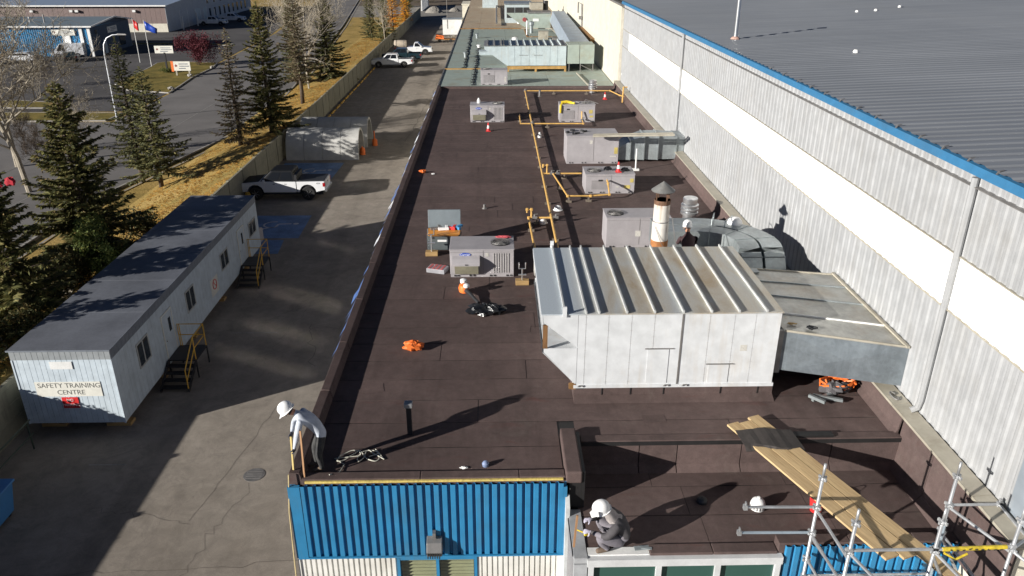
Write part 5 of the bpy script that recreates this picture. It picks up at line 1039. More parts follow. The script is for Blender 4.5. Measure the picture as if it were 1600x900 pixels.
# ================================================================ people
def person(label, J, E, zones, root, face=None, hatmat=HATW, extra=None, base=None):
    names = list(J); idx = {n: i for i, n in enumerate(names)}
    c = Vector(base)
    me = bpy.data.meshes.new('person'); me.from_pydata([Vector(J[n][0]) - c for n in names], [(idx[a], idx[b]) for a, b, z in E], [])
    ob = bpy.data.objects.new('person', me); COL.objects.link(ob)
    sk = ob.modifiers.new('skin', 'SKIN'); sk.use_smooth_shade = True; sk.branch_smoothing = .6
    if not me.skin_vertices:
        bm = bmesh.new(); bm.from_mesh(me); bm.verts.layers.skin.verify(); bm.to_mesh(me); bm.free()
    for n in names:
        v = me.skin_vertices[0].data[idx[n]]; r = J[n][1]; v.radius = r if isinstance(r, tuple) else (r, r); v.use_root = n == root
    ss = ob.modifiers.new('sub', 'SUBSURF'); ss.levels = 2; ss.render_levels = 2
    bpy.context.view_layer.update(); dg = bpy.context.evaluated_depsgraph_get()
    m2 = bpy.data.meshes.new_from_object(ob.evaluated_get(dg)); ob.modifiers.clear()
    mats = []; 
    for z in zones.values():
        if z not in mats: mats.append(z)
    m2.materials.clear()
    for m in mats: m2.materials.append(m)
    rad_ = lambda n: (sum(J[n][1]) / 2 if isinstance(J[n][1], tuple) else J[n][1])
    segs = [(Vector(J[a][0]) - c, Vector(J[b][0]) - c, mats.index(zones[z]), rad_(a), rad_(b)) for a, b, z in E]
    for p in m2.polygons:
        best = None
        for a, b, k, ra, rb in segs:
            ab = b - a; t = max(0, min(1, (p.center - a).dot(ab) / max(1e-9, ab.length_squared))); d = (p.center - a - ab * t).length - (ra + (rb - ra) * t)
            if best is None or d < best[0]: best = (d, k)
        p.material_index = best[1]; p.use_smooth = True
    if face is not None:                      # nose, brows, eyes, mouth and ears joined into the head
        hc, fw, up, r = Vector(face[0]) - c, Vector(face[1]).normalized(), Vector(face[2]).normalized(), face[3]; rt = fw.cross(up).normalized()
        bm = bmesh.new(); bm.from_mesh(m2); sk_i = mats.index(zones['head'])
        def ball(p, sx, sy, sz, mi):
            q = bmesh.ops.create_uvsphere(bm, u_segments=8, v_segments=6, radius=1)
            M4 = Matrix((( rt.x * sx, fw.x * sy, up.x * sz, p.x), (rt.y * sx, fw.y * sy, up.y * sz, p.y), (rt.z * sx, fw.z * sy, up.z * sz, p.z), (0, 0, 0, 1)))
            bmesh.ops.transform(bm, matrix=M4, verts=q['verts'])
            for f in {f for v in q['verts'] for f in v.link_faces}: f.material_index = mi; f.smooth = True
        m2.materials.append(HAIR); hi = len(mats)
        ball(hc + fw * r * .98 - up * r * .15, r * .16, r * .25, r * .26, sk_i)
        for s in (-1, 1):
            ball(hc + fw * r * .88 + rt * s * r * .38 + up * r * .05, r * .13, r * .08, r * .08, hi); ball(hc + rt * s * r * .98 - up * r * .1, r * .08, r * .2, r * .28, sk_i)
        ball(hc + fw * r * .9 - up * r * .55, r * .3, r * .08, r * .07, hi)
        bm.to_mesh(m2); bm.free()
    ob.data = m2; bpy.data.meshes.remove(me); ob.location = c
    return tag(ob, label, 'person')
def hand(J, E, tag_, wrist, fwd, side, grip, zone='glove', r=.013):
    """palm and five unequal fingers curling toward grip"""
    w = Vector(wrist); f = Vector(fwd).normalized(); s = Vector(side).normalized(); g_ = Vector(grip).normalized()
    for k, (o, L) in enumerate(((-.033, .062), (-.011, .075), (.011, .07), (.032, .055))):
        a = w + f * .075 + s * o; b = a + f * L * .45 + g_ * L * .15; c_ = b + f * L * .15 + g_ * L * .45
        for q, p, rr in (('a', a, .014), ('b', b, .012), ('c', c_, .010)): J[f'{tag_}{k}{q}'] = (p, rr)
        E += [(tag_ + 'palm', f'{tag_}{k}a', zone), (f'{tag_}{k}a', f'{tag_}{k}b', zone), (f'{tag_}{k}b', f'{tag_}{k}c', zone)]
    J[tag_ + 'palm'] = (w + f * .035, (.04, .022)); J[tag_ + 'ta'] = (w + f * .03 - s * .05 + g_ * .02, .014); J[tag_ + 'tb'] = (w + f * .055 - s * .06 + g_ * .05, .011)
    E += [(tag_ + 'palm', tag_ + 'ta', zone), (tag_ + 'ta', tag_ + 'tb', zone)]
def hat(parent, c, up, fw, mat=HATW, s=1.0):
    up = Vector(up).normalized(); fw = Vector(fw); fw = (fw - up * fw.dot(up)).normalized(); rt = fw.cross(up)
    m = MB(); m.lathe([(.136, -.03), (.14, .02), (.135, .07), (.115, .115), (.078, .15), (.035, .168), (.0001, .172)], n=20, sx=.93, sy=1.1)
    m.lathe([(.137, -.03), (.152, -.034), (.153, -.026), (.138, -.018)], n=20, sx=.94, sy=1.1); m.hexa([(-.09, .12, -.036), (.09, .12, -.036), (.06, .21, -.05), (-.06, .21, -.05), (-.09, .12, -.024), (.09, .12, -.024), (.06, .21, -.04), (-.06, .21, -.04)])
    M3 = Matrix((rt, fw, up)).transposed(); m.v = [tuple(M3 @ (Vector(p) * s) + Vector(c)) for p in m.v]
    o = m.build('hard_hat', mat, None, smooth=True); o.data.transform(Matrix.Translation(-Vector(parent.location))); o.parent = parent; return o
# stooping worker at the roof corner
b = (-3.58, 12.6, 7.1)
J = {'pelvis': ((-3.40, 12.62, 8.0), (.17, .15)), 'spine': ((-3.52, 12.61, 8.19), (.17, .145)), 'chest': ((-3.68, 12.6, 8.33), (.19, .155)), 'neckb': ((-3.82, 12.59, 8.41), .075), 'neck': ((-3.87, 12.585, 8.43), .058), 'head': ((-3.96, 12.57, 8.47), (.085, .095)), 'crown': ((-4.01, 12.57, 8.53), (.075, .085)),
     'shn': ((-3.73, 12.41, 8.33), .075), 'eln': ((-3.80, 12.33, 8.04), .062), 'wrn': ((-3.86, 12.3, 7.82), .034), 'shf': ((-3.73, 12.79, 8.35), .075), 'elf': ((-3.93, 12.72, 8.14), .062), 'wrf': ((-3.92, 12.46, 8.06), .034),
     'hipn': ((-3.38, 12.52, 7.93), .105), 'knn': ((-3.47, 12.46, 7.53), .072), 'ann': ((-3.44, 12.5, 7.2), .05), 'ton': ((-3.62, 12.48, 7.135), .04), 'hipf': ((-3.41, 12.74, 7.93), .105), 'knf': ((-3.6, 12.72, 7.55), .072), 'anf': ((-3.58, 12.68, 7.2), .05), 'tof': ((-3.75, 12.66, 7.135), .04)}
E = [('pelvis', 'spine', 'shirt'), ('spine', 'chest', 'shirt'), ('chest', 'neckb', 'shirt'), ('neckb', 'neck', 'head'), ('neck', 'head', 'head'), ('head', 'crown', 'hair'), ('chest', 'shn', 'shirt'), ('shn', 'eln', 'shirt'), ('eln', 'wrn', 'shirt'), ('chest', 'shf', 'shirt'), ('shf', 'elf', 'shirt'), ('elf', 'wrf', 'shirt'),
     ('pelvis', 'hipn', 'shirt'), ('hipn', 'knn', 'pants'), ('knn', 'ann', 'pants'), ('ann', 'ton', 'boot'), ('pelvis', 'hipf', 'shirt'), ('hipf', 'knf', 'pants'), ('knf', 'anf', 'pants'), ('anf', 'tof', 'boot')]
hand(J, E, 'hn', (-3.86, 12.3, 7.82), (-.15, -.02, -1), (.2, 1, 0), (-1, 0, -.1)); hand(J, E, 'hf', (-3.92, 12.46, 8.06), (-.1, -1, -.3), (-.5, .1, 1), (-.6, -.1, -.7))
E += [('wrn', 'hnpalm', 'glove'), ('wrf', 'hfpalm', 'glove')]
p1 = person('worker in white hard hat and pale shirt stooping over the left roof corner', J, E, dict(shirt=SHIRT, head=SKIN, hair=HAIR, pants=PANTS, boot=BOOT, glove=GLOVED), 'pelvis', ((-3.975, 12.57, 8.47), (-.8, -.15, -.6), (-.6, 0, .8), .1), base=b)
hat(p1, (-4.0, 12.57, 8.51), (-.62, -.05, .78), (-.8, -.1, -.6))
# squatting worker on the low roof
b = (2.1, 11.15, 6.4)
J = {'pelvis': ((2.27, 11.13, 6.60), (.2, .18)), 'spine': ((2.3, 11.13, 6.78), (.2, .185)), 'chest': ((2.17, 11.13, 6.95), (.21, .18)), 'neckb': ((2.05, 11.13, 7.05), .08), 'neck': ((2.0, 11.13, 7.07), .06), 'head': ((1.91, 11.12, 7.11), (.085, .095)), 'crown': ((1.86, 11.12, 7.18), (.075, .085)),
     'shn': ((2.12, 10.93, 6.95), .1), 'eln': ((1.96, 10.87, 6.78), .07), 'wrn': ((1.72, 11.02, 6.78), .036), 'shf': ((2.12, 11.32, 6.96), .08), 'elf': ((1.95, 11.38, 6.8), .07), 'wrf': ((1.74, 11.22, 6.86), .036),
     'hipn': ((2.22, 11.0, 6.58), .14), 'knn': ((1.82, 10.93, 6.74), .1), 'ann': ((2.0, 10.97, 6.48), .055), 'ton': ((1.8, 10.95, 6.435), .042), 'hipf': ((2.22, 11.25, 6.58), .115), 'knf': ((1.85, 11.33, 6.79), .08), 'anf': ((2.02, 11.3, 6.48), .055), 'tof': ((1.82, 11.33, 6.435), .042)}
E = [('pelvis', 'spine', 'shirt'), ('spine', 'chest', 'shirt'), ('chest', 'neckb', 'shirt'), ('neckb', 'neck', 'scarf'), ('neck', 'head', 'head'), ('head', 'crown', 'hair'), ('chest', 'shn', 'shirt'), ('shn', 'eln', 'shirt'), ('eln', 'wrn', 'shirt'), ('chest', 'shf', 'shirt'), ('shf', 'elf', 'shirt'), ('elf', 'wrf', 'shirt'),
     ('pelvis', 'hipn', 'pants'), ('hipn', 'knn', 'pants'), ('knn', 'ann', 'pants'), ('ann', 'ton', 'boot'), ('pelvis', 'hipf', 'pants'), ('hipf', 'knf', 'pants'), ('knf', 'anf', 'pants'), ('anf', 'tof', 'boot')]
hand(J, E, 'hn', (1.72, 11.02, 6.78), (-1, .1, .1), (0, 1, .2), (0, .2, -1)); hand(J, E, 'hf', (1.74, 11.22, 6.86), (-1, -.1, 0), (0, 1, 0), (.1, 0, -1))
E += [('wrn', 'hnpalm', 'glove'), ('wrf', 'hfpalm', 'glove')]
SC2 = 1.13
J = {k: ((b[0] + (v[0][0] - b[0]) * SC2, b[1] + (v[0][1] - b[1]) * SC2, b[2] + (v[0][2] - b[2]) * SC2), tuple(q * SC2 for q in v[1]) if isinstance(v[1], tuple) else v[1] * SC2) for k, v in J.items()}
U2 = lambda x, y, z: (b[0] + (x - b[0]) * SC2, b[1] + (y - b[1]) * SC2, b[2] + (z - b[2]) * SC2)
p2 = person('worker in white hard hat and charcoal jacket squatting on the low front roof', J, E, dict(shirt=HOODIE, head=SKIN, hair=HAIR, pants=TROUSG, boot=BOOT, glove=GLOVE, scarf=SCARF), 'pelvis', (U2(1.9, 11.12, 7.1), (-.85, -.1, -.5), (-.5, 0, .85), .1), base=b)
hat(p2, U2(1.885, 11.12, 7.16), (-.35, -.12, .9), (-.9, -.1, -.35), s=1.08)
m = MB(); V = []
for i in range(9):
    a = -1.9 + i * .475; V += [(1.93 + .1 * math.cos(a), 11.12 + .11 * math.sin(a), 7.16), (2.0 + .15 * math.cos(a), 11.13 + .16 * math.sin(a), 7.04), (2.06 + .17 * math.cos(a), 11.13 + .19 * math.sin(a), 6.99 + .02 * math.sin(i * 2))]
m.add(V, [(i * 3 + q, (i + 1) * 3 + q, (i + 1) * 3 + q + 1, i * 3 + q + 1) for i in range(8) for q in range(2)]); m.v = [U2(*q_) for q_ in m.v]; nk = m.build('neck_cloth', SCARF, None, smooth=True, fix=False); nk.data.transform(Matrix.Translation(-Vector(b))); nk.parent = p2
m = MB(); m.obox(U2(1.66, 11.05, 6.72), .1, .05, .05, rz=.4); m.cyl(U2(1.6, 11.08, 6.72), U2(1.5, 11.12, 6.74), .012, n=6); solo('yellow_tool', m, SAFEYEL, 'small yellow hand tool held by the squatting worker', 'hand tool')
# far worker between the ducts
DX, DY, DZ = -.08, -.62, .34
b = (5.6 + DX, 21.35 + DY, 7.1 + DZ)
J = {'pelvis': ((5.6, 21.3, 8.02), (.15, .13)), 'spine': ((5.6, 21.32, 8.22), (.19, .16)), 'chest': ((5.6, 21.38, 8.46), (.22, .17)), 'neckb': ((5.57, 21.45, 8.62), .075), 'neck': ((5.57, 21.47, 8.67), .06), 'head': ((5.56, 21.52, 8.76), (.085, .095)), 'crown': ((5.56, 21.54, 8.85), (.075, .085)),
     'shl': ((5.38, 21.42, 8.5), .08), 'ell': ((5.34, 21.6, 8.26), .055), 'wrl': ((5.42, 21.8, 8.22), .036), 'shr': ((5.78, 21.42, 8.5), .08), 'elr': ((5.86, 21.58, 8.25), .055), 'wrr': ((5.74, 21.8, 8.22), .036),
     'hipl': ((5.5, 21.3, 7.95), .11), 'knl': ((5.48, 21.34, 7.55), .08), 'anl': ((5.48, 21.28, 7.2), .055), 'tol': ((5.47, 21.46, 7.14), .042), 'hipr': ((5.7, 21.3, 7.95), .11), 'knr': ((5.72, 21.36, 7.55), .08), 'anr': ((5.72, 21.28, 7.2), .055), 'tor': ((5.73, 21.46, 7.14), .042)}
E = [('pelvis', 'spine', 'shirt'), ('spine', 'chest', 'shirt'), ('chest', 'neckb', 'shirt'), ('neckb', 'neck', 'head'), ('neck', 'head', 'head'), ('head', 'crown', 'hair'), ('chest', 'shl', 'shirt'), ('shl', 'ell', 'shirt'), ('ell', 'wrl', 'shirt'), ('chest', 'shr', 'shirt'), ('shr', 'elr', 'shirt'), ('elr', 'wrr', 'shirt'),
     ('pelvis', 'hipl', 'pants'), ('hipl', 'knl', 'pants'), ('knl', 'anl', 'pants'), ('anl', 'tol', 'boot'), ('pelvis', 'hipr', 'pants'), ('hipr', 'knr', 'pants'), ('knr', 'anr', 'pants'), ('anr', 'tor', 'boot')]
hand(J, E, 'hl', (5.42, 21.8, 8.22), (.1, 1, -.1), (1, 0, 0), (0, .2, -1)); hand(J, E, 'hr', (5.74, 21.8, 8.22), (-.1, 1, -.1), (-1, 0, 0), (0, .2, -1))
E += [('wrl', 'hlpalm', 'glove'), ('wrr', 'hrpalm', 'glove')]
J = {k: ((v[0][0] + DX, v[0][1] + DY, v[0][2] + DZ), v[1]) for k, v in J.items()}
p3 = person('worker in white hard hat and dark maroon jacket seen from behind among curved ducts', J, E, dict(shirt=MAROON, head=SKIN, hair=HAIR, pants=PANTS, boot=BOOT, glove=GLOVED), 'pelvis', ((5.56 + DX, 21.53 + DY, 8.75 + DZ), (0, 1, -.2), (0, .2, 1), .1), base=b)
hat(p3, (5.56 + DX, 21.53 + DY, 8.83 + DZ), (0, .15, 1), (0, 1, -.15))

m = MB(); m.box(4.95, 5.95, 20.4, 21.1, 7.105, 7.4); m.box(4.9, 6.0, 20.35, 21.15, 7.4, 7.44); solo('timber_platform', m, BLOCKW, 'low timber platform under the far worker, hidden by the big white unit', 'platform')
CARGLASS = glass('car_glass', (.012, .014, .018), .08); CARGLASS.node_tree.nodes['Principled BSDF'].inputs['Specular IOR Level'].default_value = .25
# ================================================================ vehicles (front towards +X of each vehicle)
def pickup(name, label, x, y, rz, paint_, cover=False, crew=True, tank=False, group='pickup trucks in the parking lot', rim=RIM, roofmat=None, cat='pickup truck', lift=0.0, wr=.42, top=1.88):
    t = thing(name, label, cat, (x, y, 0), rz, group); W2 = .98; wx = (1.9, -1.75)
    def B(nm, m, mt, par=None, **k): return m.build(nm, mt, par or t, world=False, **k)
    def arch(cx, r=wr + .1):
        return [(cx + r * math.cos(a), wr + lift * .5 + r * math.sin(a)) for a in np.linspace(0.05, math.pi - .05, 9)]
    z = lift
    # front body with hood and doors; bottom edge carries the front wheel arch
    xb = -.95
    prof = [(2.9, .5 + z), (2.93, .95 + z), (2.78, 1.1 + z), (1.5, 1.22 + z), (xb, 1.2 + z), (xb, .45 + z), (1.3, .45 + z)] + [p for p in reversed(arch(1.9))] + [(2.5, .5 + z)]
    m = MB(); m.prism(prof, 'y', -W2, W2); body = B('body', m, paint_, bevel=.03)
    prof = [(xb + .0, .45 + z), (xb, 1.2 + z), (-2.92, 1.22 + z), (-2.95, .6 + z), (-2.4, .5 + z)] + arch(-1.75)[::-1][::-1][::-1] + [(-1.15, .45 + z)]
    prof = [(-1.0, .45 + z), (-1.0, 1.2 + z), (-2.92, 1.22 + z), (-2.95, .6 + z), (-2.45, .5 + z)] + [p for p in reversed(arch(-1.75))] + [(-1.15, .45 + z)]
    if not tank:
        for s in (-1, 1):
            m = MB(); m.prism(prof, 'y', s * W2 - (.09 if s > 0 else 0), s * W2 + (0 if s > 0 else .09)); B('bed_side', m, paint_, bevel=.02)
        m = MB(); m.box(-2.9, -1.0, -.88, .88, .8 + z, .86 + z); m.box(-2.2, -1.3, -.88, -.7, .86 + z, 1.0 + z); m.box(-2.2, -1.3, .7, .88, .86 + z, 1.0 + z); B('bed_floor', m, PLASTIC)
        m = MB(); m.box(-2.95, -2.87, -.88, .88, .62 + z, 1.22 + z); tg = B('tailgate', m, paint_, bevel=.015)
        m = MB(); m.box(-2.96, -2.95, -.1, .1, .98 + z, 1.05 + z); B('handle', m, PLASTIC, tg)
        if cover: m = MB(); m.box(-2.88, -1.02, -.9, .9, 1.21 + z, 1.26 + z); B('bed_cover', m, M('bed_cover', (.03, .032, .036), .5) if 'bed_cover' not in bpy.data.materials else bpy.data.materials['bed_cover'], bevel=.015)
    else:
        m = MB(); m.box(-3.1, -1.0, -.95, .95, .7, .82); B('flat_bed', m, STEELD)
        m = MB(); m.lathe([(.0001, -1.02), (.7, -1.0), (.76, -.93), (.76, .8), (.7, .9), (.0001, .92)], n=18); m.v = [(-2.05 + q[2] * 1.0, q[0], 1.5 + q[1] * .92) for q in m.v]; B('tank', m, M('tank_cream', (.55, .47, .37), .5, var=.1) if 'tank_cream' not in bpy.data.materials else bpy.data.materials['tank_cream'], smooth=True)
        for xx in (-2.7, -1.5): m = MB(); m.tube([(xx, .78 * math.cos(a), 1.5 + .72 * math.sin(a)) for a in np.linspace(0, 6.283, 17)], .03, 5, cap=False); B('tank_strap', m, STEELD)
    xr = -.95 if crew else .0
    b0, b1 = [(xr, -.93), (1.55, -.93), (1.55, .93), (xr, .93)], [(xr + .2, -.76), (.72, -.76), (.72, .76), (xr + .2, .76)]
    zb, zt = 1.19 + z, top + z
    m = MB(); m.hexa([(*p, zb) for p in b0] + [(*p, zt) for p in b1]); cab = B('cab', m, roofmat or paint_, bevel=.04)
    if roofmat: m = MB(); m.box(xr + .24, .7, -.7, .7, zt, zt + .03); B('roof_panel', m, roofmat, bevel=.01)
    def pt(u, v, face):     # on a sloping face of the cab
        if face in (-1, 1):
            y_ = .93 + (.76 - .93) * v; xa_ = xr + .2 * v; xb_ = 1.55 + (.72 - 1.55) * v; return Vector((xa_ + (xb_ - xa_) * u, face * (y_ + .006), zb + (zt - zb) * v))
        if face == 'f': y_ = .93 - .17 * v; return Vector((1.55 - .83 * v + .008, -y_ + 2 * y_ * u, zb + (zt - zb) * v + .006))
        y_ = .93 - .17 * v; return Vector((xr + .2 * v - .008, y_ - 2 * y_ * u, zb + (zt - zb) * v))
    def pane(nm, us, vs, face):
        q = [pt(us[0], vs[0], face), pt(us[1], vs[0], face), pt(us[1] if len(us) < 3 else us[2], vs[1], face), pt(us[0] if len(us) < 4 else us[3], vs[1], face)]
        nrm = (q[1] - q[0]).cross(q[3] - q[0]).normalized() * .008
        m = MB(); m.hexa([p - nrm for p in q] + [p + nrm for p in q]); B(nm, m, CARGLASS)
    for s in (-1, 1):
        if crew: pane('side_window', (.09, .47), (.14, .88), s); pane('side_window', (.51, .88, .88, .51), (.14, .88), s)
        else: pane('side_window', (.12, .85), (.14, .88), s)
    pane('windscreen', (.08, .92), (.1, .92), 'f'); pane('rear_window', (.12, .88), (.2, .88), 'r')
    for cx in wx:
        for s in (-1, 1):
            m = MB(); y0_ = s * (W2 + .02); prof_ = [(wr * .62, -.12), (wr * .92, -.13), (wr, -.09), (wr, .09), (wr * .92, .13), (wr * .62, .12)]
            m.lathe(prof_, n=20); m.v = [(q[0], q[2], q[1]) for q in m.v]; m.v = [(cx + q[0], s * (W2 - .1) + q[1], wr + q[2]) for q in m.v]; w = B('wheel', m, TYRE, smooth=True)
            m = MB(); m.cyl((cx, s * (W2 - .09), wr), (cx, s * (W2 + .015), wr), wr * .62, n=18); r_ = B('rim', m, UNITDARK if rim is RIM else rim, w)
            m = MB()
            for k in range(6): a = k * 1.047 + .3; m.bar((cx, s * (W2 + .02), wr), (cx + wr * .58 * math.cos(a), s * (W2 + .02), wr + wr * .58 * math.sin(a)), .1, .02)
            B('rim_spoke', m, rim, r_)
    for s in (-1, 1):
        m = MB(); m.hexa([(2.86, s * .6, .82 + z), (2.95, s * .6, .82 + z), (2.9, s * .96, .82 + z), (2.7, s * .96, .82 + z), (2.8, s * .6, 1.04 + z), (2.87, s * .6, 1.04 + z), (2.82, s * .97, 1.02 + z), (2.6, s * .97, 1.02 + z)]); B('headlight', m, LAMPCLR)
        m = MB(); m.box(-2.965, -2.8, s * .93 - .07, s * .93 + .07, .85 + z, 1.12 + z); B('tail_light', m, LAMPRED, bevel=.01)
        m = MB(); m.box(1.15, 1.3, s * 1.0 - .0 if s > 0 else -1.18, 1.18 if s > 0 else -1.0, 1.2 + z, 1.38 + z); B('mirror', m, PLASTIC if paint_ is CARDARK else paint_, bevel=.02)
        for xx in ((.45, 1.25) if crew else (1.25,)): m = MB(); m.box(xx - .75, xx - .6, s * .99 - .01, s * .99 + .01, 1.03 + z, 1.06 + z); B('door_handle', m, PLASTIC)
        m = MB(); m.box(-.9, 1.25, s * .95 - .06, s * .95 + .06, .36 + z, .43 + z); B('running_board', m, PLASTIC)
    m = MB(); m.box(2.88, 3.0, -.95, .95, .45 + z, .68 + z); B('front_bumper', m, STEELD if paint_ is CARDARK else paint_, bevel=.02)
    m = MB(); m.box(-3.06, -2.9, -.93, .93, .48 + z, .66 + z); B('rear_bumper', m, ALU, bevel=.02)
    m = MB(); m.box(2.9, 2.95, -.58, .58, .72 + z, 1.02 + z); B('grille', m, PLASTIC)
    m = MB(); m.box(-2.7, 2.6, -.6, .6, .3, .5 + z); B('underbody', m, BLACKSTEEL)
    return t
DKROOF = M('dark_wrap', (.008, .009, .011), .45, spec=.25)
nt = pickup('pickup_truck', 'white crew cab pickup with black roof and bed cover parked by the fence', -14.85, 53.55, math.pi, CARWHITE, cover=True, roofmat=DKROOF, lift=.12, wr=.48, top=1.93)
m = MB(); m.hexa([(1.62, -.8, 1.31), (2.75, -.85, 1.2), (2.75, .85, 1.2), (1.62, .9, 1.31), (1.62, -.9, 1.35), (2.75, -.85, 1.25), (2.75, .85, 1.25), (1.62, .9, 1.35)]); m.build('hood_panel', DKROOF, nt, world=False)
m = MB(); m.box(-1.02, -.85, -.9, .9, 1.3, 1.78); m.build('rack', PLASTIC, nt, world=False)
text_mesh('4X4', .15, PLASTIC, 'decal', nt, (-2.5, .984, 1.2), (rad(90), 0, math.pi))
pickup('pickup_truck', 'white pickup with open bed, nearest of three trucks parked far along the fence', -14.7, 115.8, math.pi, CARWHITE, rim=RIMW)
pickup('pickup_truck', 'black pickup parked between two white trucks far along the fence', -14.0, 122.0, math.pi, CARDARK)
pickup('tank_truck', 'white truck carrying a cream tank, farthest of three trucks along the fence', -12.9, 129.5, 0, CARWHITE, crew=False, tank=True, cat='truck')
pickup('pickup_truck', 'white pickup before the grey building across the street, nearer of two', -60.6, 177.5, 0, CARWHITE, group='trucks by the grey building')
pickup('pickup_truck', 'white pickup before the grey building across the street, farther of two', -59.0, 185.5, 0, CARWHITE, group='trucks by the grey building')
def sedan(label, x, y, rz, mt, van=False):
    t = thing('white_van' if van else 'parked_car', label, 'van' if van else 'car', (x, y, 0), rz, 'vehicles beside the blue building'); h = 2.1 if van else 1.45
    body = [(2.3, .35), (2.35, .7), (2.1, .9), (1.2, 1.0), (-2.2, 1.02), (-2.35, .85), (-2.3, .35)]
    m = MB(); m.prism(body, 'y', -.9, .9); m.build('body', mt, t, world=False, bevel=.04)
    if van: b0, b1 = (-2.3, 1.9), (-2.25, .95)
    else: b0, b1 = (-1.9, 1.2), (-1.2, .45)
    m = MB(); m.hexa([(b0[0], -.86, 1), (b0[1], -.86, 1), (b0[1], .86, 1), (b0[0], .86, 1), (b1[0], -.72, h), (b1[1], -.72, h), (b1[1], .72, h), (b1[0], .72, h)]); m.build('cab', mt, t, world=False, bevel=.04)
    m = MB(); m.hexa([(b0[1] - .02, -.75, 1.04), (b0[1] + .03, -.75, 1.04), (b0[1] + .03, .75, 1.04), (b0[1] - .02, .75, 1.04), (b1[1] + .04, -.65, h - .08), (b1[1] + .09, -.65, h - .08), (b1[1] + .09, .65, h - .08), (b1[1] + .04, .65, h - .08)]); m.build('windscreen', CARGLASS, t, world=False)
    for s in (-1, 1):
        m = MB(); a = (b0[0] + .3, b0[1] - .3) if not van else (.3, 1.5); z1 = h - .12
        m.hexa([(a[0], s * .86 - .02, 1.05), (a[1], s * .86 - .02, 1.05), (a[1], s * .86 + .02, 1.05), (a[0], s * .86 + .02, 1.05), (a[0] + .35, s * .745 - .02, z1), (a[1] - .5, s * .745 - .02, z1), (a[1] - .5, s * .745 + .02, z1), (a[0] + .35, s * .745 + .02, z1)]); m.build('side_window', CARGLASS, t, world=False)
        for cx in (1.4, -1.4): m = MB(); m.cyl((cx, s * .72, .33), (cx, s * .92, .33), .33, n=16); w = m.build('wheel', TYRE, t, world=False); m = MB(); m.cyl((cx, s * .9, .33), (cx, s * .93, .33), .2, n=12); m.build('rim', RIM, w, world=False)
        m = MB(); m.box(2.22, 2.37, s * .7 - .15, s * .7 + .15, .65, .8); m.build('headlight', LAMPCLR, t, world=False); m = MB(); m.box(-2.37, -2.28, s * .75 - .1, s * .75 + .1, .7, .9); m.build('tail_light', LAMPRED, t, world=False)
    return t
sedan('white van parked against the blue ribbed building, seen through bare branches', -66.6, 127.5, rad(195), CARWHITE, True)
sedan('white car parked left of the white van by the blue building', -71, 122, rad(185), CARWHITE); sedan('pale car half hidden by bare branches at the left edge by the blue building', -75.5, 119, rad(185), M('silver_paint', (.4, .42, .44), .3, .4))
sedan('dark car parked right of the white van by the blue building', -64.2, 122.8, rad(120), CARDARK)
# ================================================================ older annex beyond the felt roof
O = thing('older_annex', 'older annex with weathered grey-green metal roof beyond the brown felt', 'building', (2, 100, 0))
m = MB(); m.box(-3.95, 8.62, 56.0, 152, 0, 7.0); m.build('wall', CREAM, O)
TANROOF = streaky('tan_metal_roof', (.42, .34, .235), (.30, .17, .08), .7, .6, axis='x', sx=1, sz=.25)
ys2 = [55.96, 60.4, 64.9, 75.5, 86, 96.6, 105, 113.5, 122, 131, 141, 152]
xs2 = [-4.05, -1.8, 1.2, 4.0, 8.62]
for a, b in zip(ys2[:-1], ys2[1:]):
    for c, d in zip(xs2[:-1], xs2[1:]):
        m = MB(); m.box(c + .008, d - .008, a + .01, b - .01, 7.03, 7.085 + rr.uniform(0, .006)); m.build('roof_sheet', GREENROOF if a < 96 else TANROOF, O)
m = MB(); m.box(-4.05, 5.6, 64.8, 65.02, 7.09, 7.16); m.build('rusty_gutter', RUSTBEAM, O)
m = MB(); m.box(-4.05, 3.5, 96.4, 96.65, 7.09, 7.17); m.box(3.5, 3.62, 88, 96.6, 7.09, 7.15); m.box(3.5, 7.0, 87.9, 88.05, 7.09, 7.15); m.build('rusty_gutter', RUST, O)
m = MB(); m.box(-4.1, -4.03, 56, 131, 7.0, 7.14); m.build('edge_trim', STEELD, O)
m = MB(); m.box(-6.2, -4.2, 160, 168, 0, 5.3); m.box(-6.3, -4.1, 159.9, 168, 5.3, 5.5); solo('cream_block', m, CREAM, 'small cream block with dark coping past the far end of the older annex', 'building')
m = MB(); m.box(-3.9, 8.6, 152, 170, 0, 6.8); solo('end_block', m, CREAM, 'flat roofed end block where the long annex stops at the top of the view', 'building')
# cable runs
for i, (xa, ya, xb_, yb) in enumerate([(-1.6, 57.2, -1.55, 79), (-2.5, 65.5, -2.6, 96)]):
    m = MB(); rr7 = random.Random(i); n = 36; pts = [(xa + (xb_ - xa) * t / n + rr7.uniform(-.07, .07), ya + (yb - ya) * t / n, 7.14) for t in range(n + 1)]; m.tube(pts, .035, 5)
    for p in pts[::2]: m.obox((p[0], p[1], 7.12), .3, .12, .06)
    solo('cable_run', m, BLACKSTEEL, ['dark cable run on blocks on the green roof, right one of two', 'dark cable run on blocks on the green roof, left one of two'][i], 'cable', 'cable runs on the green roof')
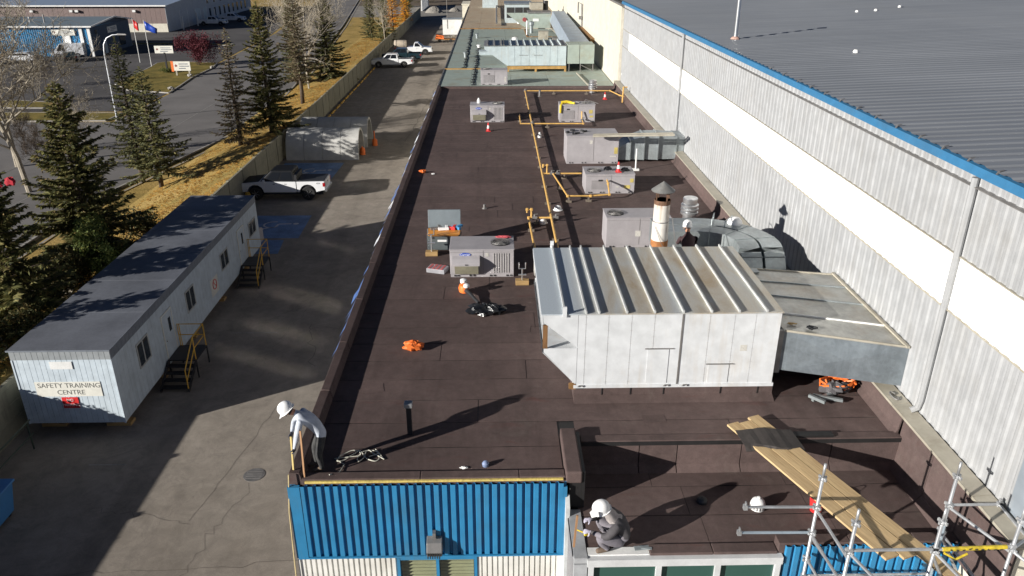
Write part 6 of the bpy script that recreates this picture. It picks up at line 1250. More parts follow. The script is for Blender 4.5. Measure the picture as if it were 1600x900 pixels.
# blue-grey air handler on ochre steel frame
U = thing('air_handler', 'large pale blue-grey air handler with ribbed top on an ochre steel frame, far roof', 'air handler', (2.5, 66, 7.1))
PALE = streaky('pale_blue_panel', (.44, .51, .53), (.36, .33, .27), .4, .5, sx=4, sz=.3)
x0, x1, a, b, zb, zt = -.8, 5.7, 63.5, 67.2, 7.55, 9.08
m = MB(); m.prism([(x0, zt - .02), (x1, zt - .02), (x1, zb), (1.0, zb), (x0, zt - .25)], 'y', a + .03, b); m.build('casing', PALE, U)
fx = [1.0, 1.6, 2.1, 2.75, 3.3, 4.4, 5.0, 5.68]
for p, q in zip(fx[:-1], fx[1:]): m = MB(); m.box(p + .01, q - .01, a, a + .03, zb + .02, zt - .03); m.build('front_panel', PALE, U)
m = MB(); m.box(x0 - .03, x1 + .03, a - .03, b + .03, zt - .02, zt + .01); m.build('roof_sheet', GALVTOP, U)
for x in (-.55, 0, .55, .72, 1.3, 1.85, 2.4, 2.95, 3.5, 4.05, 4.6, 5.2): m = MB(); m.box(x, x + .05, a - .03, b, zt + .01, zt + .14); m.build('roof_rib', STEELD if x < 1 else PALE, U)
for x in (1.95, 3.1): m = MB(); m.box(x, x + .7, a - .02, a, 8.35, 8.38); m.build('rain_drip', STEELD, U)
m = MB(); m.box(1.0, x1, b - .1, b, 7.3, 7.52); m.build('support_beam', RUSTBEAM, U); m = MB(); m.box(1.0, x1, a - .02, a + .1, 7.3, 7.52)
m.build('support_beam', RUSTBEAM, U)
for x in (1.0, 3.2, x1 - .15):
    for yy in (a, b - .15): m = MB(); m.box(x, x + .15, yy, yy + .15, 7.09, 7.3); m.build('support_foot', RUSTBEAM, U)
V_ = thing('duct_box', 'grey-green duct boxes on thin legs between the far air handler and the cream wall', 'duct', (6.9, 64.5, 7.1))
for p, q in ((5.78, 6.72), (6.76, 7.9)):
    m = MB(); m.box(p, q, 63.5, 65.6, 7.7, 9.15); m.build('duct_section', GREENROOF, V_)
m = MB(); m.hexa([(6.0, 65.6, 7.9), (7.9, 65.6, 7.9), (8.4, 97, 7.9), (6.6, 97, 7.9), (6.2, 65.6, 9.05), (7.8, 65.6, 9.05), (8.3, 97, 9.05), (6.9, 97, 9.05)]); m.build('duct_run', galv('pale_blue_duct', (.34, .40, .46), .25, .5, .3), V_)
for x in (5.9, 6.8, 7.8): m = MB(); m.box(x, x + .06, 63.55, 63.61, 7.09, 7.7); m.build('leg', STEELD, V_)
m = MB(); m.bar((6.85, 63.55, 7.6), (7.8, 63.55, 7.15), .05); m.build('leg_brace', STEELD, V_)
# further plant
P1 = thing('plant_room', 'grey-green rooftop plant room with red hose reel on its front, beyond the air handler', 'plant room', (4.3, 98, 7.1))
m = MB(); m.box(4.1, 6.7, 97, 100, 7.08, 8.8); m.build('wall', GREENROOF, P1); m = MB(); m.box(4.0, 6.8, 96.9, 100.1, 8.8, 8.92); m.build('roof', STEELD, P1)
m = MB(); m.box(4.6, 5.3, 96.97, 97, 7.9, 8.2); m.build('white_plate', WHITEPAINT, P1); m = MB(); m.cyl((3.6, 96.9, 8.1), (3.6, 97.1, 8.1), .24, n=14); m.build('hose_reel', M('dull_red', (.3, .06, .06), .6), P1)
m = MB(); m.prism([(1.4, 8.85), (4.1, 8.85), (4.1, 7.1), (3.3, 7.4)], 'y', 97, 97.1); m.build('side_panel', GREENROOF, P1)
P2 = thing('screened_unit', 'pale rooftop unit with three dark square openings, at the top of the view', 'air unit', (3, 104, 7.1))
m = MB(); m.box(1.4, 4.8, 104, 109, 7.08, 9.3); m.build('casing', PALE, P2)
for k in range(3): m = MB(); m.box(1.6 + k * 1.05, 2.55 + k * 1.05, 103.96, 104, 7.7, 8.95); m.build('opening', UNITDARK, P2)
m = MB(); m.box(1.3, 4.9, 103.9, 109.1, 9.3, 9.4); m.build('roof', GALV, P2)
m = MB(); m.box(4.4, 6.0, 100.6, 102.6, 8.93, 9.7); solo('brown_box_unit', m, COPING, 'tan box unit standing on the plant room roof', 'air unit', bevel=.03)
m = MB(); m.cyl((6.35, 101.5, 8.1), (6.35, 101.5, 9.9), .33, n=14); m.cyl((6.35, 101.5, 7.1), (6.35, 101.5, 8.1), .2, n=10); solo('black_flue', m, BLACKSTEEL, 'black cylindrical flue beside the plant room', 'flue')
for i, (x, y, r, h, mt, lb) in enumerate([(-1.5, 78.5, .22, .35, WHITEPL, 'white roof fan left of the far ribbed unit'), (2.03, 80, .3, .9, WHITEPL, 'tall white cowl behind the far ribbed unit'), (3.6, 89.7, .1, 1.6, WHITEPL, 'thin white vent pipe on the far green roof'), (4.2, 92, .3, 1.3, GALV, 'grey flue in front of the far plant room'), (-1.85, 87, .2, .5, GALV, 'small grey cowl on the left of the far green roof'), (3.1, 103, .25, .3, WHITEPL, 'white dome by the screened unit'), (-2.6, 72, .2, .5, GALV, 'grey vent stub among the cable runs on the green roof')]):
    m = MB(); m.lathe([(r * .7, 0), (r * .7, h * .6), (r, h * .65), (r, h * .9), (.0001, h)], (x, y, 7.09), 12); solo('roof_cowl', m, mt, lb, 'roof vent', smooth=True)
for i, (x, y, w, d, h, mt, lb) in enumerate([(5.2, 86, 1.0, .8, .8, COPING, 'tan box on the green roof in front of the plant room'), (-.3, 74, 2.2, 1.2, .3, PALE, 'low pale blue hatch behind the far air handler'), (-.6, 130, 2.4, 3, 1.2, PALE, 'pale lilac box unit at the top of the tan roof'), (6.6, 84, 1.2, .5, .4, STEELD, 'flat dark box by the duct run on the far roof')]):
    m = MB(); m.box(x - w / 2, x + w / 2, y - d / 2, y + d / 2, 7.09, 7.09 + h); m.box(x - w / 2 - .04, x + w / 2 + .04, y - d / 2 - .04, y + d / 2 + .04, 7.09 + h, 7.13 + h); m.box(x - w * .3, x + w * .3, y - d / 2 - .02, y - d / 2, 7.09 + h * .3, 7.09 + h * .6); solo('roof_box', m, mt, lb, 'roof box', bevel=.02)
for pts, r_, lb in (([(3.1, 93, 7.5), (6.5, 92.5, 7.5), (7.0, 80, 7.5)], .06, 'bent tan conduit between far air handler and plant room'), ([(.4, 131, 7.4), (.3, 100, 7.4)], .12, 'dark straight duct line down the middle of the tan roof'), ([(6.7, 56.2, 7.2), (6.4, 62, 7.2)], .06, 'short tan conduit on the green roof near the duct box legs')):
    m = MB(); m.tube(pts, r_, 6); solo('roof_conduit', m, COPING if r_ < .1 else STEELD, lb, 'conduit')
m = MB(); m.tube([(8.62, 80, 8.8), (8.55, 80, 11), (8.2, 80, 11.2), (8.2, 80, 10.2)], .07, 6); m.box(8.3, 8.62, 79.8, 80.2, 9.6, 9.9); solo('wall_vent_pipe', m, STEELD, 'grey vent pipe with hooked top fixed to the cream wall', 'pipe')
m = MB(); m.box(8.3, 8.66, 70, 80, 8.5, 8.9); solo('rusty_trough', m, RUST, 'rusty trough along the cream wall above the far duct', 'trough')
# yard beyond
sh = thing('white_shed', 'white box shed standing behind the annex at the end of the parking lot', 'shed', (-8, 158, 0)); m = MB(); m.box(-9.9, -6.2, 157, 160, .1, 2.9); m.build('wall', WHITEPAINT, sh); m = MB(); m.box(-10, -6.1, 156.9, 160.1, 2.9, 3.0); m.build('roof', GREYSHEET, sh); m = MB(); m.tube([(-9.0, 156.95, 1.2), (-9.0, 156.95, 6.5)], .04, 6); m.build('mast', STEELD, sh)
lf = thing('orange_trailer', 'flat orange machine trailer with scrap load in front of the white shed', 'trailer', (-8.6, 146, 0))
m = MB(); m.box(-10.6, -7.0, 145.2, 146.8, .45, .6); m.build('deck', RUST, lf); m = MB(); m.hexa([(-10.6, 145.3, .6), (-9, 145.3, .6), (-9, 146.7, .6), (-10.6, 146.7, .6), (-10.4, 145.4, 1.3), (-9.1, 145.4, 1.1), (-9.1, 146.6, 1.1), (-10.4, 146.6, 1.3)]); m.build('orange_body', ORANGE, lf)
m = MB(); r8 = random.Random(3)
for k in range(14): m.obox((-8 + r8.uniform(-.9, .9), 146 + r8.uniform(-.5, .5), .75 + r8.uniform(0, .3)), .9, .08, .08, rz=r8.uniform(0, 3), ry=r8.uniform(-.3, .3))
m.build('scrap_load', COPING, lf)['kind'] = 'stuff'
for x in (-9.8, -7.8): m = MB(); m.cyl((x, 145.1, .3), (x, 145.25, .3), .3, n=12); m.build('wheel', TYRE, lf)
def pile(x, y, r, h, lb, mt=GRAVEL, sd=1):
    m = MB(); q = random.Random(sd); n = 24; P = []; k = 8
    for i in range(k + 1):
        for j in range(n):
            f = i / k; rr_ = r * (1 - f) * (1 + q.uniform(-.08, .08)); P.append((x + rr_ * math.cos(6.283 * j / n) * 1.25, y + rr_ * math.sin(6.283 * j / n), h * (1 - (1 - f) ** 2) * (1 + q.uniform(-.06, .06))))
    m.add(P, [(i * n + j, i * n + (j + 1) % n, (i + 1) * n + (j + 1) % n, (i + 1) * n + j) for i in range(k) for j in range(n)]); solo('gravel_pile', m, mt, lb, 'gravel pile', 'gravel piles in the yard')
pile(-15.2, 209, 1.9, 1.5, 'rounded pale gravel pile beyond the end of the concrete fence', sd=2); pile(-10.2, 213, 1.2, .9, 'smaller pale gravel pile right of the rounded one', sd=3)
m = MB()
for i in range(6): m.box(-18.9 + i * .05, -18.6 + i * .05, 214 + i * 3, 216.8 + i * 3, 0, 2.6)
solo('white_hoarding', m, WHITEPAINT, 'pale upright barrier panels beyond the gravel piles', 'barrier')
m = MB(); m.sheet([(-40, 232), (40, 232), (40, 330), (-40, 330)], .01); struct('brush_ground', m, M('brush_ground', (.14, .10, .06), .95, var=.4, scale=.5, fine=3, fv=.5))
# ================================================================ buildings across the street
G = thing('grey_warehouse', 'long grey and brown warehouse with blue-grey metal roof across the street', 'building', (-65, 164, 0))
BROWN = streaky('brown_siding', (.17, .12, .11), (.10, .08, .08), .4, .6, sx=4, sz=.3); GREYW = streaky('grey_white_siding', (.42, .44, .46), (.3, .3, .3), .4, .6, sx=3, sz=.3)
m = MB(); m.box(-125, -65.05, 164.1, 222, 0, 4.95); m.build('wall', GREYW, G)
m = MB()
for i in range(60): m.box(-125 + i, -124.03 + i, 164, 164.1, 1.6, 4.95)
m.build('brown_siding', BROWN, G)['kind'] = 'stuff'
for i in range(20): m = MB(); m.box(-125 + i * 3, -122.04 + i * 3, 163.92, 164.1, 0, 1.6); m.build('wainscot_panel', CREAM, G)
for i in range(13): m = MB(); m.box(-65.05, -64.97, 164 + i * 4.46, 168.42 + i * 4.46, 0, 4.95); m.build('wall_panel', GREYW, G)
m = MB(); m.add([(-125, 163.5, 5.0), (-64.6, 163.5, 5.0), (-64.6, 193, 6.6), (-125, 193, 6.6), (-64.6, 222.5, 5.0), (-125, 222.5, 5.0)], [(0, 1, 2, 3), (3, 2, 4, 5)]); m.build('roof', streaky('blue_grey_roof', (.22, .28, .38), (.3, .33, .38), .4, .5, axis='y', sx=2, sz=.2), G, fix=False)
m = MB(); m.prism([(164, 4.94), (222, 4.94), (193, 6.5)], 'x', -65.05, -64.98); m.build('gable', GREYW, G)
m = MB(); m.box(-125, -64.6, 163.4, 163.55, 4.85, 5.1); m.build('eave_trim', WHITEPAINT, G)
for y, w, z in ((171, 4.2, 3.6), (180, 3, 3.2), (185, 2, 3)): m = MB(); m.box(-64.97, -64.9, y, y + w, 0, z); m.build('loading_door', GREYW if w > 3 else PALE, G); m = MB(); m.box(-64.97, -64.88, y - .15, y, 0, z + .15); m.box(-64.97, -64.88, y + w, y + w + .15, 0, z + .15); m.build('door_frame', WHITEPAINT, G)
for k in range(9): m = MB(); m.box(-64.97, -64.92, 189 + k * 3.4, 190 + k * 3.4, .7, 2.6); f = m.build('window', DARKGLASS, G); 
for k in range(7): m = MB(); m.box(-64.97, -64.92, 188 + k * 4.6, 189 + k * 4.6, 3.7, 4.7); m.build('window', DARKGLASS, G)
for y in (168, 176.5, 188): m = MB(); m.cyl((-63.5, y, 0), (-63.5, y, 2.6), .14, n=10); solo('white_bollard', m, WHITEPAINT, {168: 'white post at the near corner of the grey warehouse', 176.5: 'white post between the loading doors of the grey warehouse', 188: 'white post beside the parked white pickups at the warehouse'}[y], 'bollard')
for i, x in enumerate((-71, -82.2, -83.3, -91)): m = MB(); m.box(x - .3, x + .3, 163.5, 163.92, 3.8, 4.2); m.build('wall_light', WHITEPAINT, G)
K = thing('blue_office', 'blue ribbed building with low grey roof and dark blue end across the street', 'building', (-62.8, 130, 0))
m = MB(); m.box(-100, -63.0, 128.1, 142, 0, 4.5); m.prism([(128.1, 4.49), (142, 4.3), (136, 5.2)], 'x', -100, -63.0); m.build('wall', CLADBLUE, K)
pr = []
for i in range(8): u = i * .33; pr += [(u, 0), (u + .05, .06), (u + .2, .06), (u + .25, 0)]
pr.append((2.64, 0)); mm = MB(); mm.profile(pr, .05, 4.45, lambda t, u, d: (u, -d, t)); me = mm.mesh('blue_panel', CLADBLUE, fix=False)
for i in range(14): o = bpy.data.objects.new('blue_panel', me); COL.objects.link(o); o.parent = K; o.location = (-100 + i * 2.64 + 62.8, -1.94, 0)
NAVY = streaky('navy_siding', (.035, .06, .10), (.06, .08, .1), .4, .6, sx=3)
for i in range(5): m = MB(); m.box(-63.0, -62.9, 128 + i * 2.8, 130.76 + i * 2.8, 0, 4.35); m.build('navy_panel', NAVY, K)
m = MB(); m.prism([(128, 4.5), (142, 4.36), (136, 5.2)], 'x', -63.0, -62.9); m.build('navy_gable', NAVY, K)
m = MB(); m.add([(-100.5, 127.5, 4.5), (-62.4, 127.5, 4.5), (-62.4, 136, 5.3), (-100.5, 136, 5.3), (-62.4, 142.5, 4.4), (-100.5, 142.5, 4.4)], [(0, 1, 2, 3), (3, 2, 4, 5)]); m.build('roof', streaky('slate_metal_roof', (.15, .19, .22), (.2, .22, .24), .4, .5, axis='y', sx=2, sz=.2), K, fix=False)
m = MB(); m.bar((-100.5, 127.45, 4.5), (-62.35, 127.45, 4.5), .12, .22); m.bar((-62.35, 127.5, 4.5), (-62.35, 136, 5.3), .12, .22); m.bar((-62.35, 136, 5.3), (-62.35, 142.5, 4.4), .12, .22); m.build('eave_trim', WHITEPAINT, K)
m = MB(); m.box(-67.3, -66.1, 127.86, 128.05, 0, 4.45); m.build('white_column', WHITEPAINT, K); m = MB(); m.box(-63.3, -62.85, 127.8, 128.05, 0, 4.4); m.build('corner_trim', WHITEPAINT, K); m = MB(); m.box(-64.6, -64.1, 127.85, 128.05, 0, 4.4); m.build('corner_trim', WHITEPAINT, K)
LINE = M('faint_lettering', (.2, .22, .25), .6)
def signface(par, x, y, z, w, h, ax, nm='sign_board'):
    m = MB(); (m.box(x - w / 2, x + w / 2, y - .06, y, z, z + h) if ax == 'y' else m.box(x, x + .06, y - w / 2, y + w / 2, z, z + h)); s = m.build(nm, SIGNW, par)
    m = MB()
    h8 = h * .55
    for k, (f0, f1) in enumerate(((.32, .86), (.34, .92), (.3, .7))):
        zz = z + h * (.68 - .24 * k)
        if ax == 'y': m.box(x - w / 2 + w * f0, x - w / 2 + w * f1, y - .075, y - .06, zz, zz + h * .1)
        else: m.box(x + .06, x + .075, y - w / 2 + w * f0, y - w / 2 + w * f1, zz, zz + h * .1)
    m.build('sign_lettering', LINE, s)
    m = MB(); c = w * -.36
    pts = [(0, .3), (.1, .1), (.3, .12), (.18, -.05), (.2, -.25), (0, -.15), (-.2, -.25), (-.18, -.05), (-.3, .12), (-.1, .1)]
    if ax == 'y': m.prism([(x + c + p[0] * h8, z + h * .55 + p[1] * h8) for p in pts], 'y', y - .078, y - .062)
    else: m.prism([(y + c + p[0] * h8, z + h * .55 + p[1] * h8) for p in pts], 'x', x + .062, x + .078)
    m.build('emblem', M('emblem_red', (.22, .03, .035), .6) if 'emblem_red' not in bpy.data.materials else bpy.data.materials['emblem_red'], s)
signface(K, -67.0, 127.84, 3.2, 3.6, .85, 'y'); signface(K, -62.9, 135.4, 2.95, 3.4, .95, 'x')
m = MB(); m.box(-62.9, -62.82, 131.6, 132.6, 0, 2.2); m.build('door', PALE, K); m = MB(); m.box(-62.9, -62.84, 129.5, 130.1, 3.2, 3.8); m.build('window', DARKGLASS, K); m = MB(); m.box(-62.9, -62.84, 137.5, 139.5, .6, 2.2); m.build('window', DARKGLASS, K)
for x, h in ((-73.5, .8), (-71.2, 1.2)): m = MB(); m.cyl((x, 131, 4.7), (x, 131, 4.9 + h), .1, n=8); m.build('roof_vent', STEELD if h > 1 else WHITEPAINT, K)
# stacked pallets beside the blue building
pl = MB()
for k in range(3): pl.box(-.6, .6, -.5 + k * .45, -.4 + k * .45, 0, .09)
for k in range(6): pl.box(-.6 + k * .21, -.45 + k * .21, -.5, .5, .09, .13)
for k in range(3): pl.box(-.6, .6, -.5 + k * .45, -.4 + k * .45, -.03, 0)
pmesh = pl.mesh('wood_pallet', BLOCKW)
for sx, sy, n in ((-79.5, 126, 11), (-77.8, 126.4, 9), (-76.3, 126, 4)):
    for k in range(n):
        o = bpy.data.objects.new('wood_pallet', pmesh); COL.objects.link(o); o.location = (sx + rr.uniform(-.05, .05), sy, .03 + k * .165); o.rotation_euler = (0, 0, rr.uniform(-.06, .06)); o['label'] = ('topmost' if k == n - 1 else ORD[n - 1 - k]) + ' wooden pallet from the top of the ' + {11: 'tall left', 9: 'middle', 4: 'low right'}[n] + ' stack by the blue building' if k < n - 1 else 'topmost wooden pallet of the ' + {11: 'tall left', 9: 'middle', 4: 'low right'}[n] + ' stack by the blue building'; o['category'] = 'pallet'; o['group'] = 'stacked pallets'
# street lamp, flags, signs
L = thing('street_lamp', 'tall pale street lamp with long curved arm at the street corner', 'street lamp', (-38.3, 79.7, 0))
m = MB(); m.tube([(-38.3, 79.7, 0), (-38.22, 79.7, 6.6), (-38.1, 79.7, 7.4), (-37.7, 79.7, 8.0), (-37.1, 79.7, 8.27), (-36.5, 79.7, 8.32)], .07, 8, rs=[.1, .075, .065, .06, .055, .05]); m.build('pole', galv('lamp_pole', (.55, .57, .6), 0, .45, .4), L, smooth=True)
m = MB(); m.hexa([(-36.6, 79.6, 8.27), (-35.7, 79.58, 8.27), (-35.7, 79.82, 8.27), (-36.6, 79.8, 8.27), (-36.6, 79.62, 8.42), (-35.8, 79.62, 8.38), (-35.8, 79.78, 8.38), (-36.6, 79.78, 8.42)]); m.build('lamp_head', STEELD, L)
m = MB(); m.cyl((-38.3, 79.7, 0), (-38.3, 79.7, .25), .18, n=10); m.build('base', CONC, L)
for x, y, h, mt, lb in ((-53.0, 121, 6.2, RED, 'white flagpole with red flag before the blue office, left one'), (-49.4, 116.3, 6.4, LOGOBLUE, 'white flagpole with dark blue flag before the blue office, right one')):
    t = thing('flagpole', lb, 'flagpole', (x, y, 0), group='flagpoles'); m = MB(); m.cyl((x, y, 0), (x, y, h), .06, .04, n=8); m.lathe([(.0001, -.06), (.06, 0), (.0001, .06)], (x, y, h + .05), 8); m.build('pole', WHITEPAINT, t, smooth=True)
    m = MB(); w = 1.7 if mt is LOGOBLUE else .7; V = []
    for i in range(7):
        f = i / 6; V += [(x + .06 + f * w, y + .12 * math.sin(f * 6), h - .1 - f * (1.0 if w > 1 else .5)), (x + .06 + f * w * .9, y + .1 * math.sin(f * 6 + .4), h - 1.3 - f * (.5 if w > 1 else .4))]
    m.add(V, [(i * 2, i * 2 + 2, i * 2 + 3, i * 2 + 1) for i in range(6)]); f_ = m.build('flag', mt, t, smooth=True, fix=False); s_ = f_.modifiers.new('thick', 'SOLIDIFY'); s_.thickness = .015
t = thing('post_sign', 'white sign board on one dark post on the grass island', 'sign', (-45.1, 111, 0)); m = MB(); m.box(-45.2, -45.0, 110.9, 111.1, 0, 2.7); m.build('post', BLACKSTEEL, t); signface(t, -45.1, 111, 2.6, 2.5, .98, 'y')
t = thing('two_post_sign', 'low white sign on two cream posts with orange edge on the grass island', 'sign', (-41.9, 108, 0))
for x in (-42.7, -41.0): m = MB(); m.box(x - .1, x + .1, 107.95, 108.15, 0, .8); m.build('post', COPING, t)
signface(t, -41.85, 108, .72, 2.2, 1.2, 'y'); m = MB(); m.box(-43.3, -42.98, 107.95, 108.05, .6, 1.95); m.build('orange_panel', ORANGE, t)
for i, (x, y) in enumerate([(-40.0, 114.3), (-40.6, 107), (-39.4, 97)]):
    crumple('kerb_stone', (x, y, .1), (.35, .3, .3), CONC, ['pale stone at the far kerb of the grass island', 'pale stone at the middle kerb of the grass island', 'pale stone at the near kerb of the grass island'][i], 'stone', i)
# ================================================================ vegetation
def conifer(seed, h, r, dens=1.0, low=.08, thin=1.0, droop=.25):
    q = np.random.RandomState(seed); V = []; Fq = []
    limbs = MB(); z = h * low; n = 0
    while z < h * .985:
        f = (z - h * low) / (h * (1 - low)); L0 = r * (1 - f) ** .8 * (.8 + .35 * q.rand()) + .1
        nb = max(3, int((6.5 - 2.5 * f) * thin + q.rand()))
        a0 = q.rand() * 6.28
        for b in range(nb):
            if q.rand() > .93: continue
            a = a0 + b * 6.283 / nb + q.normal(0, .2); L = L0 * (.6 + .55 * q.rand()); d = np.array([math.cos(a), math.sin(a), 0]); pitch = .35 * f - droop * (1 - f) + q.normal(0, .08)
            k = max(3, int(L / .2)); P = []
            for i in range(k + 1):
                s = i / k; P.append(d * L * s + np.array([0, 0, z + L * s * pitch + .12 * L * (s ** 2) - .1 * L * math.sin(s * 3.14) * .5]))
            if L > .5 and b % 2 == 0: limbs.tube([tuple(P[0]), tuple(P[k // 2]), tuple(P[-1])], .02, 3, rs=[.03, .02, .006], cap=False)
            side = np.array([-d[1], d[0], 0])
            ns = int((L / .055) * dens)
            for i in range(ns):
                s = .12 + .88 * (i + q.rand()) / ns; x = s * k; j = min(int(x), k - 1); p = P[j] + (P[j + 1] - P[j]) * (x - j)
                w = (1.0 - .6 * s) * .42 * (.4 + .25 * L)
                for sg in (-1, 1):
                    ang = q.uniform(.45, 1.25); ln_ = (w + .1) * q.uniform(.7, 1.3); dr = d * math.cos(ang) + side * sg * math.sin(ang) + np.array([0, 0, q.uniform(-.55, .2)])
                    dr /= np.linalg.norm(dr); up = np.array([q.normal(0, .5), q.normal(0, .5), 1.0]); wv = np.cross(dr, up); wv *= .5 * q.uniform(.09, .17) / max(1e-6, np.linalg.norm(wv))
                    e = p + dr * ln_; mid_ = p + dr * ln_ * .45 + np.array([0, 0, .02])
                    o = len(V); V += [p, mid_ + wv, e, mid_ - wv]; Fq.append((o, o + 1, o + 2, o + 3)); n += 1
        z += (.24 + .06 * q.rand()) * (.75 + .35 * (1 - f))
    for i in range(20):
        a = i * 2.4; p = np.array([0, 0, h * (.97 + .03 * q.rand())]); e = p + np.array([.12 * math.cos(a), .12 * math.sin(a), .18]); o = len(V); V += [p, p + [.03, 0, .08], e, p + [-.03, 0, .08]]; Fq.append((o, o + 1, o + 2, o + 3))
    me = bpy.data.meshes.new('crown'); me.from_pydata([tuple(v) for v in V], [], Fq)
    tr = MB(); ks = 8; tr.tube([(.05 * math.sin(i), .05 * math.cos(i * 1.3), h * i / ks) for i in range(ks + 1)], .1, 9, rs=[max(.012, (.06 + .014 * h) * (1 - i / ks) ** .9) for i in range(ks + 1)])
    return me, tr.mesh('trunk', BARK, True), limbs.mesh('branches', BARK)
PROTO = {}
def tree(label, x, y, h, r, mat, seed, dens=1, low=.08, thin=1, droop=.25, rz=0, group='conifers along the grass strip', scale=1, proto=None):
    key = (seed, h, r)
    if key not in PROTO: PROTO[key] = conifer(seed, h, r, dens, low, thin, droop)
    t = thing('conifer_tree', label, 'tree', (x, y, bank(x, y) - .03), rz, group); t.scale = (scale,) * 3
    for nm, me in zip(('crown', 'trunk', 'branches'), PROTO[key]):
        o = bpy.data.objects.new(nm, me); COL.objects.link(o); o.parent = t
        if nm == 'crown':
            if not me.materials: me.materials.append(mat)
            elif me.materials[0] != mat: o.material_slots[0].link = 'OBJECT'; o.material_slots[0].material = mat
    return t
tree('big dark spruce beside the middle of the trailer, widest near the ground', -20.6, 37.4, 9.3, 3.2, SPRUCE, 1, 1.5, .04, 1.15)
tree('dark spruce at the left edge of the view beside the near end of the trailer', -20.1, 29.8, 7.7, 2.8, SPRUCE, 2, 1.5, .04, 1.15)
tree('spruce with bare lower trunk near the street lamp, left of a close pair', -26.60, 57.30, 10.4, 1.9, SPRUCEG, 3, .6, .18)
tree('spruce with bare lower trunk near the street lamp, right of a close pair', -24.47, 55.48, 8.5, 2.4, SPRUCEG, 4, .85, .18)
tree('slender ragged spruce with narrow top, left of the tall one by the fence', -21.03, 63.85, 9.2, 1.9, SPRUCEB, 5, .65, .08, .85)
tree('tall broad spruce near the arched shelters, its top out of the frame', -18.96, 66.02, 10.4, 2.8, SPRUCE, 6, 1.2, .1)
tree('thin browned spruce with bare lower trunk between two greener ones', -19.94, 81.82, 11.5, 2.4, SPRUCEB, 7, .8, .22, .8)
tree('full green spruce right of the browned one, leaning over the fence', -21.29, 102.95, 10.9, 3.3, SPRUCEG, 8, 1.2, .05)
tree('slim spruce left behind the full green spruce', -25.00, 101.00, 11.5, 2.4, SPRUCEG, 9, 1.0, .1)
tree('small far spruce left of the golden larch by the street', -22.95, 151.85, 8.4, 2.3, SPRUCEG, 10, .8, .05); tree('small far spruce just left of the golden larch', -18.98, 141.39, 8.7, 2.3, SPRUCEG, 11, .8, .04)
tree('golden larch beyond the small far spruces', -20.2, 163, 9, 2.2, LARCH, 12, .8, .1); tree('smaller golden larch just right of the first', -18.9, 174, 7.5, 1.8, LARCH, 13, .7, .1); tree('short dark spruce right of the golden larches', -19.3, 181.6, 5.5, 1.7, SPRUCE, 14, .7, .05)
tree('dark spruce at the far end beyond the golden larches', -24, 228, 9, 2.4, SPRUCE, 15, .6, .05)
for i, (x, y, s) in enumerate([(-20.8, 245, 1.0), (-28, 262, 1.1)]): tree(['far spruce behind the white barrier panels', 'far spruce beside the street at the top of the view'][i], x, y, 9, 2.4, SPRUCE, 15, rz=i * 2.1 + 1, scale=s)
tree('very dark spruce in shade at the lower left edge behind the fence', -20.2, 25.2, 5.0, 1.9, SPRUCE, 16, 1.4, .04); tree('spruce out at the left edge behind the near one', -24.2, 32.5, 9.2, 2.6, SPRUCE, 2, rz=2.2)
# leafy shrubs between the spruces and the fence
def shrub(label, x, y, rx, ry, h, mat, seed, n=2600, leaf=.1, name='shrub', cat='shrub', z0=0, stems=True, group='shrubs behind the trailer'):
    q = np.random.RandomState(seed); t = thing(name, label, cat, (x, y, bank(x, y) - .03), 0, group); V = []; Fq = []
    cl = [(q.normal(0, .45), q.normal(0, .45), q.uniform(.2, .95), q.uniform(.22, .42)) for _ in range(22)]
    for i in range(n):
        c = cl[q.randint(len(cl))]; u = q.normal(0, 1, 3); u /= np.linalg.norm(u); rr_ = c[3] * q.rand() ** .4
        p = np.array([(c[0] + u[0] * rr_) * rx, (c[1] + u[1] * rr_) * ry, max(.03, z0 + (c[2] + u[2] * rr_) * (h - z0))]); d = q.normal(0, 1, 3) + np.array([0, 0, .4]); d /= np.linalg.norm(d); w = np.cross(d, q.normal(0, 1, 3)); w *= leaf * .3 / np.linalg.norm(w); l_ = leaf * q.uniform(.7, 1.4)
        o = len(V); V += [p, p + d * l_ * .5 + w, p + d * l_, p + d * l_ * .5 - w]; Fq.append((o, o + 1, o + 2, o + 3))
    me = bpy.data.meshes.new('foliage'); me.from_pydata([tuple(v) for v in V], [], Fq); me.materials.append(mat); o = bpy.data.objects.new('foliage', me); COL.objects.link(o); o.parent = t
    m = MB()
    for c in cl[:12]: m.tube([(0.1 * c[0], .1 * c[1], 0), (c[0] * rx * .5, c[1] * ry * .5, (z0 + c[2] * (h - z0)) * .6), (c[0] * rx, c[1] * ry, z0 + c[2] * (h - z0))], .02, 4, rs=[.035, .022, .008], cap=False)
    m.build('stems', PALEBARK if mat is not REDLEAF else BARK, t, world=False); return t
shrub('bright green climbing shrub at the foot of the big dark spruce', -19.4, 35.6, 1.0, 1.6, 2.7, SHRUBG, 1, 6500, .14)
shrub('dull green shrub in the shade left of the bright green one', -19.9, 33.2, 1.2, 1.8, 2.0, SHRUBD, 2, 4500, .15); shrub('dull shrub along the fence behind the trailer roof corner', -19.4, 27.6, 1.0, 2.0, 1.8, SHRUBD, 3, 4500, .15)
shrub('dark low shrub at the lower left against the fence', -19.3, 23.2, .9, 1.6, .9, SHRUBD, 4, 3800, .14); shrub('dull shrub beside the far end of the shaded grass', -19.6, 41, 1.0, 1.5, 1.1, SHRUBD, 5, 3000, .14); shrub('low dark shrub at the left edge under the spruce', -23.5, 28, 1.8, 2.2, 2.6, SHRUBD, 9, 4000, .15)
shrub('rounded dark red shrub on the grass island behind the signs', -43.2, 117.8, 2.4, 2.0, 4.3, REDLEAF, 6, 6000, .2, 'red_shrub', z0=.4, group='plants on the grass island'); shrub('small green bush at the foot of the sign post', -44.9, 110.7, 1.1, .6, .7, SHRUBG, 7, 900, .12, group='plants on the grass island')
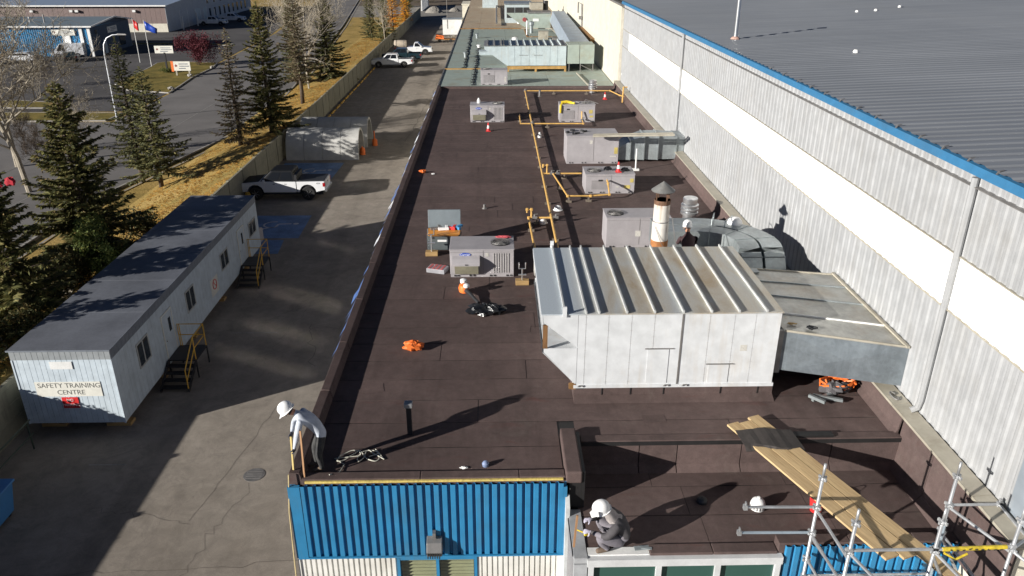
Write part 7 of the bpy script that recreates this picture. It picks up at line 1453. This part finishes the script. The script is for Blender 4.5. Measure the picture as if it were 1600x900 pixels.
crumple('red_cloth', (-18.75, 29.5, 7.95), (.2, .12, .28), REDCLOTH, 'bright red cloth caught on the spruce at the left edge, right one', 'cloth', 4, group='red cloths on the spruce'); crumple('red_cloth', (-19.3, 29.55, 7.85), (.16, .12, .2), REDCLOTH, 'bright red cloth caught on the spruce at the left edge, left one', 'cloth', 5, group='red cloths on the spruce')
# bare trees
def bare(label, x, y, h, seed, spread=.5, trunk=.2, twig=5, mat=PALEBARK, group='bare pale trees'):
    q = random.Random(seed); t = thing('bare_tree', label, 'tree', (x, y, bank(x, y) - .03), 0, group); tm, bm_2 = MB(), MB()
    def grow(p, d, L, r, lv):
        k = 4; pts = [p]; dd = d.copy()
        for i in range(k): dd = (dd + Vector((q.gauss(0, .05 if lv == 0 else .14), q.gauss(0, .05 if lv == 0 else .14), q.gauss(.03, .08)))).normalized(); pts.append(pts[-1] + dd * L / k)
        (tm if lv == 0 else bm_2).tube(pts, r, 7 if lv == 0 else (5 if lv < 3 else 3), rs=[r * (1 - .55 * i / k) for i in range(k + 1)], cap=lv < 2)
        if lv >= twig: return
        nb = (13 if lv == 0 else q.randint(4, 6))
        for i in range(nb):
            s = (.3 + .7 * i / 13 if lv == 0 else q.uniform(.2, 1)); j = min(int(s * k), k - 1); a = pts[j].lerp(pts[j + 1], s * k - j); ax = dd.orthogonal().normalized(); ax.rotate(Matrix.Rotation(q.uniform(0, 6.28), 3, dd))
            nd = (dd * q.uniform(.45, .9) + ax * q.uniform(.5, 1.0) * (1 + spread * .4) + Vector((0, 0, .25))).normalized(); grow(a, nd, L * q.uniform(.42, .68) * (1.05 - .35 * s if lv == 0 else 1), max(.009, r * (.5 - .2 * s if lv == 0 else .55)), lv + 1)
    grow(Vector((0, 0, 0)), Vector((0, 0, 1)), h * .78, trunk, 0)
    tm.build('trunk', mat, t, world=False, smooth=True, fix=False); bm_2.build('branches', mat, t, world=False, fix=False); return t
bare('large bare pale tree spreading over the street at the left edge', -33.8, 55, 13.5, 5, .8, .2, 5); bare('bare pale tree at the very left edge behind the spruces', -38.5, 62, 12, 7, .9, .2, 4)
bare('slender bare aspen between the browned spruce and the full green one', -22.28, 95.35, 12.2, 9, .3, .11, 4); bare('thin bare aspen just left of the slender one', -24.27, 103.44, 11.9, 10, .3, .1, 4)
bare('small bare sapling by the street lamp', -36.4, 69, 4.5, 11, .8, .05, 3); bare('thin bare aspen among the small far spruces', -18.23, 136.00, 7.7, 12, .3, .07, 3)
for i in range(4): bare(['low bare shrub under the large bare tree, nearest', 'low bare shrub under the large bare tree, farther left', 'low bare shrub at the far lot edge, left', 'low bare shrub at the far lot edge, right'][i], *[(-35.5, 60), (-40, 66), (-52, 88), (-56, 100)][i], 3.6, 20 + i, .9, .05, 4, BARK, 'low bare shrubs')
# fallen leaves
q = np.random.RandomState(5); V = []; Fq = []; n = 26000
X = q.uniform(-24.6, -17.9, n); Yv = 26 + (q.rand(n) ** 1.25) * 125
for x, y in zip(X, Yv):
    if mnoise.noise((x * .5, y * .35, 3.1)) + q.uniform(-.5, .5) < -.1: continue
    s = q.uniform(.05, .12) * (1 + y / 130); a = q.uniform(0, 6.28); c, s_ = math.cos(a) * s, math.sin(a) * s; z = bank(x, y) + .01 + q.uniform(.0, .02); o = len(V)
    V += [(x - c, y - s_, z), (x + s_ * .5, y - c * .5, z + q.uniform(0, .015)), (x + c, y + s_, z + q.uniform(0, .02)), (x - s_ * .5, y + c * .5, z)]; Fq.append((o, o + 1, o + 2, o + 3))
me = bpy.data.meshes.new('fallen_leaves'); me.from_pydata(V, [], Fq); me.materials.append(LITTER); o = bpy.data.objects.new('fallen_leaves', me); COL.objects.link(o); tag(o, 'yellow fallen leaves scattered over the grass strip', 'leaves', kind='stuff')
V = []; Fq = []; n = 30000
X = q.uniform(-24.8, -17.9, n); Yv = 20 + (q.rand(n) ** 1.6) * 170
for x, y in zip(X, Yv):
    a = q.uniform(0, 6.28); h_ = q.uniform(.02, .05); w = .02 * (1 + y / 120); o = len(V); zb_ = bank(x, y); V += [(x - w * math.cos(a), y - w * math.sin(a), zb_ - .02), (x + w * math.cos(a), y + w * math.sin(a), zb_ - .02), (x + q.normal(0, .05), y + q.normal(0, .05), zb_ + h_)]; Fq.append((o, o + 1, o + 2))
me = bpy.data.meshes.new('grass_blades'); me.from_pydata(V, [], Fq); me.materials.append(leafmat('dry_grass_blades', [(0, (.11, .12, .03)), (.5, (.22, .17, .05)), (1, (.30, .20, .06))])); o = bpy.data.objects.new('grass_blades', me); COL.objects.link(o); tag(o, 'short dry autumn grass beside the street', 'grass', kind='stuff')
